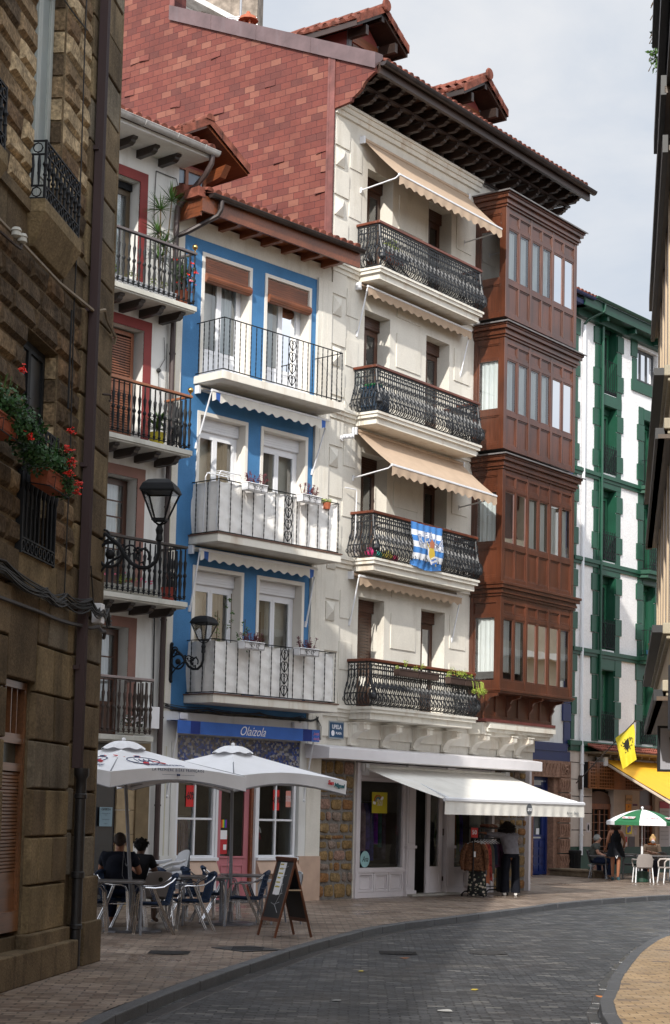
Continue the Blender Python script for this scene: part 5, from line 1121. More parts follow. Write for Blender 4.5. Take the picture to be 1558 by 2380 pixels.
m_.obj('lattice_screen', WOOD('lattice_wood',(.22,.075,.02),'X',.5), Gh)
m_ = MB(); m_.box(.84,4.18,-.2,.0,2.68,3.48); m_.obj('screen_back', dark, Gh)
m_ = MB(); m_.box(.52,.66,-.16,-.06,2.62,3.05); m_.obj('pole_bracket', rustiron, Gh)
# papers and notices pasted on the pillar: each a thing
def notice(nm, lab, fr, u, z, w_, h, col, y=-.02, txt=None, tcol=None, cat='notice', group=None, extra=None, ts=.1):
    t = thing(nm, lab, cat, fr.pt(u, -y, z), fr.rz, group)
    m_ = MB(); m_.box(-w_/2,w_/2,-.006,.0,-h/2,h/2); m_.obj('sheet', M(nm+'_paper', col, .7, .03, 3), t)
    if txt:
        tm = M(nm+'_ink', tcol or (.03,.03,.03), .6, 0, 1)
        for k, (s, sz, dx, dz) in enumerate(txt): sign_text(s, sz, dx, -.009, dz, tm, t, ext=.001)
    if extra: extra(t)
    return t
gk = (.03,.03,.03)
notice('poster', 'top poster on the cafe pillar with the word prest', FG, 3.75, 2.38, .42, .26, (.55,.36,.2), txt=[('prest.', .15, 0, 0)])
notice('poster', 'orange poster below the prest poster', FG, 3.72, 2.1, .38, .26, (.8,.33,.03), txt=[('JA', .1, 0, .04),('-------', .06, 0, -.06)])
notice('poster', 'orange poster half hidden behind the green and white parasol', FG, 3.72, 1.66, .36, .2, (.75,.3,.03), txt=[('2021', .07, 0, 0)])
def yb(t):
    m_ = MB(); m_.box(-.12,.02,-.009,-.006,-.1,.08); m_.box(-.02,.12,-.0095,-.006,-.06,.12); m_.obj('print', M('poster_navy',(.1,.1,.3),.6), t)
notice('poster', 'yellow and blue poster at shoulder height on the cafe pillar', FG, 3.76, 1.4, .36, .28, (.75,.62,.04), extra=yb)
notice('poster', 'small red and white poster low on the cafe pillar', FG, 3.55, 1.0, .18, .34, (.55,.04,.05), extra=lambda t: MB().box(-.07,.07,-.009,-.006,-.14,.0).obj('print', whitefab, t))
notice('poster', 'large grey photo poster low on the cafe pillar', FG, 3.95, 1.0, .4, .36, (.12,.11,.13))
notice('poster', 'dark purple notice beside the orange posters', FG, 4.15, 2.2, .3, .06, (.12,.04,.12))
notice('poster', 'pale typed notice at the right of the yellow poster', FG, 4.2, 1.4, .16, .34, (.5,.45,.5), txt=[('=====', .04, 0, .08),('====', .04, 0, 0)], ts=.04)
notice('poster', 'tall white banner with red top and lines of grey print by the right cafe door', FG, 6.15, 1.5, .7, 1.7, (.5,.49,.52), txt=[('===== ====', .1, 0, .5-.13*i) for i in range(8)], tcol=(.2,.2,.22), extra=lambda t: MB().box(-.35,.35,-.01,-.006,.62,.85).obj('print', M('banner_red',(.4,.02,.05),.6), t))
notice('poster', 'small white notice with a yellow and black oval on the white pilaster', FG, 1.15, 1.45, .22, .3, (.55,.5,.5), y=-.05, extra=lambda t: MB().prism([(.05*math.cos(a),.1*math.sin(a)) for a in [k*math.pi/6 for k in range(12)]], 'y', -.01, -.006).obj('print', black, t))
# ================= narrow house with blue quoins =================
Nh = thing('blue_quoined_house', 'narrow white house with dark blue quoins and carved sandstone portal around a blue door', 'house', FG.pt(0), FG.rz)
nvy = M('navy_paint', (.012,.02,.085), .5, .15, 2)
m_ = MB(); m_.box(-4.5,.05,.02,8,3.9,17.7); m_.box(-4.5,-2.2,.02,.3,0,3.9); m_.obj('wall', whitewall, Nh)
m_ = MB(); quoins(m_, -.3, .36, 3.9, 17.5, -1); m_.box(-2.6,-.15,-.06,.02,3.75,4.0); m_.box(-2.9,.06,-.04,.02,3.45,3.75); m_.box(-4.5,.1,-.5,.1,17.72,17.85); m_.obj('quoins', nvy, Nh)
m_ = MB(); gutter(m_, [(-4.5,-.6,18.0),(.3,-.6,18.0)], .07); m_.obj('gutter', nvy, Nh)
m_ = MB(); tiles(m_, -4.5, .5, -.55, 18.02, 6, 20.2, .22, .4); m_.obj('roof', tile, Nh)
sst = M('carved_sandstone', (.24,.14,.10), .85, .25, 4, fine=.15, bump=.6, bs=18)
m_ = MB(); z = .2; k = 0
while z < 3.0: m_.box(-.62,-.02,-.12,.3,z+.015,z+.44); z += .46; k += 1
m_.box(-.66,.0,-.08,.3,0,.2); m_.box(-2.9,0,-.1,.3,2.95,3.45); m_.box(-.85,-.62,-.02,.35,0,2.95); m_.box(-2.4,-2.1,-.1,.3,0,2.95)
rnd = random.Random(4)
for k in range(7):
    z = .24+k*.46
    for i in range(4):
        x = -.58+i*.14; m_.tube([(x,-.125,z+.05),(x+.05,-.145,z+.2),(x+.02+rnd.uniform(-.05,.05),-.125,z+.36)], .022, 5)
m_.tube(ring((-.3,-.12,3.2), .12, 'y', 10), .03, 5); m_.ball((-.3,-.13,3.2), .06, 8)
for i in range(8): m_.tube([(-2.3+i*.2,-.1,3.02),(-2.2+i*.2,-.13,3.36)], .025, 5)
m_.obj('portal', sst, Nh, smooth=True)
bdoor = M('blue_door_paint', (.008,.022,.12), .4, .2, 3)
m_ = MB(); m_.frame(-2.1,-.85,.02,2.95,.2,.3,.1); m_.box(-1.95,-.95,.24,.28,.02,1.1)
for i in range(3):
    for j in range(4): m_.box(-1.9+i*.32,-1.66+i*.32,.21,.24,.12+j*.24,.3+j*.24)
m_.frame(-1.65,-1.1,1.15,2.7,.2,.28,.06); m_.box(-1.1,-.95,.22,.28,1.1,2.8); m_.box(-2,-1.65,.22,.28,1.1,2.8)
dd = m_.obj('blue_door', bdoor, Nh); MB().box(-1.6,-1.14,.25,.27,1.2,2.65).obj('pane', M('door_glass',(.03,.04,.04),.15), dd)
MB().box(-1.42,-1.26,.23,.245,1.22,1.4).obj('sticker', whitefab, dd)
# ================= grey rough house behind the roofs =================
Kh = thing('rear_stone_house', 'rough grey stone gable showing above the shingled wall top left', 'house', (-4.3, 60, 0), 0)
m_ = MB(); m_.box(-.95,1.03,0,4,22,33); m_.obj('gable', M('rubble_gable',(.24,.2,.165),.95,.45,1.6,fine=.3,bump=1,bs=3,stain=.5), Kh)
m_ = MB(); m_.box(-1.6,-.95,.3,2,27,33); m_.obj('white_wing', whitewall, Kh)
m_ = MB(); m_.add([(-1.7,-.6,30.2),(-1.7,2,30.2),(.6,2,29.0),(.6,-.6,29.0),(-1.7,-.6,30.4),(-1.7,2,30.4),(.6,2,29.2),(.6,-.6,29.2)], [(0,1,2,3),(4,5,6,7),(0,3,7,4),(1,2,6,5)]); m_.obj('lean_to_roof', zinc, Kh)
An = thing('aerial', 'thin rooftop aerial with looped rods on the skyline', 'aerial', (-2.7, 42, 20.0), 0)
m_ = MB(); m_.tube([(0,0,0),(0,0,2.6)], .03, 6); m_.obj('mast', greymetal, An)
m_ = MB()
for k in range(3): m_.tube([(-.35,0,1.15+k*.05),(.1,0,1.2+k*.05),(.4,.0,1.15+k*.06),(.42,0,.95+k*.03),(.1,.02,.9),(-.3,0,.92)], .012, 5)
m_.tube([(.5,0,2.2),(.7,0,1.9)], .02, 5); m_.obj('rods', alu, An)
def chimney_pot(x, y, z, s, lab):
    t = thing('chimney_pot', lab, 'chimney pot', (x,y,z), 0)
    MB().lathe([(.16*s,-.5),(.16*s,.18*s),(.13*s,.2*s)], n=10).obj('pot', terr, t, smooth=True)
    m_ = MB()
    for k in range(4): a = k*math.pi/2+.4; m_.box(.1*s*math.cos(a)-.02,.1*s*math.cos(a)+.02,.1*s*math.sin(a)-.02,.1*s*math.sin(a)+.02,.18*s,.34*s)
    m_.obj('legs', terr, t); MB().lathe([(.24*s,.34*s),(.2*s,.42*s),(.06*s,.5*s),(.04*s,.56*s),(.001,.58*s)], n=10).obj('cap', terr, t, smooth=True)
chimney_pot(-2.33, 39, 19.45, 1.0, 'terracotta chimney pot with a mushroom cap above the metal coping')
# ================= awnings =================
def awning(fr, u0, u1, zt, v, zf, fab, lab, group, val=.2, scal=.26, roll=False, stripes=False, arm_z=None, t0=0., bar=.03, arm_u=None, v_arm=0., droop=0):
    t = thing('awning', lab, 'awning', fr.pt((u0+u1)/2, 0, zt), fr.rz, group); a, b = -(u1-u0)/2, (u1-u0)/2; dz = zf-zt
    def mk(fn, nm):
        m_ = MB(); fn(m_); return m_
    sections = [(a, a+.10, 0), (a+.10, a+.22, 1), (a+.22, b-.22, 0), (b-.22, b-.10, 1), (b-.10, b, 0)] if stripes else [(a, b, 0)]
    m_ = MB()
    for s0, s1, k in sections:
        m_.k = k; n = max(1, int((s1-s0)/.3))
        m_.grid(lambda s, q: (s0+(s1-s0)*s, -.06-(v-.06)*q, dz*q-.03*math.sin(q*math.pi)*(1 if v > .6 else .2)), n, 6)
    m_.obj('canopy', [fab, bluefab], t, smooth=True, flip=False)
    m_ = MB()
    for s0, s1, k in sections:
        m_.k = k; n = max(2, int((s1-s0)/.045))
        def V(s, q):
            x = s0+(s1-s0)*s; ph = (x-a)/(scal or 1); d = val*(.86+.14*math.cos(ph*2*math.pi)) if scal else val
            return (x, -v-.012+.012*math.sin(x*17)*q, dz-.01-d*q)
        m_.grid(V, n, 3)
    m_.obj('valance', [fab, bluefab], t, smooth=True, flip=False)
    m_ = MB(); m_.tube([(a,-v,dz),(b,-v,dz)], bar, 6)
    m_.box(a-.05,a,-.12,0,-.1,.06); m_.box(b,b+.05,-.12,0,-.1,.06); m_.obj('front_bar', pvc, t)
    m_ = MB(); m_.tube([(a,-.07,0),(b,-.07,0)], .045, 8); m_.obj('roller', fab, t, smooth=True)
    if arm_z is not None:
        for x in (a+.02, b-.02):
            m_ = MB(); m_.tube([(x,-.03,arm_z-zt),(x,-v*.9,dz-.06),(x,-v,dz)], .017, 6); m_.tube([(x,0,arm_z-zt-.06),(x,-.03,arm_z-zt+.05)], .03, 6); m_.obj('arm', pvc, t)
    return t
ga = 'beige awnings over the cream house balconies'
awning(FW, .95, 5.1, 16.02, 1.0, 15.07, beigefab, 'beige scalloped awning pulled out above the highest balcony', ga, .22, .27, arm_z=14.92)
awning(FW, .92, 5.02, 12.83, .28, 12.78, beigefab, 'retracted beige awning above the second highest balcony of the cream house', ga, .2, .27, arm_z=11.8)
awning(FW, .9, 5.05, 9.72, 1.0, 8.9, beigefab, 'beige scalloped awning pulled out above the balcony with the striped flag', ga, .22, .27, arm_z=8.72)
awning(FW, .88, 4.85, 6.68, .25, 6.64, beigefab, 'retracted beige awning above the lowest balcony of the cream house', ga, .2, .27, arm_z=5.68)
gb = 'off-white awnings with blue end stripes on the blue house'
awning(FB, -3.68, -.42, 9.70, .42, 9.62, offwhitefab, 'off-white awning with blue end stripes under the top blue house balcony', gb, .2, .25, stripes=True, arm_z=8.62)
awning(FB, -3.72, -.5, 6.63, .27, 6.6, offwhitefab, 'off-white awning with blue end stripes under the middle blue house balcony', gb, .2, .25, stripes=True, arm_z=5.51)
# shop awning with name
t = awning(FW, 1.42, 7.25, 2.72, 2.1, 2.07, offwhitefab, 'long cream shop awning with grey oval emblem over the clothes shop', None, .29, 0, bar=.045)
del_ = None
m_ = MB(); lx = lambda u: u-(1.42+7.25)/2
for s in (1, -1):
    x0 = lx(1.5) if s > 0 else lx(7.15)
    m_.tube([(x0,-.12,-.06),(x0+s*.75,-.95,-.34),(x0+s*.12,-2.05,-.62)], .03, 6); m_.box(x0-.06,x0+.06,-.14,0,-.18,.06)
m_.obj('folding_arm', pvc, t)
m_ = MB(); m_.lathe([(.001,0),(.12,0),(.12,.004),(.001,.004)], n=20); m_.rot(Matrix.Translation((.42,-2.125,-.80)) @ UPR); g1 = M('emblem_grey',(.09,.1,.11),.6); em = m_.obj('emblem', g1, t)
sign_text('ana', .13, .42, -2.135, -.80, whitefab, t, shear=.3, ext=.001)
sign_text('Arropa   Denda', .085, 2.35, -2.135, -.86, g1, t, ext=.001)
# fixed white cassette over the shopfront
t = thing('awning_cassette', 'long white metal awning box across the cream house shopfront', 'awning box', FW.pt(3.6, 0, 2.9), FW.rz)
m_ = MB(); m_.prism([(.0,.22),(-.5,.16),(-.62,.14),(-.62,-.08),(-.02,-.08)], 'x', -4.1, 4.35); m_.obj('housing', M('cassette_white',(.7,.68,.7),.4,.04,2), t, bevel=.01)
# kids' shop awning with name
t = thing('awning', 'narrow blue awning lettered Olaizola above the pink door', 'awning', FB.pt(-2.3, 0, 3.3), FB.rz)
m_ = MB()
for a, b, k in ((-1.93,-1.6,0),(-1.6,-1.35,1),(-1.35,1.42,0),(1.42,1.68,1),(1.68,1.9,0)):
    m_.k = k; m_.grid(lambda s, q: (a+(b-a)*s, -.05-.3*q, .08-.0*q), 4, 2); m_.grid(lambda s, q: (a+(b-a)*s, -.36+.006*math.sin(s*9)*q, .08-.24*q), 6, 2)
m_.obj('canopy', [bluefab, navyfab], t, smooth=True, flip=False)
wt = M('lettering_white',(.75,.75,.78),.6); sign_text('Olaizola', .25, .0, -.372, -.05, wt, t, shear=.45, ext=.001, xs=.85); pkm = M('lettering_pink',(.55,.2,.3),.6)
sign_text('jantzi', .09, 1.79, -.372, .0, pkm, t, shear=.3, ext=.001, xs=.8); sign_text('denda', .09, 1.79, -.372, -.1, pkm, t, shear=.3, ext=.001, xs=.8)
for x in (-1.85,1.82):
    m_ = MB(); m_.tube([(x,-.3,-.02),(x,-.04,-1.3)], .017, 6); m_.ball((x,-.04,-1.32), .035, 8); m_.obj('arm', pvc, t)
# yellow cafe awning
t = thing('awning', 'large yellow awning of the cafe in the green and white house', 'awning', FG.pt(1.95, 0, 3.6), FG.rz)
m_ = MB(); m_.grid(lambda s, q: (s*6, -.1-3.6*q, -1.82*q-.05*math.sin(q*math.pi)), 8, 10); m_.obj('canopy', yellowfab, t, smooth=True, flip=False)
m_ = MB(); m_.tube([(.02,-.15,-.12),(.02,-3.6,-1.95)], .045, 6); m_.tube([(0,-3.7,-1.84),(6,-3.7,-1.84)], .04, 6); m_.obj('arm', M('beige_arm',(.5,.42,.34),.5), t)
m_ = MB(); m_.box(-.28,-.02,-.3,0,-.22,.14); m_.obj('end_cap', pvc, t, bevel=.03)
# ================= street sign, cameras, lamps =================
t = thing('street_sign', 'small dark blue wall sign reading Upela Plaza', 'street sign', FW.pt(.5, .035, 3.43), FW.rz)
MB().box(-.23,.23,-.012,.0,-.15,.15).obj('plate', M('sign_blue',(.02,.07,.15),.35), t)
sign_text('UPELA', .12, 0, -.014, .06, wt, t, bold=.003, ext=.001, xs=.95); sign_text('PLAZA', .065, .07, -.014, -.065, wt, t, bold=.002, ext=.001)
m_ = MB(); m_.lathe([(.001,0),(.055,0),(.055,.003),(.001,.003)], n=16, sy=1.1); m_.rot(Matrix.Translation((-.13,-.013,-.065)) @ UPR); m_.obj('crest', wt, t)
m_ = MB(); m_.box(-.26,.26,-.008,.002,-.18,.18); m_.obj('mount', M('sign_mount',(.25,.28,.3),.5), t)
t = thing('security_camera', 'white wall camera on the quoins beside the awning of the flagged balcony', 'camera', FW.pt(.45, 0, 9.47), FW.rz)
m_ = MB(); m_.tube([(0,0,0),(0,-.06,0)], .06, 10); m_.tube([(0,-.06,0),(.03,-.14,.04)], .03, 8); m_.obj('mount', pvc, t, smooth=True)
m_ = MB(); m_.tube([(-.03,-.1,.02),(.12,-.26,.05)], .05, 10); m_.obj('housing', pvc, t, smooth=True)
t = thing('wall_lamp', 'thin white crank pole bracket hanging beside the flagged balcony', 'crank rod', FW.pt(.87, .03, 7.0), FW.rz)
MB().tube([(-.32,-.05,1.45),(-.02,-.12,1.45),(0,-.12,1.40),(.02,-.08,0)], .013, 6).obj('rod', pvc, t); t.name = 'crank_rod'
def lantern(fr, u, v0, z, s, lab, L_):
    """wrought iron bracket with a tapering street lantern; local -y points away from the wall"""
    t = thing('street_lamp', lab, 'street lamp', fr, u, 'iron bracket street lamps')
    m_ = MB(); m_.box(-.035,.035,-.04,0,-.42*s,.42*s); m_.ball((0,-.03,.43*s), .045*s, 8); m_.ball((0,-.03,-.43*s), .045*s, 8); m_.obj('wall_plate', black, t)
    m_ = MB(); r = .022*s
    P = lambda y, z: (0, -y*s, z*s)
    m_.tube([P(.03,-.3)]+[P(.03+.10*k,-.26+.09*k) for k in range(1,3)]+[P(.33,-.02),P(.45,.05)], r*.8, 6)
    m_.tube([P(.05,.16)]+[P(.22+.17*math.cos(a),.02+.17*math.sin(a)) for a in [2.4-.35*k for k in range(16)]], r, 6)
    m_.tube([P(.05+.03*k, .2+.1*math.sin(k*.5)) for k in range(6)]+[P(.34,.15),P(.42,.02),P(.52,-.1),P(.64,-.16),P(.76,-.16),P(.86,-.08),P(.9,.04),P(.9,.2)], r*1.35, 8)
    m_.tube([P(.5+.09*math.cos(a),.06+.09*math.sin(a)) for a in [k*.55 for k in range(9)]], r*.7, 5); m_.tube([P(.68+.09*math.cos(a),.0+.10*math.sin(a)) for a in [-.6+k*.5 for k in range(10)]], r*.8, 5)
    m_.tube([P(.12+.08*math.cos(a),.28+.08*math.sin(a)) for a in [-1.5+k*.5 for k in range(10)]], r*.8, 5)
    for k in range(5): m_.tube([P(.36+.07*k,.14-.06*k),P(.41+.07*k,.16-.06*k),P(.43+.07*k,.07-.06*k)], [r*.3,r*1.2,r*.3], 5)
    m_.ball(P(.22,.02), .07*s, 8); m_.ball(P(.62,.05), .035*s, 6)
    for k in range(4): m_.ball(P(.56+.05*k,.08+.03*(k % 2)), .022*s, 6)
    m_.obj('bracket', black, t, smooth=True)
    cy = -.9*s
    m_ = MB(); m_.lathe([(.028*s,.2*s),(.05*s,.22*s),(.04*s,.30*s),(.055*s,.36*s),(.03*s,.42*s),(.05*s,.44*s)], 0, cy, 10); zb, zt = .50*s, .88*s; wb, wt_ = .085*s, .215*s
    for sx in (-1,1):
        for sy in (-1,1): m_.tube([(sx*wb,cy+sy*wb,zb),(sx*wt_,cy+sy*wt_,zt)], .014*s, 5); m_.tube([(0,cy,.43*s),(sx*wb*.7,cy+sy*wb*.7,.46*s),(sx*wb,cy+sy*wb,zb)], .012*s, 5)
    for w2, zz in ((wb,zb),(wt_,zt)):
        for sx in (-1,1): m_.box(sx*w2-.015*s,sx*w2+.015*s,cy-w2,cy+w2,zz-.015*s,zz+.015*s); m_.box(-w2,w2,cy+sx*w2-.015*s,cy+sx*w2+.015*s,zz-.015*s,zz+.015*s)
    m_.obj('lantern_frame', black, t)
    m_ = MB(); w3 = wt_+.025*s; n = 8; prof_ = [(w3,zt+.0),(w3,zt+.02*s),(w3*.86,zt+.10*s),(w3*.62,zt+.155*s),(w3*.3,zt+.18*s),(.01,zt+.185*s)]
    for (a, za), (b, zb2) in zip(prof_, prof_[1:]):
        A = [(-a,cy-a,za),(a,cy-a,za),(a,cy+a,za),(-a,cy+a,za)]; B = [(-b,cy-b,zb2),(b,cy-b,zb2),(b,cy+b,zb2),(-b,cy+b,zb2)]; m_.add(A+B, [(0,1,5,4),(1,2,6,5),(2,3,7,6),(3,0,4,7)])
    m_.add([(-w3,cy-w3,zt),(w3,cy-w3,zt),(w3,cy+w3,zt),(-w3,cy+w3,zt)], [(3,2,1,0)]); m_.obj('lantern_roof', black, t)
    m_ = MB(); 
    for k in range(4):
        A = [(-wb,cy-wb,zb),(wb,cy-wb,zb),(wb,cy+wb,zb),(-wb,cy+wb,zb)]; B = [(-wt_,cy-wt_,zt),(wt_,cy-wt_,zt),(wt_,cy+wt_,zt),(-wt_,cy+wt_,zt)]; j = (k+1) % 4; m_.quad(A[k],A[j],B[j],B[k])
    m_.obj('lantern_glass', GLASS('lamp_glass', (.85,.85,.85), .03, .6) if 'lamp_glass' not in bpy.data.materials else bpy.data.materials['lamp_glass'], t, flip=False)
    return t
# lamp 1 projects from the stone house corner across the view; lamp 2 from the blue house edge
lantern((-2.86, 20.62, 4.72), math.radians(82), 0, 0, .86, 'larger street lamp on a scrolled bracket at the corner of the stone house', 1)
p = FL.pt(.15, .02, 4.45); lantern((p.x, p.y, p.z), math.radians(62), 0, 0, .80, 'smaller street lamp on a scrolled bracket between the white and blue houses', 1)
# ================= flags =================
def flagmat():
    m, nt, p = base('striped_flag', .6); t_ = nd(nt, 'TexCoord'); s_ = nd(nt, 'SeparateXYZ'); nt.links.new(t_.outputs['Object'], s_.inputs[0])
    r = ramp(nt, [(0,(.06,.22,.56)),(.13,(.78,.8,.84)),(.27,(.06,.22,.56)),(.41,(.78,.8,.84)),(.55,(.06,.22,.56)),(.69,(.78,.8,.84)),(.82,(.06,.22,.56))]); r.color_ramp.interpolation = 'CONSTANT'
    mr = nd(nt, 'MapRange'); mr.inputs['From Min'].default_value = -.92; mr.inputs['From Max'].default_value = 0; nt.links.new(s_.outputs[2], mr.inputs[0]); nt.links.new(mr.outputs[0], r.inputs[0]); nt.links.new(r.outputs[0], p.inputs[0]); return m
t = thing('striped_flag', 'blue and white striped football flag lettered Reala hanging on the balcony rail', 'flag', FW.pt(2.72, .66, 7.94), FW.rz)
hw = .62
def fz_(x, z): return -(.03+.012*math.sin(x*26)+.02*math.sin(x*9+z*2)*(-z))-(.07*math.sin(min(1,max(0,(-z-.25)/.6))*math.pi))
m_ = MB(); m_.grid(lambda s, q: (-hw+2*hw*s+.04*math.sin(q*3)*(1 if s < .5 else -1)*q, fz_(-hw+2*hw*s, -.92*q), -.92*q-.05*math.sin(s*math.pi)*q-.02*math.sin(s*math.pi)), 36, 14)
m_.obj('cloth', flagmat(), t, smooth=True, flip=False)
fgrey = M('flag_grey',(.42,.46,.56),.7); fout = M('flag_outline',(.04,.07,.2),.7)
for i, ch in enumerate('REALA'):
    x = -.42+i*.2; zc = -.30-.05*abs(i-2)**1.4*.7; a_ = (.35,.18,0,-.18,-.35)[i]
    sign_text(ch, .30, x, -.155, zc, fout, t, rotp=a_, bold=.016, ext=.001, xs=.9); sign_text(ch, .30, x, -.16, zc, fgrey, t, rotp=a_, bold=.006, ext=.001, xs=.9)
fy = M('flag_gold',(.6,.42,.05),.7); fwh = M('flag_white',(.72,.74,.8),.7); fbl = M('flag_blue',(.03,.16,.58),.7)
def flat(poly, y, mat, nm): return MB().prism(poly, 'y', y-.002, y).obj(nm, mat, t)
cxx, czz = .0, -.62
flat([(cxx-.17,czz+.13),(cxx-.13,czz-.12),(cxx-.02,czz-.26),(cxx+.09,czz-.24),(cxx-.06,czz-.0)], -.168, fwh, 'crest')
flat([(cxx+.115*math.cos(a), czz-.02+.14*math.sin(a)) for a in [k*math.pi/10 for k in range(20)]], -.172, fy, 'crest')
flat([(cxx-.07,czz+.10),(cxx-.10,czz+.2),(cxx-.05,czz+.25),(cxx,czz+.29),(cxx+.05,czz+.25),(cxx+.10,czz+.2),(cxx+.07,czz+.10)], -.174, M('crown_red',(.45,.16,.08),.7), 'crest')
flat([(cxx-.20,czz+.19),(cxx-.18,czz+.2),(cxx+.18,czz-.27),(cxx+.155,czz-.28)], -.170, fy, 'crest')
for k in range(4): flat([(cxx-.03+k*.012,czz-.12-k*.04),(cxx+.14+k*.015,czz-.06-k*.04),(cxx+.145+k*.015,czz-.085-k*.04),(cxx-.025+k*.012,czz-.145-k*.04)], -.176, fbl if k % 2 else fwh, 'crest')
# yellow flag on a slanting pole
t = thing('yellow_flag', 'yellow flag with a black spread bird and mirrored lettering on a slanting pole', 'flag', (8.0, 51.2, 2.72), 0)
bx = Vector((7.3-8.0, .6, .02)); tp = Vector((8.76-8.0, 0, 1.86))
bx = Vector((-.86, .5, .03))
m_ = MB(); m_.tube([bx, bx.lerp(tp,.5), tp], .016, 6); m_.ball(tp, .03, 6); m_.obj('pole', rustiron, t)
A = Vector((.73,.02,1.78)); Bp = Vector((.22,.14,1.36)); Cb = Vector((.44,.10,.46)); Db = Vector((.80,.0,.75))
def yf(s, q):
    top = Bp.lerp(A, s); bot = Cb.lerp(Db, s); p = top.lerp(bot, q); p.y += .035*math.sin(s*9+q*2)*q; p.x += .02*math.sin(q*7)*s; return tuple(p)
yfm = M('flag_yellow',(.62,.50,.02),.7,.06,4)
m_ = MB(); m_.grid(yf, 16, 16); m_.obj('cloth', yfm, t, smooth=True, flip=False)
def yo(s, q): p = Vector(yf(s, q)); p.y -= .012; return p
fk = M('flag_black',(.02,.02,.015),.8); Q = [(.42,.28),(.62,.25),(.66,.42),(.62,.56),(.48,.60),(.44,.52),(.36,.56),(.40,.48),(.28,.48),(.38,.43),(.24,.38),(.37,.37),(.26,.28),(.38,.31)]
m_ = MB(); c_ = yo(.5,.42); m_.add([c_]+[yo(s, q) for s, q in Q], [(0,i+1,(i+1) % len(Q)+1) for i in range(len(Q))])
m_.add([yo(.68,.3),yo(.76,.32),yo(.74,.38),yo(.68,.38)], [(0,1,2,3)]); m_.add([yo(.66,.5),yo(.74,.5),yo(.7,.56),yo(.64,.55)], [(0,1,2,3)]); m_.obj('emblem', fk, t, flip=False)
def curve_text(word, s0, q0, r, a0, a1, size):
    for i, ch in enumerate(word):
        a = a0+(a1-a0)*i/(len(word)-1); p = yo(s0+r*math.cos(a), q0-r*.62*math.sin(a)*.75); mb = text(ch, size, fk, ext=.001, bold=.001)
        T = Matrix.Translation(p) @ UPR @ Matrix.Rotation(a-math.pi/2, 4, 'Z') @ Matrix.Diagonal((-1,1,1,1)); mb.rot(T); mb.obj('lettering', fk, t)
curve_text('BELTZA', .5, .42, .36, .65, 2.5, .075); curve_text('ARRANO', .5, .44, .37, -1.9, .35, .075)
# ================= hanging signs on the right =================
t = thing('hanging_sign', 'framed grey shop sign with a black director chair silhouette', 'shop sign', (3.98, 20, 2.58), 0)
m_ = MB(); m_.frame(-.3,.32,-.26,.26,-.02,.02,.028); m_.obj('frame', black, t); MB().box(-.28,.3,-.012,.0,-.24,.24).obj('panel', M('sign_grey',(.27,.27,.3),.5), t)
m_ = MB()
for P in ([(-.14,.14),(-.12,-.12)], [(.16,.14),(.16,-.12)], [(-.16,.10),(-.05,.10),(.02,.16)], [(-.14,-.02),(.2,-.1)], [(-.14,.03),(.2,-.04)], [(-.1,-.11),(.2,-.2)], [(-.13,-.1),(.1,-.02)]): m_.tube([(x,-.016,z) for x, z in P], .012, 5)
m_.prism([(-.17,.13),(-.15,.02),(.0,.08),(.18,.1),(.18,.17),(.0,.12)], 'y', -.02, -.012); m_.obj('silhouette', fk, t)
m_ = MB(); m_.tube([(.32,0,.2),(1.2,0,.2)], .02, 6); m_.obj('bracket', black, t)
t = thing('light_box_sign', 'dark navy light box sign hanging at the right edge above the chair sign', 'shop sign', (3.55, 17, 2.96), 0)
m_ = MB(); m_.box(-.31,.7,-.08,.08,-.32,.32); m_.obj('case', M('sign_navy',(.012,.016,.03),.4,.2,4), t, bevel=.01)
m_ = MB()
for x in (-.30,-.26): m_.box(x,x+.008,-.09,-.08,-.31,.31)
m_.obj('trim', pvc, t); m_ = MB(); m_.box(-.28,-.2,-.05,.05,-.36,-.32); m_.obj('white_foot', pvc, t); m_ = MB(); m_.lathe([(.001,-.5),(.1,-.42),(.16,-.34)], -.05, 0, 12); m_.obj('red_bell', M('sign_red',(.5,.02,.02),.4), t)
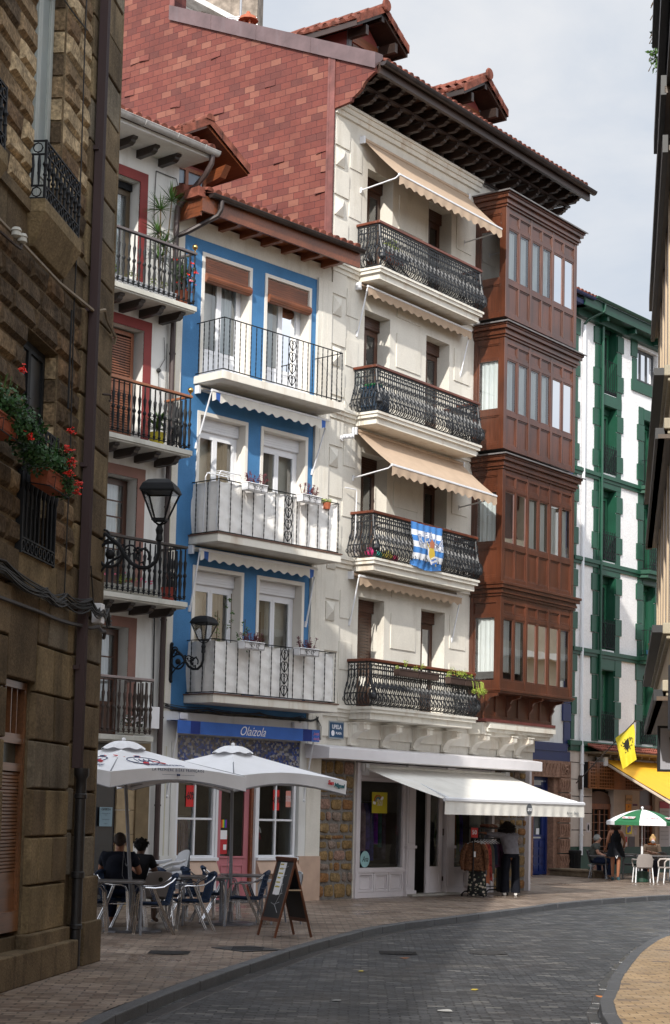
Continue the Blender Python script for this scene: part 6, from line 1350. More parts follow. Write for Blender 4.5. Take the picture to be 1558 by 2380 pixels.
# ================= terrace furniture =================
wick = M('blue_wicker', (.008,.03,.085), .6, .25, 12, bump=.6, bs=70)
def chair_blue(lab):
    t = thing('terrace_chair', lab, 'chair', (0,0,0), 0, 'blue wicker terrace chairs with aluminium legs')
    m_ = MB(); m_.grid(lambda s, q: (-.215+.43*s, -.22+.42*q, .445-.02*math.sin(math.pi*s)-.015*math.sin(q*math.pi)+.012*(q > .99)), 10, 8); m_.grid(lambda s, q: (-.215+.43*s, -.22+.42*q, .415-.02*math.sin(math.pi*s)), 6, 6)
    m_.tube([(-.215,-.22,.43),(.215,-.22,.43),(.215,.2,.43),(-.215,.2,.43)], .02, 6, closed=True); m_.obj('seat', wick, t, smooth=True)
    m_ = MB(); by = lambda z: .2+(z-.43)*.27
    bx_ = lambda z: .205*(1 if z < .7 else math.sqrt(max(.2, 1-((z-.7)/.16)**2*.45)))
    for i in range(17):
        s = -1+2*i/16; zt = .835-.05*s*s; m_.tube([(s*.2*(.98 if z > .7 else 1), by(z)+.035*(1-s*s), z) for z in (.43,.55,.67,.76,zt)], .0085 if abs(s) < .9 else .014, 4)
    for z in (.45,.5,.58,.72,.79): m_.tube([(-.2+.4*k/8, by(z)+.035*(1-(-1+k/4)**2)+.006, z) for k in range(9)], .012, 4)
    m_.tube([(s*.205, by(.80)+.035*(1-s*s), .80+.035*(1-s*s)) for s in [-1+k/5 for k in range(11)]], .028, 6)
    m_.tube(ring((0,by(.63)+.045,.60), .07, 'y', 9, .2, math.pi-.2), .012, 4); m_.obj('backrest', wick, t, smooth=True)
    for s in (-1, 1):
        m_ = MB(); m_.tube([(s*.10,by(.84)+.03,.835),(s*.19,by(.81),.80),(s*.235,.24,.74),(s*.26,.12,.665),(s*.275,0,.65),(s*.275,-.14,.655),(s*.272,-.20,.635),(s*.27,-.235,.57)], .0125, 6); m_.obj('armrest', alu, t, smooth=True)
        for dx in (0,):
            m_ = MB()
            for o_ in (-.013,.013): m_.tube([(s*(.27+.0)+o_*.4,-.235+o_,.57),(s*.275+o_*.4,-.25+o_,.42),(s*.285,-.29+o_,.0)], .0125, 6)
            m_.box(s*.285-.017,s*.285+.017,-.315,-.265,0,.03); m_.obj('leg', alu, t, smooth=True)
            m_ = MB()
            for o_ in (-.013,.013): m_.tube([(s*.27,-.02+o_,.645),(s*.262,.06+o_,.45),(s*.27,.28+o_,.0)], .0125, 6)
            m_.obj('leg', alu, t, smooth=True)
        m_ = MB(); m_.tube([(s*.262,-.24,.38),(s*.262,.09,.38)], .009, 5); m_.obj('stretcher', alu, t)
    m_ = MB(); m_.tube([(-.262,.09,.37),(.262,.09,.37)], .009, 5); m_.obj('stretcher', alu, t)
    return t
c0 = chair_blue('blue wicker chair nearest the camera, at the right of the near bare table')
place(c0, (-2.50,25.28,0), math.radians(-78))
R_ = math.radians
dup(c0, (-2.02,26.22,0), R_(-72), 'blue wicker chair just behind the nearest one, seen from its back')
dup(c0, (-1.27,27.45,0), R_(-96), 'blue wicker chair next to the chalkboard')
dup(c0, (-2.38,27.75,0), R_(120), 'blue wicker chair with its back to the grey shell chair with a grey crest')
dup(c0, (-2.02,28.45,0), R_(112), 'rearmost blue wicker chair, in front of the left shop window')
dup(c0, (-3.04,25.98,0), R_(70), 'blue wicker chair behind the near table, below the man in the navy T-shirt')
dup(c0, (-3.45,25.45,0), R_(95), 'blue wicker chair cut off by the stone house corner')
dup(c0, (-3.95,27.3,0), R_(180), 'blue wicker chair behind the wine glasses, only its top rim showing')
dup(c0, (-1.75,29.0,0), R_(90), 'blue wicker chair in front of the pink door')
tabm = M('table_top', (.16,.15,.15), .28, .15, 3)
def table(lab, sz=.74):
    t = thing('terrace_table', lab, 'table', (0,0,0), 0, 'grey metal terrace tables'); h = sz/2
    MB().box(-h,h,-h,h,.725,.745).obj('table_top', tabm, t, bevel=.008)
    m_ = MB(); m_.box(-h+.01,h-.01,-h+.01,h-.01,.715,.725); m_.obj('edge_frame', greymetal, t)
    for sx in (-1,1):
        for sy in (-1,1): m_ = MB(); m_.tube([(sx*(h-.14),sy*(h-.14),.715),(sx*(h-.07),sy*(h-.07),.68),(sx*(h-.05),sy*(h-.05),.6),(sx*(h-.05),sy*(h-.05),0)], .018, 8); m_.obj('leg', greymetal, t, smooth=True)
    return t
t0 = place(table('bare grey table nearest the camera beside the stone house'), (-2.98,25.15,0), R_(8))
dup(t0, (-1.95,27.35,0), R_(10), 'bare grey table behind the second blue chair'); dup(t0, (-1.35,28.35,0), R_(8), 'bare grey table in front of the pink door')
t = thing('terrace_table', 'table under a grey cloth with wine glasses beside the seated men', 'table', (-3.72,26.75,0), R_(10)); MB().box(-.4,.4,-.4,.4,.72,.745).obj('table_top', tabm, t)
m_ = MB(); m_.grid(lambda s, q: (.41*math.cos(s*2*math.pi+.785)*1.38*(1 if 1 else 0), .41*math.sin(s*2*math.pi+.785)*1.38, .75-.28*q), 4, 2)
m_.box(-.41,.41,-.41,.41,.745,.752); m_.obj('cloth', M('table_cloth',(.13,.13,.15),.8,.1,3), t)
for sx in (-1,1):
    for sy in (-1,1): MB().tube([(sx*.34,sy*.34,.72),(sx*.34,sy*.34,0)], .018, 8).obj('leg', greymetal, t)
gcl = GLASS('drinking_glass', (.9,.92,.94), .05, 1.0)
for k, (x, y) in enumerate(((-3.72,26.5),(-3.66,26.62))):
    g_ = MB().lathe([(.034,0),(.034,.004),(.004,.012),(.004,.09),(.02,.105),(.038,.135),(.042,.17),(.036,.215)], n=14).obj('wine_glass', gcl, smooth=True); tag(g_, ['empty wine glass at the front edge of the cloth covered table','empty wine glass just behind the first on the cloth covered table'][k], 'wine glass'); place(g_, (x,y,.752))
g_ = MB().box(-.1,.1,-.07,.07,0,.012).obj('menu_card', whitefab); tag(g_, 'white folded menu card beside the wine glasses', 'menu card'); place(g_, (-3.52,26.7,.752), .4)
def shell_chair(lab, mat, group, legm=None, legs='metal'):
    t = thing('shell_armchair', lab, 'chair', (0,0,0), 0, group)
    m_ = MB(); m_.grid(lambda s, q: (-.22+.44*s, -.21+.43*q, .44-.02*math.sin(math.pi*s)), 8, 6); m_.grid(lambda s, q: (-.22+.44*s, -.21+.43*q, .41-.02*math.sin(math.pi*s)), 4, 4); m_.tube([(-.21,-.2,.425),(.21,-.2,.425),(.22,.2,.425),(-.22,.2,.425)], .02, 6, closed=True); m_.obj('seat', mat, t, smooth=True)
    m_ = MB()
    def B(s, q): x = -1+2*s; w_ = .21+.02*math.sin(q*math.pi)-.03*q*q*q; return (x*w_, .22+.10*q+.05*(1-x*x), .44+(.37-.03*x*x*q)*q)
    m_.grid(B, 12, 10); m_.grid(lambda s, q: (B(s,q)[0], B(s,q)[1]+.018, B(s,q)[2]), 12, 10); m_.tube([B(k/10,1) for k in range(11)], .014, 6); m_.obj('backrest', mat, t, smooth=True)
    for s in (-1,1):
        m_ = MB(); m_.tube([(s*.20,.28,.66),(s*.26,.16,.655),(s*.28,0,.66),(s*.275,-.16,.65),(s*.26,-.22,.58),(s*.235,-.22,.44)], [.018,.022,.026,.026,.022,.016], 6); m_.obj('armrest', mat, t, smooth=True)
        for y0, y1 in ((-.2,-.25),(.2,.28)): m_ = MB(); m_.tube([(s*.22,y0,.43),(s*.25,y1,0)], .016, 6); m_.obj('leg', legm or alu, t, smooth=True)
    return t
taupe = M('taupe_plastic', (.26,.235,.225), .5, .06, 4); gsh = 'taupe and grey plastic shell chairs'
s0 = shell_chair('grey shell chair with red and gold badge under the nearer seated man', taupe, gsh); place(s0, (-3.06,26.55,0), R_(0+180-8))
m_ = MB(); m_.lathe([(.001,0),(.06,0),(.06,.003),(.001,.003)], n=14); m_.rot(Matrix.Translation((0,.385,.68)) @ Matrix.Rotation(math.pi,4,'Z') @ UPR); 
bd = m_.obj('badge', M('badge_gold',(.4,.24,.06),.6), s0); MB().box(-.08,.08,.388,.392,.67,.70).obj('badge', M('badge_red',(.45,.04,.04),.6), s0)
s1 = shell_chair('grey shell chair with a small dark crest, right of the pole', taupe, gsh); place(s1, (-2.66,27.15,0), R_(180+18))
MB().lathe([(.001,0),(.035,0),(.035,.003),(.001,.003)], n=12).rot(Matrix.Translation((0,.385,.70)) @ Matrix.Rotation(math.pi,4,'Z') @ UPR).obj('badge', fk, s1)
# rot: local front is -y, so a chair turned by 180 deg faces away from the camera... backs stay towards the lens
whp = M('white_resin', (.62,.63,.66), .35, .04, 3); gw = 'white moulded plastic chairs'
w0 = shell_chair('white plastic chair partly hidden behind the chalkboard', whp, gw, legm=greymetal); place(w0, (-.80,28.1,0), R_(-60))
t = thing('stacked_chairs', 'stack of white plastic armchairs leaning behind the two seated men', 'stacked chairs', (-2.72,29.3,0), R_(-55))
for k in range(3):
    m_ = MB(); z = k*.1
    def B2(s, q): x = -1+2*s; return (x*(.25-.08*q*q), .22+.14*q+.05*(1-x*x), .44+z+(.45-.06*x*x)*q)
    m_.grid(B2, 10, 8); m_.grid(lambda s, q: (B2(s,q)[0], B2(s,q)[1]+.02, B2(s,q)[2]), 10, 8); m_.grid(lambda s, q: (-.23+.46*s, -.22+.44*q, .42+z), 4, 4)
    for s in (-1,1):
        m_.tube([(s*.22,.26,.72+z),(s*.27,.12,.68+z),(s*.30,-.05,.67+z),(s*.29,-.2,.62+z),(s*.27,-.26,.45+z),(s*.27,-.28,.2+z*.5 if k else 0)], [.02,.03,.034,.03,.028,.02], 6)
        m_.tube([(s*.22,.22,.43+z),(s*.25,.3,z*.5)], .026, 6)
    m_.obj('white_chair', whp, t, smooth=True)
# chalkboard stand
t = thing('chalkboard', 'wooden framed A-shaped chalkboard with a paper list, standing on the pavement', 'chalkboard', (-.62,25.22,0), R_(-62))
wb_ = WOOD('board_frame', (.12,.035,.012), 'Z', .5); slate_ = M('blackboard', (.012,.012,.014), .45, .4, 2); chalk = M('chalk', (.4,.4,.42), .9, .3, 20)
for s in (-1,1):
    T = Matrix.Translation((0,s*.02,1.12)) @ Matrix.Rotation(-s*.27,4,'X')
    m_ = MB(); m_.box(-.285,-.255,-.014,.014,-1.15,0); m_.box(.255,.285,-.014,.014,-1.15,0); m_.box(-.25,.25,-.013,.013,-.05,0); m_.box(-.25,.25,-.013,.013,-.93,-.88); m_.rot(T); m_.obj('frame', wb_, t)
    m_ = MB(); m_.box(-.25,.25,-.008,.008,-.88,-.05); m_.rot(T); bd = m_.obj('board', slate_, t)
    m_ = MB(); rnd = random.Random(5+s)
    for k in range(5): m_.tube([(-.18+rnd.uniform(0,.1), -s*.011, -.15-.13*k), (-.05+rnd.uniform(0,.1), -s*.011, -.17-.13*k), (.08+rnd.uniform(0,.1), -s*.011, -.13-.13*k)], .0035, 4)
    m_.tube([(.05,-s*.011,-.3),(.12,-s*.011,-.5),(.02,-s*.011,-.7),(.15,-s*.011,-.8)], .004, 4); m_.rot(T); m_.obj('chalk_marks', chalk, bd)
    if s > 0:
        m_ = MB(); m_.box(-.14,.06,-.012,-.010,-.55,-.08); m_.rot(T); pp = m_.obj('paper', whitefab, t); m_ = MB()
        for k in range(6): m_.box(-.12,-.12+.10+.02*(k % 3),-.0135,-.012,-.12-.065*k,-.1-.065*k)
        m_.rot(T); m_.obj('print', M('print_yellow',(.5,.42,.05),.7), pp)
MB().box(-.30,.30,-.10,.10,.66,.68).obj('spreader', alu, t)
# ================= parasols =================
def parasol(lab, apex_z, half, z_e, turn, lean, brand):
    t = thing('parasol', lab, 'parasol', (0,0,0), 0, 'white square parasols over the terrace')
    C_ = [(half*math.cos(math.pi/2*k+turn), half*math.sin(math.pi/2*k+turn)) for k in range(4)]; zc = z_e
    def surf(k):
        a, b = C_[k], C_[(k+1) % 4]
        def f(s, q):  # q 0 top .. 1 edge
            ex, ey = a[0]+(b[0]-a[0])*s, a[1]+(b[1]-a[1])*s; sag = .10*math.sin(s*math.pi)*q*q; q0 = .04+.96*q
            pinch = 1-.055*math.sin(s*math.pi)*q
            z = apex_z-.02-(apex_z-zc)*(q0**.93)+sag*.9-.03*math.sin(q*math.pi)*math.sin(s*math.pi)
            return (ex*q0*pinch, ey*q0*pinch, z)
        return f
    m_ = MB()
    for k in range(4): m_.grid(surf(k), 14, 10)
    m_.obj('canopy', whitefab, t, smooth=True, flip=False)
    m_ = MB()
    for k in range(4):
        f = surf(k); m_.grid(lambda s, q: tuple(Vector(f(s,1))+Vector((0,0,-(.21-.05*math.sin(s*math.pi))*q))+Vector((f(s,1)[0],f(s,1)[1],0)).normalized()*(.010*math.sin(s*21)*q-.02*q)), 18, 4)
    m_.obj('valance', whitefab, t, smooth=True, flip=False)
    m_ = MB()
    for k in range(4):
        f = surf(k); m_.tube([tuple(Vector(f(s,1))+Vector((0,0,-(.215-.05*math.sin(s*math.pi))))) for s in [i/12 for i in range(13)]], .006, 4)
    m_.obj('hem', greymetal, t)
    m_ = MB(); r0 = .29
    m_.grid(lambda s, q: ((.03+r0*q)*math.cos(s*2*math.pi), (.03+r0*q)*math.sin(s*2*math.pi), apex_z+.03-.115*q+.012*math.sin(s*18*math.pi)*q*q+.035*math.sin(q*math.pi)), 48, 5); m_.ball((0,0,apex_z+.05), .03, 8); m_.obj('vent_cap', whitefab, t, smooth=True)
    m_ = MB(); m_.tube([(lean,0,0),(0,0,apex_z)], .026, 10); m_.obj('pole', greymetal, t, smooth=True)
    m_ = MB()
    for cx_, cy_ in C_:
        m_.tube([(0,0,apex_z-.06),(cx_*.98,cy_*.98,zc-.015)], .012, 5); m_.tube([(0,0,apex_z-.55),(cx_*.5,cy_*.5,apex_z-.03-(apex_z-zc)*.5)], .010, 5)
    m_.obj('ribs', greymetal, t)
    m_ = MB(); m_.lathe([(.42,0),(.42,.02),(.40,.035),(.06,.04),(.04,.2)], lean, 0, 24); m_.obj('base', M('steel_base',(.16,.16,.18),.35,.2,4,metal=.5), t)
    m_ = MB(); rr_ = random.Random(2); m_.tube([(lean*.5+.03*math.cos(k*.9), .03*math.sin(k*.9), .95-.0+.02*math.sin(k*2.1)-.02*k*0) for k in range(10)], .006, 4); m_.tube([(lean*.45,-.04,.95),(lean*.45-.04,-.05,1.15),(lean*.45-.05,-.05,.8),(lean*.45,-.04,.7)], .004, 4); m_.obj('cord', greymetal, t)
    ink = M('print_navy',(.02,.04,.12),.7); rd_ = M('print_red',(.5,.02,.03),.7)
    def on_face(k, mb, s0, q0, sc, mat, nm='lettering', sw=1):
        """lay flat artwork (drawn in x,y around 0) onto face k of the canopy"""
        f = surf(k); P = Vector(f(s0,q0)); dx = (Vector(f(s0+.02,q0))-Vector(f(s0-.02,q0))).normalized(); dy = (Vector(f(s0,q0-.03))-Vector(f(s0,q0+.03))).normalized(); N = dx.cross(dy).normalized(); 
        if N.z < 0: N = -N
        dx *= sw
        o2 = MB(); 
        for v in mb.v: o2.v.append(tuple(P+dx*v[0]*sc+dy*v[1]*sc*1.7+N*(.014+v[2])))
        o2.f = mb.f; o2.mi = mb.mi; return o2.obj(nm, mat, t)
    def on_val(k, mb, s0, dz, sc, mat, sw=1):
        f = surf(k); P = Vector(f(s0,1))+Vector((0,0,dz)); dx = (Vector(f(s0+.02,1))-Vector(f(s0-.02,1))).normalized()*sw; N = Vector((P.x,P.y,0)).normalized()
        o2 = MB()
        for v in mb.v: o2.v.append(tuple(P+dx*v[0]*sc+Vector((0,0,1))*v[1]*sc+N*(.012+v[2])))
        o2.f = mb.f; o2.mi = mb.mi; return o2.obj('lettering', mat, t)
    return t, on_face, on_val, ink, rd_
# first parasol: apex over (-3.04,25.6)
t, onf, onv, ink, rdm = parasol('white parasol with red crossed ribbons and 1664 print, nearer the stone house', 2.70, 1.80, 2.27, R_(-88.5), .22, 0)
place(t, (-3.03,25.61,0))
def ribbon(x0, y0, x1, y1, w_=.05):
    d = Vector((x1-x0, y1-y0)).normalized(); n = Vector((-d.y, d.x))*w_/1; return MB().add([(x0+n.x,y0+n.y,0),(x0-n.x,y0-n.y,0),(x1-n.x,y1-n.y,0),(x1+n.x,y1+n.y,0)], [(0,1,2,3)])
def art(k, s0, sw=1):
    for r in ((-.42,.17,-.24,.13),(.12,.02,.36,-.08),(-.02,.2,.05,.13),(-.06,-.14,.02,-.03)): onf(k, ribbon(*r, w_=.022 if abs(r[0]) > .1 else .045), s0, .56, 1.0, rdm, 'ribbon', sw)
    e = MB(); e.tube([(.30*math.cos(a),.12*math.sin(a),0) for a in [i*math.pi/12 for i in range(24)]], .006, 4, closed=True); onf(k, e, s0, .56, 1.0, ink, 'emblem', sw)
    w2 = MB(); w2.add([(.28*math.cos(a),.11*math.sin(a),-.002) for a in [i*math.pi/12 for i in range(24)]], [tuple(range(24))]); onf(k, w2, s0, .56, 1.0, whitefab, 'emblem', sw)
    onf(k, text('1664', .17, ink, ext=.001, bold=.002), s0, .56, 1.0, ink, sw=sw); onf(k, text('Kronenbourg', .12, ink, ext=.001, shear=.1, bold=.001), s0+.12, .80, 1.0, ink, sw=sw)
    c_ = MB(); [c_.ball((-.03+.03*i,.145,0), .016, 6) for i in range(3)]; onf(k, c_, s0, .56, 1.0, ink, 'crown', sw)
art(0, .34); art(3, .62)
onv(0, text('LA PREMIÈRE BIÈRE FRANÇAISE', .055, ink, ext=.001, spacing=1.3), .5, -.035, 1.0, ink)
e = MB(); e.box(-.3,-.04,-.002,.002,0,.001); e.box(.04,.3,-.002,.002,0,.001); e.ball((-.015,0,0),.016,6); e.ball((.015,0,0),.016,6); onv(0, e, .5, -.10, 1.0, ink)
t, onf, onv, ink, rdm = parasol('plain white parasol with small corner lettering, nearer the pink door', 2.74, 1.80, 2.28, R_(-86), .03, 1)
place(t, (-1.56,27.67,0)); red2 = rdm
for k, s0 in ((0,.90),(3,.90)):
    onv(k, text('San', .09, rdm, ext=.001, shear=.25, bold=.004), s0-.035, -.075, 1, rdm); onv(k, text('Miguel', .085, ink, ext=.001, shear=.25, bold=.004), s0+.035, -.095, 1, M('print_teal',(.02,.12,.14),.7))
# green and white parasol by the cafe
t = thing('parasol', 'small round green and white parasol in front of the cafe', 'parasol', (8.74,49.75,0), 0)
gfab = M('parasol_green',(.015,.13,.05),.7,.06,3); m_ = MB(); n = 8; r_ = 1.0
for k in range(n):
    a0 = 2*math.pi*k/n-math.pi/2-.25; a1 = a0+2*math.pi/n; m_.k = k % 2
    m_.grid(lambda s, q: (((math.cos(a0)*(1-s)+math.cos(a1)*s))*r_*q, ((math.sin(a0)*(1-s)+math.sin(a1)*s))*r_*q, 2.02-.34*q**1.7-.02*math.sin(s*math.pi)*q*0), 4, 8)
    m_.grid(lambda s, q: (((math.cos(a0)*(1-s)+math.cos(a1)*s))*r_, ((math.sin(a0)*(1-s)+math.sin(a1)*s))*r_, 1.68-.1*q), 4, 1)
m_.obj('canopy', [whitefab, gfab], t, smooth=True, flip=False)
m_ = MB(); m_.tube([(0,0,.1),(0,0,2.08)], .018, 8); m_.ball((0,0,2.07), .04, 8); m_.lathe([(.03,.7),(.03,1.0)], n=8); m_.obj('pole', pvc, t, smooth=True)
m_ = MB(); m_.prism([(.2*math.cos(a),.2*math.sin(a)) for a in [i*math.pi/8 for i in range(16)]], 'z', 0, .3); m_.obj('base', M('base_green',(.008,.04,.025),.5,.2,3), t, bevel=.02)
for k in range(-1, 3):
    a = 2*math.pi*(k+.5)/n-math.pi/2-.25
    P = Vector((math.cos(a)*.82, math.sin(a)*.82, 2.02-.34*.82**1.7)); tz = Vector((-math.sin(a), math.cos(a), 0)); dn = Vector((math.cos(a), math.sin(a), -.48)).normalized(); N = tz.cross(-dn).normalized()
    if N.z < 0: N = -N
    q = MB()
    if k % 2: q.box(-.19,.19,-.05,.06,0,.002)
    for mb2, mt in ((q, whitefab), (text('San Miguel', .09, rdm, ext=.001, shear=.2, bold=.002), rdm)):
        if not mb2.v: continue
        o2 = MB(); o2.f = mb2.f; o2.mi = mb2.mi; o2.v = [tuple(P+tz*v[0]-dn*v[1]+N*(.012+v[2]+(.004 if mt is rdm else 0))) for v in mb2.v]; o2.obj('lettering', mt, t)
t = thing('parasol', 'dark green and yellow parasol edge cut off at the right side of the photo', 'parasol', (10.55,50.5,0), 0)
m_ = MB(); m_.grid(lambda s, q: (1.0*q*math.cos(s*2*math.pi), 1.0*q*math.sin(s*2*math.pi), 1.98-.38*q**1.6), 24, 6); m_.obj('canopy', M('dark_canopy',(.015,.02,.012),.7,.2,3), t, smooth=True); MB().tube([(0,0,0),(0,0,2)], .02, 8).obj('pole', pvc, t)
# ================= shop things by the clothes shop =================
def garment(lab, nm, x, col, mat, pat=None, z0=1.02, L=.62, w_=.40, dep=.07, cat='garment', ry=0.):
    t = thing(nm, lab, cat, (0,0,0), 0, 'clothes hanging on the pavement rack')
    return t
rack_o = Vector((3.42, 39.1, 0)); rk = R_(60)
t = thing('clothes_rack', 'black metal clothes rack on castors outside the clothes shop', 'clothes rack', rack_o, rk)
m_ = MB()
for x in (-.62,.62):
    m_.tube([(x,0,.1),(x,0,1.28)], .016, 8); m_.tube([(x,-.26,.06),(x,-.2,.11),(x,0,.13),(x,.2,.11),(x,.26,.06)], .015, 6)
m_.tube([(-.66,0,1.26),(.66,0,1.26)], .016, 8); m_.tube([(-.62,0,.2),(.62,0,.2)], .012, 6); m_.obj('frame', black, t)
for x in (-.62,.62):
    for y in (-.26,.26): m_ = MB(); m_.lathe([(.001,-.015),(.03,-.015),(.03,.015),(.001,.015)], n=10); m_.rot(Matrix.Translation((x,y,.03)) @ UPR); m_.obj('castor', black, t)
T0 = Matrix.Translation(rack_o) @ Matrix.Rotation(rk, 4, 'Z')
leop = M('leopard_print', (.12,.055,.03), .9, .75, 26); flo = base('floral_print', .9)
m_f, nt_, p_ = flo; tcx = nd(nt_, 'TexCoord'); vv = nd(nt_, 'TexVoronoi', Scale=14); nt_.links.new(tcx.outputs['Object'], vv.inputs['Vector']); rr_ = ramp(nt_, [(0,(.45,.3,.25)),(.33,(.42,.36,.3)),(.4,(.03,.06,.03)),(.5,(.008,.008,.01)),(1,(.008,.008,.01))]); nt_.links.new(vv.outputs['Distance'], rr_.inputs[0]); nt_.links.new(rr_.outputs[0], p_.inputs[0])
cols = [(leop,.60,.42,'leopard print brown blouse at the near end of the pavement rack'), (m_f,.95,.3,'black and cream floral dress hanging behind the leopard blouse'), (M('cloth_grey',(.09,.09,.1),.9,.3,8),.7,.3,'grey garment hanging in the middle of the pavement rack'), (M('cloth_rust',(.25,.08,.04),.9,.3,8),.9,.2,'long rust coloured garment on the pavement rack'), (M('cloth_red',(.2,.03,.025),.9,.9,18),.85,.26,'red and dark patterned dress on the pavement rack'), (M('cloth_olive',(.06,.055,.045),.9,.3,8),.7,.3,'dark olive garment on the pavement rack'), (M('cloth_navy',(.012,.016,.03),.9,.3,8),.5,.3,'navy garment near the far end of the rack'), (M('cloth_plum',(.05,.02,.045),.9,.6,10),.55,.3,'plum garment at the far end of the rack beside the woman')]
for i, (mt, L_, hw_, lab) in enumerate(cols):
    x = -.56+i*.15; P = T0 @ Vector((x,0,0)); face = R_(-8)+(0 if i < 2 else rk*.85)
    t = thing(['blouse','dress','top','skirt','dress','top','top','blouse'][i], lab, 'clothes', (P.x,P.y,0), face, 'clothes on the pavement rack')
    m_ = MB(); m_.tube([(0,0,1.27),(.012,-.01,1.235),(0,0,1.21)], .004, 4); m_.tube([(-.17,0,1.14),(0,0,1.21),(.17,0,1.14)], .007, 5); m_.obj('hanger', pvc, t)
    top = 1.19 if i != 1 else 1.0; h2 = .2 if i != 1 else .2
    def G1(s, q, sg=1):
        a = s*2*math.pi; w2 = h2*(.5+.5*min(1,q*6))*(.78+.3*q) if i else h2*(.6+.4*min(1,q*5))*(1.0+.15*q); d2 = .035+.02*q+.012*math.sin(a*5+i)*q
        return (w2*math.cos(a), d2*math.sin(a), top-.02-L_*q+.02*math.sin(a*4)*(q > .95))
    m_.v = []; m_ = MB(); m_.grid(G1, 28, 10); m_.obj('cloth', mt, t, smooth=True)
    if i in (0, 7):
        for s in (-1,1): m_ = MB(); m_.tube([(s*.16,0,1.14),(s*.24,-.02,.98),(s*.27,-.03,.75),(s*.25,-.04,.58)], [.05,.06,.055,.035], 7); m_.obj('sleeve', mt, t, smooth=True)
        if i == 0: m_ = MB(); m_.box(-.02,.03,-.062,-.058,.86,.98); m_.obj('price_tag', whitefab, t)
t = thing('sale_sign', 'small red 50 percent sign clipped on top of the pavement rack', 'sale sign', tuple(T0 @ Vector((-.62,-.02,1.28))), R_(-6)); m_ = MB(); m_.box(-.075,.075,-.005,0,0,.21); m_.obj('card', M('sale_red',(.55,.03,.03),.5,.05,3), t); sign_text('50', .13, -.0, -.008, .11, wt, t, bold=.003, ext=.001, xs=.8)
# shoe shelf behind
t = thing('shoe_shelf', 'dark wall shelf with shoes behind the clothes rack', 'shelf', tuple(FW.pt(6.2,.3,0)), FW.rz)
m_ = MB(); m_.box(-.75,.55,-.12,.12,1.46,1.49); m_.box(-.7,-.66,-.1,.1,.02,1.46); m_.box(.46,.5,-.1,.1,.02,1.46)
for z in (1.15,1.32): m_.box(-.7,.5,-.02,.0,z,z+.05)
m_.obj('frame', black, t)
for k, (x, c) in enumerate(((-.3,(.2,.05,.02)),(-.12,(.3,.16,.1)),(.06,(.25,.1,.06)),(.3,(.6,.58,.52)))):
    P = FW.pt(6.2+x,.3,1.49); s_ = MB(); s_.tube([(-.04,.10,.03),(-.04,.02,.05),(-.04,-.08,.03),(-.04,-.12,.015)], [.03,.035,.032,.012], 6); s_.tube([(.05,.10,.03),(.05,.02,.05),(.05,-.08,.03),(.05,-.12,.015)], [.03,.035,.032,.012], 6)
    o_ = s_.obj('shoes', M('shoe_%d' % k, c, .5), smooth=True); tag(o_, ['dark brown shoes at the left of the shoe shelf','tan shoes second from the left on the shelf','reddish shoes in the middle of the shelf','white shoes at the right end of the shelf'][k], 'shoes', 'shoes on the wall shelf'); place(o_, P, FW.rz+.5)
# shop window contents
def mannequin(fr, u, v, z, dress, lab, h=1.0, skirt=None):
    t = thing('mannequin', lab, 'mannequin', fr.pt(u,v,z), fr.rz)
    MB().lathe([(.09,0),(.09,.02),(.015,.03),(.015,.45)], n=12).obj('stand', pvc, t, smooth=True)
    MB().lathe([(.05,.80*h),(.03,.86*h),(.028,.9*h),(.055,.93*h),(.06,1.0*h),(.04,1.06*h),(.001,1.08*h)], n=12).obj('head', whitefab, t, smooth=True)
    MB().lathe([(.17,.36),(.13,.5),(.09,.62*h),(.10,.74*h),(.075,.80*h),(.04,.82*h)], n=18, sy=.6).obj('dress', dress, t, smooth=True)
    for s in (-1,1): MB().tube([(s*.09,0,.78*h),(s*.13,-.01,.7*h),(s*.14,-.02,.62*h)], [.03,.032,.028], 6).obj('sleeve', whitefab, t, smooth=True)
    return t
mannequin(FB, -1.45, -.35, .84, M('dress_crimson',(.22,.012,.03),.8,.1,4), 'child mannequin in a crimson pinafore in the right window of the blue house shop', .78)
stri = BR('stripe_knit', 'XZ', 3, .06, [(0,(.4,.4,.42)),(.5,(.3,.2,.2)),(1,(.12,.14,.2))], (.4,.4,.4), .02, bump=.1)
mannequin(FB, -2.2, -.6, .5, stri, 'mannequin in a striped pale top behind the pink shop door', 1.0)
def garms(fr, u0, u1, v, z0, z1, n, lab, seed, cat='clothes', dk=1.0):
    rnd = random.Random(seed); t = thing('hanging_clothes', lab, 'clothes rail', fr.pt((u0+u1)/2, v, 0), fr.rz)
    MB().tube([(-(u1-u0)/2,0,z1),((u1-u0)/2,0,z1)], .01, 6).obj('rail', alu, t)
    for i in range(n):
        x = -(u1-u0)/2+(u1-u0)*(i+.5)/n; c = [rnd.choice((.02,.05,.1,.16,.25))*rnd.uniform(.6,1.2)*dk for _ in range(3)]; L_ = (z1-z0)*rnd.uniform(.65,1)
        MB().grid(lambda s, q: (x+(.05+.02*q)*math.cos(s*2*math.pi), .16*math.sin(s*2*math.pi)*(.5+.5*min(1,q*5)), z1-.03-L_*q), 12, 6).obj('garment', M('garment_%d_%d' % (seed, i), c, .9, .5, 7), t, smooth=True)
garms(FB, -3.75, -2.98, -.55, .9, 1.62, 9, 'rail of dark clothes in the left window of the blue house shop', 3)
garms(FW, 2.0, 2.9, -.45, .75, 2.0, 6, 'long pale and dark clothes hanging in the left window of the clothes shop', 5, dk=1.5)
garms(FW, 5.15, 6.0, -.45, .75, 1.9, 6, 'dark jackets hanging in the right window of the clothes shop', 8)
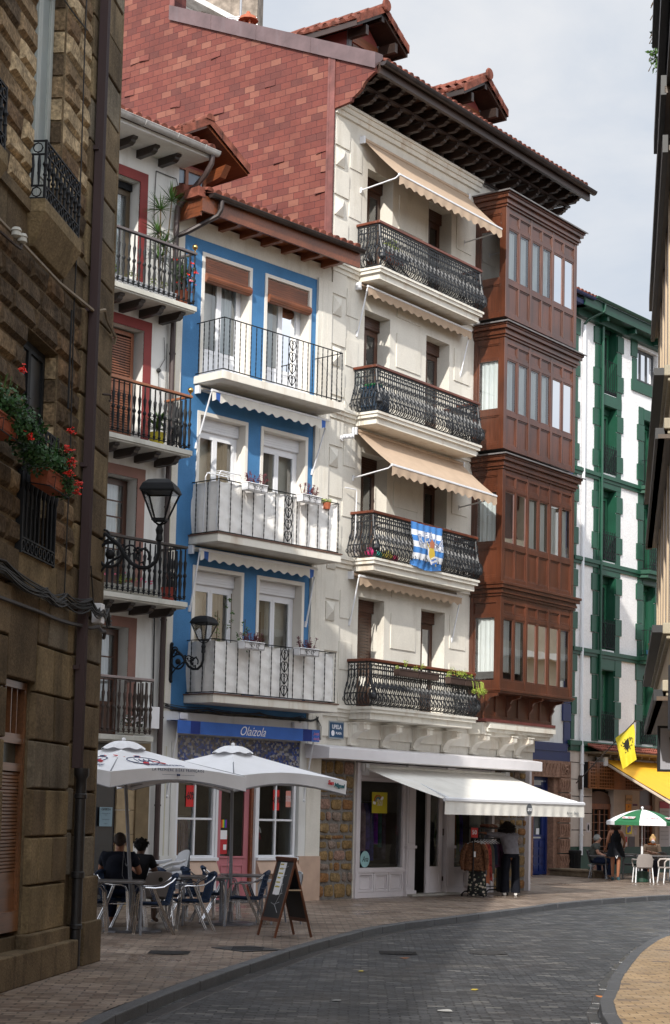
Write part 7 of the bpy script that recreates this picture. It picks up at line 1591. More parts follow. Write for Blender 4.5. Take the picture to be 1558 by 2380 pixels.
def sale(fr, u, v, z, w_, h, bg, fg, s, lab, sz, bold=.004, xs=.6):
    t = thing('sale_poster', lab, 'sale poster', fr.pt(u, v, z), fr.rz); MB().box(-w_/2,w_/2,0,.004,-h/2,h/2).obj('sheet', M('poster_sheet', bg, .6, .03, 3), t)
    sign_text(s, sz, 0, -.004, 0, M('poster_ink', fg, .6, 0, 1), t, ext=.001, bold=bold, xs=xs); return t
sale(FB, -3.48, -.045, 2.0, .2, .4, (.6,.02,.02), (.02,.01,.01), '-60%', 'red minus 60 poster in the left window of the blue house shop', .2)
sale(FB, -1.17, -.045, 1.97, .17, .4, (.6,.02,.02), (.02,.01,.01), '-60%', 'red minus 60 poster in the right window of the blue house shop', .18)
sale(FB, -.83, -.045, 2.0, .14, .32, (.6,.25,.2), (.6,.5,.5), '50%', 'faded pink 50 poster at the right edge of the blue house shop window', .16)
t = sale(FW, 2.15, .005, 1.98, .56, .44, (.5,.42,.01), (.6,.55,.4), '%50', 'yellow 50 percent poster with a rainbow in the clothes shop window', .2); 
for k, c in enumerate(((.4,.05,.05),(.6,.25,.03),(.05,.3,.1),(.05,.1,.45))): MB().tube([(-.05+(.14-.02*k)*math.cos(a)-.02,-.006,.02+(.14-.02*k)*math.sin(a)) for a in [i*math.pi/10 for i in range(2,11)]], .009, 4).obj('rainbow', M('rainbow_%d' % k, c, .7), t)
m_ = MB(); [m_.ball((x,-.006,z), .035, 6, (1,.2,1)) for x, z in ((.06,.09),(.1,.1),(-.22,-.0),(-.18,-.01))]; m_.obj('cloud', whitefab, t)
t = thing('round_sticker', 'pale blue round Ana sticker low in the clothes shop window', 'sticker', FW.pt(1.66, .0, .80), FW.rz)
m_ = MB(); m_.lathe([(.001,0),(.17,0),(.17,.004),(.001,.004)], n=24); m_.rot(UPR); m_.obj('disc', M('sticker_mint',(.28,.48,.5),.5), t); sign_text('Ana', .17, 0, -.008, 0, fk, t, shear=.35, ext=.001, xs=.8)
t = thing('door_notice', 'rainbow round sticker and red notices on the pink door glass', 'sticker', FB.pt(-2.52, -.115, 1.2), FB.rz)
for k, c in enumerate(((.5,.02,.02),(.6,.2,.01),(.6,.5,.02),(.02,.3,.05),(.02,.05,.4),(.2,.02,.3))): MB().prism([(-.075+k*.025+.0,.25-.03),(-.075+(k+1)*.025,.25-.03+.0),(-.075+(k+1)*.025,.25+.12),(-.075+k*.025,.25+.12)], 'y', -.006, 0).obj('rainbow_strip', M('strip_%d' % k, c, .6), t)
MB().box(-.1,.1,-.004,0,-.28,.08).obj('red_notice', M('notice_red',(.42,.02,.025),.6), t); MB().box(-.09,.09,-.006,0,.0,.17).obj('white_notice', whitefab, t); MB().box(-.0,.08,-.008,-.004,-.2,-.1).obj('white_notice', whitefab, t)
notice('paper_sign', 'pale blue sheet headed Oferta on the dark bar front behind the parasol', FL, -1.3, 1.59, .3, .34, (.22,.32,.38), y=-.02, txt=[('OFERTA', .06, 0, .13), ('=== == === ==', .03, 0, .06), ('===', .03, 0, .03), ('=== ======', .03, 0, -.05), ('= == =', .03, 0, -.12)])
t = thing('sanitiser_bottle', 'white pump bottle in the corner of the left window of the blue house shop', 'bottle', FB.pt(-3.72, -.2, .84), FB.rz); MB().lathe([(.035,0),(.035,.14),(.012,.16),(.012,.19)], n=10).obj('bottle', whitepl, t, smooth=True); MB().tube([(0,0,.19),(0,0,.22),(.03,-.02,.22)], .007, 5).obj('pump', whitepl, t)
t = thing('window_planter', 'white plastic planter trough by the blue door', 'planter', (6.2,53.6,0), FG.rz); m_ = MB(); m_.prism([(-.11,.06),(-.14,.30),(.14,.30),(.11,.06)], 'x', -.42, .2); m_.obj('trough', whitepl, t, bevel=.01); MB().box(-.3,.1,-.08,.08,0,.06).obj('blue_foot', bluefab, t)
# bin and step by the cafe
t = thing('litter_bin', 'black litter bin against the green dado of the cafe', 'bin', (7.45,54.3,0), 0); m_ = MB(); m_.lathe([(.17,0),(.2,.1),(.21,.62),(.24,.66),(.24,.74),(.2,.76),(.001,.76)], n=16)
for k in range(12): a = k*math.pi/6; m_.tube([(.2*math.cos(a),.2*math.sin(a),.1),(.215*math.cos(a),.215*math.sin(a),.62)], .012, 4)
m_.obj('body', black, t, smooth=True)
t = thing('stone_step', 'low curved stone step in front of the cafe', 'step', (7.4,53.0,0), R_(-57)); m_ = MB(); m_.box(-1.0,1.0,-.25,.5,0,.15); m_.box(-1.04,1.02,-.29,.5,.15,.22)
m_.obj('step_block', M('step_stone',(.17,.13,.09),.8,.3,4,bump=.4,bs=25), t, bevel=.02)
t = thing('ashtray', 'white dish on a small black stand on the stone step', 'dish', (7.75,52.65,.22), 0); MB().tube([(-.1,0,0),(.1,0,.1),(-.05,0,.1)], .01, 5).obj('stand', black, t); MB().lathe([(.08,.1),(.11,.15),(.09,.15),(.001,.12)], n=14).obj('dish', whitepl, t, smooth=True)
# cafe terrace: shell chairs and tables
s2 = shell_chair('taupe shell chair seen from behind below the green and white parasol', taupe, gsh, legm=pvc); place(s2, (8.70,49.35,0), R_(180))
s2.scale = (1,1,.97)
beg = M('beige_plastic', (.42,.38,.36), .5, .05, 3); s3 = shell_chair('beige armchair turned left at the right edge of the cafe terrace', beg, gsh, legm=pvc); place(s3, (9.45,49.5,0), R_(-80))
grd = M('dark_grey_plastic', (.09,.085,.09), .5, .1, 3); s4 = shell_chair('dark grey armchair under the grey haired man', grd, gsh, legm=greymetal); place(s4, (7.85,51.75,0), R_(75))
dup(t0, (8.45,51.5,0), R_(30), 'bare table between the grey haired man and the masked woman'); dup(t0, (9.2,50.4,0), R_(20), 'bare table behind the taupe shell chair')
s5 = dup(s4, (8.85,52.2,0), R_(-100), 'dark grey armchair behind the standing woman'); s6 = dup(s4, (9.45,51.75,0), R_(-150), 'dark grey armchair under the masked woman')
# ================= people =================
def skin(name, nodes, edges, mat, parent, sub=2, root=None):
    ks = list(nodes); me = bpy.data.meshes.new(name); me.from_pydata([nodes[k][:3] for k in ks], [(ks.index(a), ks.index(b)) for a, b in edges], [])
    o = bpy.data.objects.new(name, me); SC.collection.objects.link(o); md = o.modifiers.new('skin', 'SKIN'); md.use_smooth_shade = True
    if not me.skin_vertices: 
        bpy.context.view_layer.objects.active = o
    sv = me.skin_vertices[0].data
    for i, k in enumerate(ks):
        r = nodes[k][3]; r = r if isinstance(r, tuple) else (r, r); sv[i].radius = r; sv[i].use_root = (k == (root or ks[0]))
    ms = o.modifiers.new('subsurf', 'SUBSURF'); ms.levels = sub; ms.render_levels = sub
    dg = bpy.context.evaluated_depsgraph_get(); nm = bpy.data.meshes.new_from_object(o.evaluated_get(dg)); bpy.data.objects.remove(o); bpy.data.meshes.remove(me)
    nm.materials.clear(); nm.materials.append(mat); nm.polygons.foreach_set('use_smooth', [True]*len(nm.polygons))
    q = bpy.data.objects.new(name, nm); SC.collection.objects.link(q); q.parent = parent; return q
SK = lambda n, c: M(n, c, .55, .06, 6)
def figure(t, J, skm, w=1.0):
    """J: joints (x,y,z). one continuous body, fingers included"""
    N = {'pelvis': (*J['pelvis'], (.15*w,.11*w)), 'waist': (*J['waist'], (.125*w,.095*w)), 'chest': (*J['chest'], (.15*w,.105*w)), 'neck': (*J['neck'], .052), 'jaw': (*J['jaw'], (.062,.072)), 'head': (*J['head'], (.078,.092)), 'crown': (*J['crown'], (.06,.07)), 'nose': (*J['nose'], .014)}
    E = [('pelvis','waist'),('waist','chest'),('chest','neck'),('neck','jaw'),('jaw','head'),('head','crown'),('head','nose')]
    for s in 'LR':
        N['sh'+s] = (*J['sh'+s], .062*w); N['el'+s] = (*J['el'+s], .043); N['wr'+s] = (*J['wr'+s], .027)
        E += [('chest','sh'+s),('sh'+s,'el'+s),('el'+s,'wr'+s)]
        d = (Vector(J['wr'+s])-Vector(J['el'+s])).normalized(); p = Vector(J['wr'+s])+d*.06; side = d.cross(Vector((0,0,1))); side = side.normalized() if side.length > .2 else Vector((1,0,0)); up = side.cross(d)
        N['pa'+s] = (*p, (.034,.018)); E.append(('wr'+s,'pa'+s))
        for i, (off, ln) in enumerate(((-.030,.062),(-.010,.075),(.010,.07),(.028,.055))):
            b = p+side*off+d*.02; m_ = b+d*ln*.5-up*.004; e = b+d*ln*.85-up*.03
            N['f%d%s' % (i,s)] = (*b, .010); N['g%d%s' % (i,s)] = (*m_, .009); N['h%d%s' % (i,s)] = (*e, .008); E += [('pa'+s,'f%d%s' % (i,s)),('f%d%s' % (i,s),'g%d%s' % (i,s)),('g%d%s' % (i,s),'h%d%s' % (i,s))]
        b = p-side*.035-d*.03; N['th'+s] = (*b, .012); N['ti'+s] = (*(b-side*.02+d*.045-up*.01), .009); E += [('pa'+s,'th'+s),('th'+s,'ti'+s)]
        N['hip'+s] = (*J['hip'+s], .095*w); N['kn'+s] = (*J['kn'+s], .058*w); N['ca'+s] = (*J['kn'+s][:2], 0) if 0 else (*(Vector(J['kn'+s]).lerp(Vector(J['an'+s]), .35)), .056*w); N['an'+s] = (*J['an'+s], .036); N['to'+s] = (*J['to'+s], .03)
        E += [('pelvis','hip'+s),('hip'+s,'kn'+s),('kn'+s,'ca'+s),('ca'+s,'an'+s),('an'+s,'to'+s)]
    b = skin('body', N, E, skm, t, root='pelvis')
    return N
def ear(t, J, skm): pass
def hair_cap(t, c, r, mat, name='hair', n=2600, ln=.05, seed=1, sq=(1,1,1.05), zmin=-.3, back=0, curl=.0, face=None):
    rnd = random.Random(seed); m_ = MB(); C_ = Vector(c)
    m_.ball(tuple(C_), r*.97, 16, sq); keep = []
    base_v = len(m_.v)
    for i in range(n):
        a = rnd.uniform(0, 2*math.pi); z = rnd.uniform(zmin, 1); rr = math.sqrt(max(0, 1-z*z)); d = Vector((rr*math.cos(a), rr*math.sin(a), z))
        if face is not None and d.dot(face) > .45 and z < .55: continue
        P = C_+Vector((d.x*sq[0], d.y*sq[1], d.z*sq[2]))*r*rnd.uniform(.93,1.06); t1 = d.orthogonal().normalized(); t1.rotate(Matrix.Rotation(rnd.uniform(0,6.28),3,d)); t2 = Vector((0,0,-1)); q = t1*.006
        dn = (t2*(1-curl)+t1*curl+d*.25).normalized()*ln*rnd.uniform(.6,1.2)
        m_.add([P-q, P+q, P+q*.5+dn, P-q*.5+dn], [(0,1,2,3)])
    return m_.obj(name, mat, t, flip=False)
def cloth_tube(t, pts, radii, mat, name, sq=1.0, n=16, wob=.0):
    m_ = MB(); k = len(pts)
    def f(s, q):
        i = min(int(q*(k-1)), k-2); u = q*(k-1)-i; P = Vector(pts[i]).lerp(Vector(pts[i+1]), u); R_a = radii[i][0]+(radii[i+1][0]-radii[i][0])*u; R_b = radii[i][1]+(radii[i+1][1]-radii[i][1])*u; a = s*2*math.pi; w_ = 1+wob*math.sin(a*7+q*3)
        return (P.x+R_a*math.cos(a)*w_, P.y+R_b*math.sin(a)*w_, P.z)
    m_.grid(f, n*2, (k-1)*4); return m_.obj(name, mat, t, smooth=True, flip=False)
def person(lab, loc, rz, group=None): return thing('person', lab, 'person', loc, rz, group)
skA = SK('skin_tan', (.33,.15,.09)); skB = SK('skin_brown', (.10,.05,.032)); skC = SK('skin_pale', (.42,.22,.15)); skD = SK('skin_sun', (.28,.115,.06))
def shirt(t, N, mat, sleeve='short', grow=1.14, collar=True, name='shirt', extra=None):
    g = lambda k, f=grow: (*N[k][:3], tuple(x*f for x in (N[k][3] if isinstance(N[k][3], tuple) else (N[k][3],)*2)))
    n = {'pelvis': g('pelvis'), 'waist': g('waist', grow*1.06), 'chest': g('chest')}; e = [('pelvis','waist'),('waist','chest')]
    cn = Vector(N['chest'][:3]).lerp(Vector(N['neck'][:3]), .6); n['cn'] = (*cn, (.115,.10)); e.append(('chest','cn'))
    for s in 'LR':
        n['sh'+s] = g('sh'+s, 1.42); e.append(('chest','sh'+s)); A = Vector(N['sh'+s][:3]); B = Vector(N['el'+s][:3]); Cc = Vector(N['wr'+s][:3])
        if sleeve == 'short': n['m'+s] = (*A.lerp(B, .62), .063); e.append(('sh'+s,'m'+s))
        elif sleeve == 'long': n['el'+s] = (*B, .058); n['w'+s] = (*B.lerp(Cc, .85), .042); e += [('sh'+s,'el'+s),('el'+s,'w'+s)]
    P_ = [N[k][:3] for k in ('pelvis','waist','chest')]; tw = [(.18,.145),(.18,.145),(.195,.15)]; cs = tuple(Vector(N['chest'][:3]).lerp(Vector(N['neck'][:3]), .5)); cn2 = tuple(Vector(N['chest'][:3]).lerp(Vector(N['neck'][:3]), .98))
    cloth_tube(t, P_+[cs,cn2], tw+[(.185,.135),(.075,.08)], mat, 'torso_cloth')
    return skin(name, n, e, mat, t, root='chest')
# --- woman at the clothes rack, seen from behind, right arm reaching left to the rail
t = person('woman in grey blouse and wide black trousers reaching to the pavement clothes rack', (4.01,39.5,0), 0)
J = dict(pelvis=(.02,0,.93), waist=(.0,.02,1.08), chest=(-.04,.06,1.26), neck=(-.05,.09,1.40), jaw=(-.06,.12,1.46), head=(-.06,.12,1.51), crown=(-.06,.11,1.56), nose=(-.09,.22,1.49),
 shL=(-.19,.06,1.33), elL=(-.38,.10,1.34), wrL=(-.56,.14,1.37), shR=(.12,.07,1.32), elR=(.02,.30,1.25), wrR=(-.20,.36,1.34),
 hipL=(-.07,0,.86), knL=(-.09,-.01,.47), anL=(-.11,.02,.08), toL=(-.13,-.08+.18,.03), hipR=(.10,0,.86), knR=(.10,.0,.47), anR=(.11,.01,.08), toR=(.10,.12,.03))
N = figure(t, J, skD, .95); shirt(t, N, M('blouse_grey',(.2,.195,.22),.85,.2,14), 'long', 1.12)
tr = M('trousers_black',(.006,.007,.012),.9,.3,5)
cloth_tube(t, [(.0,.02,1.06),(.01,.0,.96),(.02,0,.84)], [(.135,.10),(.175,.125),(.18,.13)], tr, 'trousers')
for s, x0, x1 in ((0,-.07,-.11),(1,.11,.12)): cloth_tube(t, [(x0+.0,0,.88),(x1,0,.5),(x1*1.05,.01,.07)], [(.10,.115),(.09,.10),(.105,.115)], tr, 'trouser_leg', wob=.03)
hb = M('hair_dark_brown',(.012,.007,.005),.6,.3,9); hair_cap(t, (-.06,.08,1.505), .125, hb, ln=.07, curl=.5, zmin=-.75, sq=(1.05,1,1.12), n=3500)
shw = M('white_shoe',(.6,.58,.56),.5,.05,4)
for x in (-.12,.12): m_ = MB(); m_.tube([(x,-.09,.045),(x,0,.06),(x*1.05,.10,.04),(x*1.05,.16,.03)], [.036,.042,.04,.025], 8); m_.obj('shoe', shw, t, smooth=True)
# --- standing woman in a black dress at the cafe, back to the camera
t = person('woman in a black racerback dress standing with her back to the camera at the cafe', (8.17,50.8,0), 0)
J = dict(pelvis=(0,0,.93), waist=(0,.0,1.1), chest=(-.0,.02,1.28), neck=(.0,.06,1.44), jaw=(-.0,.10,1.50), head=(0,.10,1.56), crown=(0,.09,1.62), nose=(-.02,.20,1.55),
 shL=(-.17,.02,1.36), elL=(-.24,-.02,1.10), wrL=(-.25,.12,.92), shR=(.17,.02,1.36), elR=(.26,-.03,1.10), wrR=(.24,.08,.90),
 hipL=(-.08,0,.86), knL=(-.085,0,.48), anL=(-.08,.02,.08), toL=(-.09,.15,.03), hipR=(.08,0,.86), knR=(.085,0,.48), anR=(.07,.02,.08), toR=(.09,.15,.03))
N = figure(t, J, skD, 1.0); bk = M('dress_black',(.008,.009,.013),.85,.3,5)
cloth_tube(t, [(0,0,1.33),(0,0,1.22),(0,0,1.08),(0,0,.95),(0,0,.82),(0,0,.66)], [(.13,.10),(.165,.125),(.145,.115),(.19,.14),(.24,.17),(.265,.19)], bk, 'dress', wob=.03)
skin('straps', {'a':(0,.0,1.28,(.12,.10)),'b':(0,-.015,1.36,(.06,.07)),'c':(-.07,.02,1.43,.03),'d':(.07,.02,1.43,.03)}, [('a','b'),('b','c'),('b','d')], bk, t)
hair_cap(t, (0,.07,1.555), .12, M('hair_brown',(.09,.04,.02),.6,.4,9), ln=.07, curl=.6, zmin=-.8, n=3000, seed=3)
for x in (-.08,.08): m_ = MB(); m_.tube([(x,-.08,.04),(x,0,.06),(x,.10,.035),(x,.17,.025)], [.036,.042,.036,.022], 8); m_.obj('shoe', M('trainer_teal',(.03,.08,.1),.5,.4,20), t, smooth=True)
m_ = MB(); m_.tube([(-.03,-.17,.70),(0,-.19,.62),(.03,-.17,.70)], .012, 5); m_.obj('white_hem', whitefab, t)
m_ = MB(); m_.tube(ring((.245,.05,.93), .034, 'y', 8), .006, 4); m_.obj('bracelet', whitefab, t)
def seated(lab, loc, rz, skm, H=1.0, lean=.05, arms='lap', head=0):
    t = person(lab, loc, rz)
    J = dict(pelvis=(0,.12,.53), waist=(0,.14,.68), chest=(0,.12+lean*-.5,.88), neck=(0,.08-lean,1.03), jaw=(head*.03,.03-lean,1.09), head=(head*.04,.04-lean,1.15), crown=(head*.03,.06-lean,1.21), nose=(head*.08,-.065-lean,1.14),
     hipL=(-.10,.08,.50), knL=(-.14,-.34,.50), anL=(-.15,-.30,.09), toL=(-.16,-.45,.04), hipR=(.10,.08,.50), knR=(.14,-.34,.50), anR=(.15,-.32,.09), toR=(.16,-.47,.04))
    J.update(shL=(-.19,.10-lean*.6,.97), shR=(.19,.10-lean*.6,.97))
    if arms == 'table': J.update(elL=(-.27,-.06,.74), wrL=(-.14,-.28,.78), elR=(.27,-.06,.74), wrR=(.14,-.28,.78))
    elif arms == 'fold': J.update(elL=(-.25,-.06,.74), wrL=(.06,-.20,.78), elR=(.25,-.06,.74), wrR=(-.06,-.22,.82))
    else: J.update(elL=(-.25,.0,.72), wrL=(-.12,-.22,.64), elR=(.25,.0,.72), wrR=(.12,-.24,.64))
    return t, figure(t, J, skm, .92)
def lower(t, mat, full=True):
    for s in (-1,1):
        m_ = MB(); p = [(s*.08,.12,.53),(s*.12,-.1,.52),(s*.14,-.34,.51),(s*.148,-.34,.40),(s*.15,-.31,.12)] if full else [(s*.08,.12,.53),(s*.12,-.1,.52),(s*.14,-.3,.51)]
        m_.tube(p, [.12,.10,.078,.075,.066][:len(p)], 10); m_.obj('trouser_leg', mat, t, smooth=True)
    m_ = MB(); m_.ball((0,.12,.53), .17, 12, (1,.8,.65)); m_.obj('trousers', mat, t, smooth=True)
def ears(t, c, mat, r=.016):
    pass
jean = M('denim_dark',(.012,.02,.05),.9,.3,8); navy = M('tshirt_navy',(.010,.013,.024),.9,.25,7)
t, N = seated('seated man in navy T-shirt with short grey-brown hair, seen from behind beside the parasol pole', (-3.12,26.35,0), R_(175), skA, arms='table', lean=.06)
t.scale = (1.1,1.08,1.09); shirt(t, N, navy, 'short', 1.34); lower(t, jean); hair_cap(t, (0,.02,1.185), .09, M('hair_greybrown',(.05,.035,.03),.7,.4,12), ln=.022, zmin=-.25, sq=(.88,1.05,1.08), face=Vector((0,-1,-.2)), n=2600)
m_ = MB(); [m_.ball((s*.083,.0,1.125), .02, 8, (.5,1,1.4)) for s in (-1,1)]; m_.obj('ears', skA, t, smooth=True)
t, N = seated('seated person in black shirt with short twisted black hair knots, behind the crested shell chair', (-2.92,27.05,0), R_(165), skB, arms='table', lean=.16)
t.scale = (1.05,1.05,1.03); shirt(t, N, M('tshirt_black',(.008,.009,.012),.9,.2,7), 'short', 1.34); lower(t, M('shorts_red',(.25,.02,.02),.9,.2,5), False); bh = M('hair_black',(.004,.004,.004),.6,.3,9)
hair_cap(t, (0,-.10,1.165), .098, bh, ln=.03, curl=.7, zmin=-.2, sq=(.9,1.03,1.05), face=Vector((0,-1,-.2)), n=2200, seed=8)
m_ = MB(); rnd = random.Random(6)
for i in range(26):
    a = rnd.uniform(0,6.28); z = rnd.uniform(.1,1); rr = math.sqrt(1-z*z); d = Vector((rr*math.cos(a), rr*math.sin(a), z)); P = Vector((0,-.10,1.165))+d*.095; m_.tube([P, P+d*.018, P+d*.03], [.008,.008,.013], 5)
m_.obj('hair_knots', bh, t)
t, N = seated('grey haired man in a grey T-shirt sitting sideways at the cafe', (7.83,51.75,0), R_(78), skC, arms='lap', lean=.02)
shirt(t, N, M('tshirt_grey',(.07,.075,.07),.9,.2,7), 'short', 1.34); lower(t, jean); hair_cap(t, (0,.055,1.175), .097, M('hair_silver',(.3,.3,.29),.7,.3,12), ln=.022, zmin=-.3, sq=(.88,1.05,1.08), face=Vector((0,-1,-.2)), n=2400, seed=2)
t, N = seated('fair haired woman with a white face mask and folded arms at the cafe', (9.33,51.55,0), R_(-15), skC, arms='fold', lean=.0, head=1)
shirt(t, N, M('jumper_beige',(.32,.22,.15),.9,.15,7), 'long', 1.18); lower(t, M('trousers_dark',(.02,.02,.03),.9), True); hair_cap(t, (.03,.07,1.18), .10, M('hair_blond',(.4,.25,.1),.6,.3,12), ln=.03, zmin=-.4, sq=(.9,1.03,1.05), face=Vector((.2,-1,-.1)), n=2400, seed=4)
m_ = MB(); m_.ball((.05,-.035,1.11), .062, 10, (.9,.75,.8)); m_.obj('face_mask', whitefab, t, smooth=True); m_ = MB(); m_.ball((.03,.1,1.28), .05, 8); m_.obj('hair_bun', bpy.data.materials['hair_blond'], t, smooth=True)
m_ = MB(); m_.tube(ring((0,.1,1.03), .09, 'y', 8), .03, 6); m_.rot(Matrix.Translation((0,.1,1.03)) @ Matrix.Rotation(math.pi/2,4,'X') @ Matrix.Translation((0,-.1,-1.03))); m_.obj('orange_scarf', M('scarf_orange',(.5,.14,.03),.9,.2,6), t, smooth=True)
t, N = seated('dark dressed person in a white cap half hidden behind the standing woman', (8.28,52.3,0), R_(-60), skB, arms='table')
shirt(t, N, navy, 'short', 1.34); lower(t, jean); hair_cap(t, (0,.05,1.165), .10, bh, ln=.05, zmin=-.5, face=Vector((0,-1,-.2)), n=1600, seed=9); m_ = MB(); m_.lathe([(.104,0),(.10,.03),(.07,.07),(.001,.085)], 0, .045, 12, 1.18); m_.box(-.06,.06,-.13,-.03,1.175,1.185); m_.obj('cap', whitefab, t, smooth=True)
# ================= plants =================
def leaves(m_, c, rad, n, size, rnd, sq=(1,1,1), long=1.5, droop=.3, surf=.5):
    C_ = Vector(c)
    for i in range(n):
        d = Vector((rnd.gauss(0,1), rnd.gauss(0,1), rnd.gauss(0,1))).normalized(); r = rad*(surf+(1-surf)*rnd.random()); P = C_+Vector((d.x*sq[0], d.y*sq[1], d.z*sq[2]))*r
        a = Vector((rnd.uniform(-1,1), rnd.uniform(-1,1), rnd.uniform(-.6,.6)-droop)).normalized(); b = a.cross(d+Vector((.01,.02,.03))).normalized(); L_ = size*rnd.uniform(.7,1.3)*long; w_ = size*.5*rnd.uniform(.7,1.2)
        m_.add([P, P+a*L_*.5+b*w_, P+a*L_, P+a*L_*.5-b*w_], [(0,1,2,3)])
def petals(m_, P, r, rnd, n=7):
    P = Vector(P)
    for k in range(n):
        a = rnd.uniform(0,6.28); d = Vector((math.cos(a), math.sin(a), rnd.uniform(-.6,.8))).normalized(); u = d.orthogonal().normalized()*r*.5; m_.add([P, P+d*r*.6+u, P+d*r, P+d*r*.6-u], [(0,1,2,3)])
def trough(m_, x0, x1, y, z, h=.13, w_=.08): m_.prism([(y-w_*.8,z),(y-w_,z+h),(y+w_,z+h),(y+w_*.8,z)], 'x', x0, x1); m_.box(x0-.008,x1+.008,y-w_-.01,y+w_+.01,z+h-.02,z+h)
# geraniums in the terracotta boxes hanging from the stone house
for k, (u, lab, nf, sc) in enumerate(((-2.92,'terracotta trough with red geraniums hanging from the stone house window guard',46,1.0),(-4.62,'terracotta trough of trailing geraniums at the left edge of the photo',6,1.2))):
    v = .26; z0 = (4.98, 5.2)[k]; t = thing('flower_box', lab, 'flower box', FS.pt(u, v, z0), FS.rz, 'geranium boxes on the stone house'); rnd = random.Random(20+k)
    m_ = MB(); trough(m_, -.34,.34,0,0,.17,.10)
    for i in range(20): m_.box(-.33+i*.034,-.318+i*.034,-.098,-.088,.02,.15)
    m_.obj('trough', terr, t, bevel=.006)
    m_ = MB(); m_.tube([(-.36,.12,.02),(-.36,-.12,-.02),(.36,-.12,-.02),(.36,.12,.02)], .007, 5); m_.tube([(-.2,.12,.1),(-.2,-.13,.1),(-.2,-.12,-.02)], .006, 4); m_.tube([(.2,.12,.1),(.2,-.13,.1),(.2,-.12,-.02)], .006, 4); m_.obj('bracket', black, t)
    m_ = MB(); leaves(m_, (.05,-.03,.28), .30*sc, 1100, .035, rnd, (1.25,.7,.6), 1.3, .2, .2); leaves(m_, (.3,-.08,.12), .22, 380, .033, rnd, (1.2,.6,.8), 1.3, .2, .1)
    if k: leaves(m_, (.55,-.05,.18), .33, 1200, .035, rnd, (1.3,.7,.7), 1.3, .2, .2); leaves(m_, (1.05,-.05,.02), .28, 800, .035, rnd, (1.3,.7,.7), 1.3, .2, .2)
    m_.obj('foliage', leafd, t, flip=False); m_ = MB(); 
    for i in range(12): a = rnd.uniform(-.3,.4); m_.tube([(a*.5,0,.15),(a,-.08,.35),(a*1.2,-.12,.42+rnd.uniform(0,.12))], .004, 4)
    m_.obj('stems', leaf, t)
    for q in range(7 if k == 0 else 2):
        m_ = MB()
        cx_ = rnd.uniform(-.05,.42); cz = rnd.uniform(.05,.42)-cx_*.2; 
        if q == 0: cx_, cz = .05,.62
        for i in range(16): petals(m_, (cx_+rnd.gauss(0,.022), -.20+rnd.gauss(0,.02), cz+rnd.gauss(0,.02)), .022, rnd, 5)
        m_.obj('flower_head', redfl, t, flip=False)
# white planters with crimson shoots on the canvas railings
proto = None
for k, (u, z, lab) in enumerate(((-2.95,7.74,'white planter on the left of the upper canvas-screened balcony'),(-1.45,7.74,'white planter on the right of the upper canvas-screened balcony'),(-2.92,4.75,'white planter on the left of the lower canvas-screened balcony'),(-1.42,4.75,'white planter on the right of the lower canvas-screened balcony'))):
    t = thing('railing_planter', lab, 'planter', FB.pt(u, .90, z), FB.rz, 'white planters with crimson plants'); rnd = random.Random(40+k)
    m_ = MB(); trough(m_, -.27,.27,0,0,.15,.09); m_.obj('trough', whitepl, t, bevel=.01)
    m_ = MB(); m_.box(-.28,.28,-.106,-.1,.12,.128); m_.box(-.25,.25,-.095,-.09,.01,.018)
    for x in (-.27,-.1,.1,.26): m_.tube([(x,-.105,.13),(x*.95,-.092,.0)], .0035, 4)
    for s in (-1,1): m_.tube(ring((s*.06,-.108,.07), .035, 'y', 8, 0, 5), .0045, 4); m_.tube(ring((s*.12,-.108,.10), .025, 'y', 8, 0, 5), .0045, 4)
    m_.obj('wire_basket', black, t)
    m_ = MB(); tips = []
    for i in range(16): x = rnd.uniform(-.2,.22); e = (x*1.25+rnd.uniform(-.04,.04), rnd.uniform(-.08,.08), .22+rnd.uniform(0,.17)); m_.tube([(x,0,.13),((x+e[0])/2,e[1]*.5,.2),e], .005, 4); tips.append(e)
    m_.obj('stems', redleaf, t); m_ = MB()
    for e in tips:
        for q in range(12): a = rnd.uniform(0,6.28); d = Vector((math.cos(a), math.sin(a), rnd.uniform(-.3,.7))).normalized(); u_ = d.orthogonal().normalized()*.007; P = Vector(e)-Vector((0,0,rnd.uniform(0,.06))); m_.add([P-u_, P+u_, P+d*.05], [(0,1,2)])
    leaves(m_, (0,0,.2), .16, 130, .022, rnd, (1.5,.5,.5)); m_.obj('foliage', redleaf, t, flip=False)
def potplant(lab, P, rz, pot, potmat, fol, cat='potted plant', nm='potted_plant'):
    t = thing(nm, lab, cat, P, rz); m_ = MB(); m_.lathe(pot, n=14); m_.obj('pot', potmat, t, smooth=True); rnd = random.Random(len(lab)); fol(t, rnd); return t
def spiky(heads, n, ln, mat, w_=.008):
    def f(t, rnd):
        m_ = MB(); s_ = MB()
        for (x, y, z) in heads:
            s_.tube([(x*.2,y*.2,.1),(x*.7,y*.7,z*.6),(x,y,z)], .012, 5)
            for i in range(n):
                a = rnd.uniform(0,6.28); e = rnd.uniform(-.25,1.2); d = Vector((math.cos(a)*math.cos(e), math.sin(a)*math.cos(e), math.sin(e))); L_ = ln*rnd.uniform(.7,1.1); u_ = d.cross(Vector((0,0,1))).normalized()*w_; P = Vector((x,y,z)); dr = Vector((0,0,-L_*.12*math.cos(e)))
                m_.add([P-u_, P+u_, P+d*L_*.5+u_*.8, P+d*L_*.5-u_*.8, P+d*L_+dr], [(0,1,2,3),(3,2,4)])
        s_.obj('stems', stem, t); m_.obj('leaves', mat, t, flip=False)
    return f
tb = [(.10,0),(.13,.2),(.14,.22)]
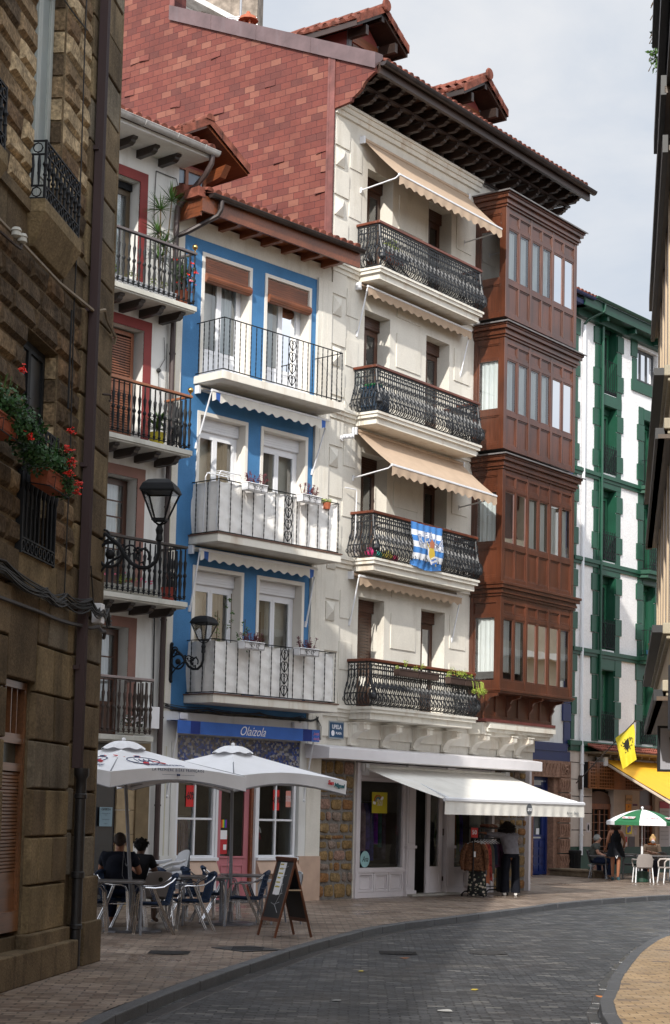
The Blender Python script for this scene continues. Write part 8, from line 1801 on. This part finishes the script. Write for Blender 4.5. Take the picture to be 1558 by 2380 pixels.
potplant('tall spiky dracaena on the top balcony of the white townhouse', FL.pt(-.72,.35,11.0), FL.rz, tb, terr, spiky([(-.05,0,1.75),(.22,.0,2.0),(.0,.1,1.35),(-.1,-.05,.8),(.1,.05,1.1)], 46, .42, leaf, .012))
potplant('yellow pot with a broad striped leafy plant on the second balcony of the white townhouse', FL.pt(-.72,.4,8.3), FL.rz, [(.11,0),(.155,.2),(.165,.26)], M('pot_yellow',(.5,.4,.02),.5,.1,3), spiky([(0,0,.35),(.05,0,.5)], 24, .34, leaf, .03))
potplant('red pot with a bare trimmed stem on the third balcony of the white townhouse', FL.pt(-.36,.45,5.5), FL.rz, [(.10,0),(.13,.2),(.145,.26)], M('pot_red',(.3,.04,.025),.5,.1,3), spiky([(0,0,.4)], 8, .25, M('dry_leaf',(.2,.09,.07),.8), .006))
t = thing('flowering_climber', 'red and pink flowering bush in a brown pot at the right end of the top balcony of the white townhouse', 'potted plant', FL.pt(-.32,.5,11.02), FL.rz); t['label'] = 'bush of red and pink trumpet flowers at the right end of the top left balcony'
rnd = random.Random(31); m_ = MB(); m_.lathe([(.11,0),(.15,.22),(.16,.25)], n=14); m_.obj('pot', terr, t, smooth=True); m_ = MB(); leaves(m_, (0,0,.6), .3, 700, .028, rnd, (.75,.75,1.25), 1.6, .2, .1); m_.obj('foliage', leaf, t, flip=False)
m_ = MB(); [petals(m_, (rnd.uniform(-.2,.25), rnd.uniform(-.25,.0), rnd.uniform(.25,1.0)), .045, rnd, 9) for _ in range(9)]; m_.obj('red_flowers', redfl, t, flip=False)
m_ = MB(); [petals(m_, (rnd.uniform(-.1,.28), rnd.uniform(-.25,.0), rnd.uniform(.2,1.0)), .045, rnd, 9) for _ in range(8)]; m_.obj('pink_flowers', pinkfl, t, flip=False)
def trough_plants(lab, P, rz, x0, x1, mat, folmat, n, fl=None, h=.14, rad=.10, nm='planter_trough', nfl=8, cat='planter', group=None):
    t = thing(nm, lab, cat, P, rz, group); m_ = MB(); k = max(1, int((x1-x0)/.62)); w_ = (x1-x0)/k
    for i in range(k): trough(m_, x0+i*w_+.015, x0+(i+1)*w_-.015, 0, 0, h)
    m_.obj('trough', mat, t, bevel=.005); rnd = random.Random(int(abs(x0)*100)+n); m_ = MB()
    for i in range(n): x = rnd.uniform(x0+.05,x1-.05); leaves(m_, (x,0,h+.04+rnd.uniform(0,.12)), rad*rnd.uniform(.5,1), 45, .022, rnd, (1,.8,1), 1.3)
    m_.obj('foliage', folmat, t, flip=False)
    if fl: m_ = MB(); [petals(m_, (rnd.uniform(x0+.05,x1-.05), rnd.uniform(-.08,.02), h+.08+rnd.uniform(0,.14)), .035, rnd, 9) for _ in range(nfl)]; m_.obj('flowers', fl, t, flip=False)
    return t
trough_plants('white trough with low yellow green plants on the top balcony of the white townhouse', FL.pt(-1.5,.55,11.02), FL.rz, -1.0, .95, whitepl, leafy, 9)
trough_plants('cream trough with pink poinsettias on the third balcony of the white townhouse', FL.pt(-1.35,.55,5.52), FL.rz, -.75, .6, dirtywhite, leafy, 6, pinkfl, nfl=14)
trough_plants('cream trough with white and mauve flowers on the lowest balcony of the white townhouse', FL.pt(-1.25,.55,3.04), FL.rz, -.3, .3, dirtywhite, leafd, 5, whitefl, nfl=16, rad=.14)
bp_ = M('brown_planter',(.06,.035,.028),.6,.2,4)
trough_plants('brown trough with long trailing lime creeper on the lowest railing of the cream house', FW.pt(3.0,.66,4.62), FW.rz, -1.3, .25, bp_, leafy, 4, rad=.08)
t = trough_plants('brown trough spilling lime green creeper at the right end of the lowest railing of the cream house', FW.pt(4.3,.66,4.60), FW.rz, -.62, .62, bp_, leafy, 9, rad=.13); t['label'] = 'brown trough spilling lime creeper over the right end of the lowest railing'
m_ = MB(); rnd = random.Random(77)
for i in range(14): x = rnd.uniform(.2,.68); m_.tube([(x,-.03,.14),(x+.05,-.10,.1),(x+.08,-.12,-.05-rnd.uniform(0,.2))], .006, 4); leaves(m_, (x+.07,-.12,-.02-rnd.uniform(0,.14)), .06, 30, .022, rnd)
m_.obj('trailing_shoots', leafy, t, flip=False)
t = trough_plants('blue and red pots with flowers behind the lowest full green house balcony', FG.pt(4.95,.2,7.15), FG.rz, -.35, .35, M('pot_blue',(.1,.3,.5),.5), leaf, 5, redfl, nfl=14); t['label'] = 'pots with red flowers behind the balcony rail of the green and white house'
m_ = MB()
t = thing('potted_plant', 'small yellow flowering plant at the right end of the upper canvas balcony', 'plant', FB.pt(-.75,.72,7.74), FB.rz); rnd = random.Random(3); m_ = MB(); leaves(m_, (0,0,.16), .14, 160, .022, rnd, (1.3,.6,.5)); m_.obj('foliage', leafy, t, flip=False); MB().lathe([(.07,0),(.09,.13)], n=10).obj('pot', terr, t)
t = thing('tomato_plants', 'thin leafy vines on canes behind the lower canvas balcony of the blue house', 'plant', FB.pt(-3.2,.6,3.9), FB.rz); rnd = random.Random(12); m_ = MB(); s_ = MB()
for x, h in ((-.38,1.55),(.0,1.9),(.35,1.45),(.42,1.25)):
    s_.tube([(x,0,0),(x+.03,0,h*.5),(x+.06+rnd.uniform(-.05,.05),0,h)], .008, 4)
    for k in range(6): leaves(m_, (x+rnd.uniform(-.08,.12), rnd.uniform(-.08,.08), h*(.6+.07*k)), .06, 9, .035, rnd)
s_.tube([(.75,-.05,.9),(.74,-.05,1.62)], .012, 5); s_.obj('canes', stem, t); m_.obj('foliage', leaf, t, flip=False)
t = thing('clothes_airer', 'white tubular clothes airer on the upper canvas balcony of the blue house', 'clothes airer', FB.pt(-3.35,.5,6.86), FB.rz)
m_ = MB()
for y in (-.18,.18): m_.tube([(-.36,y,0),(-.33,y,1.12),(-.28,y,1.2),(.24,y,1.2),(.28,y,1.12),(.3,y,0)], .012, 6)
for k in range(6): m_.tube([(-.3+k*.11,-.18,1.2),(-.3+k*.11,.18,1.2)], .007, 4)
m_.obj('frame', pvc, t)
t = thing('storage_box', 'dark box with bright blue and green cover on the cream house balcony', 'box', FW.pt(1.25,.3,10.1), FW.rz); MB().box(-.25,.25,-.2,.2,0,.5).obj('box', M('box_navy',(.02,.04,.07),.6), t, bevel=.02); m_ = MB(); m_.grid(lambda s, q: (-.3+.6*s, -.24+.48*q, .53+.04*math.sin(s*7)*math.cos(q*5)), 10, 8); m_.obj('cover', M('cover_blue',(.03,.3,.6),.5), t, smooth=True); MB().box(-.28,.0,-.2,.1,.57,.60).obj('green_cloth', M('cloth_green',(.1,.5,.15),.7), t)
t = thing('balcony_table', 'round brown table at the right end of the second highest cream house balcony', 'table', FW.pt(4.3,.28,10.08), FW.rz); MB().lathe([(.22,.66),(.24,.68),(.24,.71),(.001,.71)], n=16).obj('table_top', handrail, t, smooth=True); MB().tube([(0,0,0),(0,0,.68)], .02, 6).obj('leg', black, t)
for k, (u, z, c, lab) in enumerate(((1.2,7.05,(.25,.04,.12),'pink and teal toys behind the railing of the flagged balcony'),(2.0,13.2,(.02,.025,.04),'dark folding chair behind the highest cream house balcony railing'))):
    t = thing(['toy_pile','folding_chair'][k], lab, ['toys','chair'][k], FW.pt(u,.3,z), FW.rz)
    if k == 0:
        for j, (x, cc, r) in enumerate(((0,(.5,.03,.15),.12),(.25,(.03,.4,.35),.1),(.6,(.6,.5,.1),.13),(.85,(.5,.03,.1),.1))): MB().ball((x,0,r), r, 10, (1.2,1,.9)).obj('toy', M('toy_%d' % j, cc, .5), t, smooth=True)
    else:
        m_ = MB(); m_.box(-.25,.25,-.2,.2,.42,.46); m_.grid(lambda s, q: (-.25+.5*s, .2+.15*q, .44+.42*q), 4, 4); m_.tube([(-.25,-.2,0),(-.25,.2,.44),(-.25,.35,.86)], .015, 5); m_.tube([(.25,-.2,0),(.25,.2,.44),(.25,.35,.86)], .015, 5); m_.obj('frame', M('navy_canvas',(.01,.015,.03),.8), t)
t = thing('potted_plant', 'variegated plants in terracotta pots behind the highest cream house railing', 'plant', FW.pt(1.9,.2,13.2), FW.rz); rnd = random.Random(14); m_ = MB(); leaves(m_, (0,0,.7), .28, 350, .035, rnd, (1.1,.5,.7)); m_.obj('foliage', leafy, t, flip=False); MB().box(-.35,.35,-.1,.1,.38,.52).obj('pot', terr, t)
# rooftop shrub hanging over the right-hand building
t = thing('roof_shrub', 'green leafy shrub hanging over the roof edge at the top right corner', 'shrub', FR.pt(1.0,-.0,11.15), FR.rz); rnd = random.Random(9); m_ = MB(); s_ = MB()
for k in range(9):
    u = -1.2+.36*k; z = rnd.uniform(-.1,.35); leaves(m_, (u, .06+rnd.uniform(0,.07), z), .09+.06*rnd.random(), 60, .035, rnd, (1,.7,1.1), 1.9); s_.tube([(u,0,.0),(u,.15,z+.05),(u,.22,z-.1)], .008, 4)
m_.obj('foliage', leaf, t, flip=False); s_.obj('stems', stem, t)
# ================= cables =================
cab = M('cable_black',(.02,.02,.021),.6,.3,6); rnd = random.Random(5)
def cable(m_, pts, r, sag=.0, n=10):
    out = []
    for a, b in zip(pts, pts[1:]):
        A = Vector(a); B = Vector(b)
        for k in range(n): q = k/n; P = A.lerp(B, q); P.z -= sag*math.sin(q*math.pi); out.append(P)
    out.append(Vector(pts[-1])); m_.tube(out, r, 5)
t = thing('cable_bundle', 'tangled black cables sagging across the stone house above the ground floor', 'cables', FS.pt(-2,0,4.0), FS.rz); m_ = MB()
for k in range(15):
    y = -.10-.01*(k % 4); z = lambda s=0: .0+rnd.uniform(-.05,.08)
    cable(m_, [(-6,y,z()+.12),(-1.8,y,z()+.05),(-.4,y-.02,z()-.03),(.35,y,z()),(1.0,y-.1,z()+.03),(1.45,y-.12,z()+.0),(1.75,y-.1,z()-.0),(2.05,y-.06,z()-.05)], .009, rnd.uniform(.02,.09), 6)
m_.obj('cables', cab, t); m_ = MB(); cable(m_, [(-6,-.09,-.2),(-.5,-.09,-.22),(1.05,-.12,-.2),(1.2,-.26,-.19),(1.95,-.14,-.17),(2.05,-.1,-.24)], .022, .02); m_.obj('conduit', M('conduit_grey',(.06,.055,.055),.7), t)
MB().box(1.40,1.54,-.24,-.12,-.13,.10).obj('junction_box', whitepl, t, bevel=.01); m_ = MB(); cable(m_, [(1.42,-.14,.05),(1.2,-.15,.5)], .008); m_.obj('cables', cab, t)
t = thing('old_conduit', 'beige conduit sloping along the string course of the stone house', 'conduit', FS.pt(-2,0,7.4), FS.rz); m_ = MB(); cable(m_, [(-5,-.11,-.08),(-.3,-.1,-.06),(1.1,-.12,.02),(1.15,-.22,.06),(1.4,-.18,.02),(2.0,-.13,-.02),(2.04,-.1,-.1)], .02, .0); m_.obj('conduit', M('conduit_beige',(.25,.2,.14),.7,.2,3), t)
t = thing('hanging_cable', 'thin black cable hanging down the stone house beside the windows', 'cable', FS.pt(-1.62,.09,3.9), FS.rz); m_ = MB(); cable(m_, [(0,0,.1),(.02,0,1.6),(-.05,0,3.4),(.02,0,5.0),(-.02,0,6.5),(0,0,9)], .008, 0); cable(m_, [(0,-.02,6.55),(-1.3,-.06,6.4)], .009, .02); cable(m_, [(-.13,.0,2.2),(-.13,0,3.3)], .012); m_.obj('cable', cab, t)
t = thing('insulators', 'white ceramic insulators on an iron hook at the far left of the stone house', 'insulators', FS.pt(-4.0,.1,7.25), FS.rz); m_ = MB(); [m_.lathe([(.02,0),(.05,.02),(.045,.06),(.055,.07),(.04,.1)], x, -.08, 10) for x in (-.05,.14)]; m_.obj('ceramic', dirtywhite, t, smooth=True); m_ = MB(); m_.tube([(-.3,0,-.02),(-.1,-.08,-.08),(.1,-.08,-.06),(.14,-.08,.0)], .015, 6); m_.obj('hook', rustiron, t)
t = thing('iron_hook', 'curled iron hook on the stone house quoin', 'hook', FS.pt(-.35,.12,6.55), FS.rz); m_ = MB(); m_.tube([(-.1,0,.02)]+[(.04*math.cos(a)+.0,-.06,.04*math.sin(a)) for a in [2.2-k*.6 for k in range(8)]], .012, 6); m_.obj('hook', rustiron, t)
t = thing('cable_bundle', 'grey cables strung under the lowest balcony of the blue house', 'cables', FB.pt(-2.2,0,3.62), FB.rz); m_ = MB()
for k in range(7): z = lambda: rnd.uniform(-.05,.05); cable(m_, [(-2.1,-.05-.01*k,.02+z()),(-1.0,-.06,z()-.0),(.4,-.06,z()),(1.6,-.07,z()),(2.05,-.09,z()+.0)], .007, rnd.uniform(.02,.08), 6)
for k in range(4): cable(m_, [(2.0,-.08,.05),(2.0+.04*k,-.1,-.15),(2.05+.03*k,-.08,-.42)], .007, 0, 5)
m_.obj('cables', cab, t); m_ = MB(); m_.box(-1.72,-1.52,-.09,0,-.2,-.08); m_.box(1.35,1.58,-.09,0,-.24,-.10); m_.obj('junction_box', whitepl, t, bevel=.01)
t = thing('wall_cables', 'thin wires and a round junction on the white townhouse beside the drainpipe', 'cables', FL.pt(-.4,0,9.5), FL.rz); m_ = MB()
cable(m_, [(-.22,-.03,4.1),(-.24,-.03,3.4),(-.2,-.03,2.2)], .008, 0); cable(m_, [(-.22,-.03,4.1),(.3,-.03,4.1),(.38,-.03,3.9)], .008, 0); cable(m_, [(.12,-.03,1.0),(.16,-.03,.6),(.0,-.03,.35),(.03,-.03,.0),(.12,-.03,-.3)], .006, 0); cable(m_, [(.2,-.03,.9),(.22,-.03,-.8)], .006, 0); cable(m_, [(.1,-.03,-3.2),(.14,-.03,-6)], .014, 0)
m_.ball((.0,-.04,.35), .045, 8); m_.tube(ring((.0,-.04,2.9), .08, 'y', 8), .006, 4); m_.obj('wires', cab, t)
MB().box(-.02,.2,-.16,-.02,-6.3,-5.9).obj('meter_box', whitepl, t, bevel=.01)
# pieces of one kind that do not touch become parts of their own
def split_parts(o, gap=.03):
    me = o.data; n = len(me.vertices); par = list(range(n))
    def find(a):
        while par[a] != a: par[a] = par[par[a]]; a = par[a]
        return a
    for e in me.edges:
        a, b = find(e.vertices[0]), find(e.vertices[1])
        if a != b: par[a] = b
    comp = {}
    for i in range(n): comp.setdefault(find(i), []).append(i)
    bb = []
    for k, vs_ in comp.items():
        c = [me.vertices[i].co for i in vs_]; bb.append([[min(q[j] for q in c)-gap for j in range(3)], [max(q[j] for q in c)+gap for j in range(3)], {k}])
    merged = True
    while merged:
        merged = False; out = []
        for b in bb:
            for q in out:
                if all(b[0][j] <= q[1][j] and b[1][j] >= q[0][j] for j in range(3)):
                    q[0] = [min(b[0][j], q[0][j]) for j in range(3)]; q[1] = [max(b[1][j], q[1][j]) for j in range(3)]; q[2] |= b[2]; merged = True; break
            else: out.append(b)
        bb = out
    if len(bb) < 2 or len(bb) > 40: return
    grp = {k: gi for gi, b in enumerate(bb) for k in b[2]}
    vg = [grp[find(i)] for i in range(n)]; objs = []
    for gi in range(len(bb)):
        idx = [i for i in range(n) if vg[i] == gi]; mp_ = {v: j for j, v in enumerate(idx)}
        ps = [p for p in me.polygons if vg[p.vertices[0]] == gi]; nm = bpy.data.meshes.new(o.name.split('.')[0]); nm.from_pydata([me.vertices[i].co[:] for i in idx], [], [tuple(mp_[v] for v in p.vertices) for p in ps])
        for m in me.materials: nm.materials.append(m)
        nm.polygons.foreach_set('material_index', [p.material_index for p in ps]); nm.polygons.foreach_set('use_smooth', [p.use_smooth for p in ps])
        if gi == 0: keep = nm
        else: c = o.copy(); c.data = nm; SC.collection.objects.link(c)
    o.data = keep
for o in list(bpy.data.objects):
    b = o.name.split('.')[0]
    if o.type == 'MESH' and b in ('cornice','corner_trim','marble_base','jamb_blocks','dormer_trim','window_surround','hinge','folding_arm','purlin','door_jamb','pilaster','junction_box','cafe_door','doorway','transom','cafe_front','green_dado','lattice_screen','spandrel','ledge','black_edge','shoe','straps') and o.parent and not o.children and o.data.users == 1: split_parts(o)
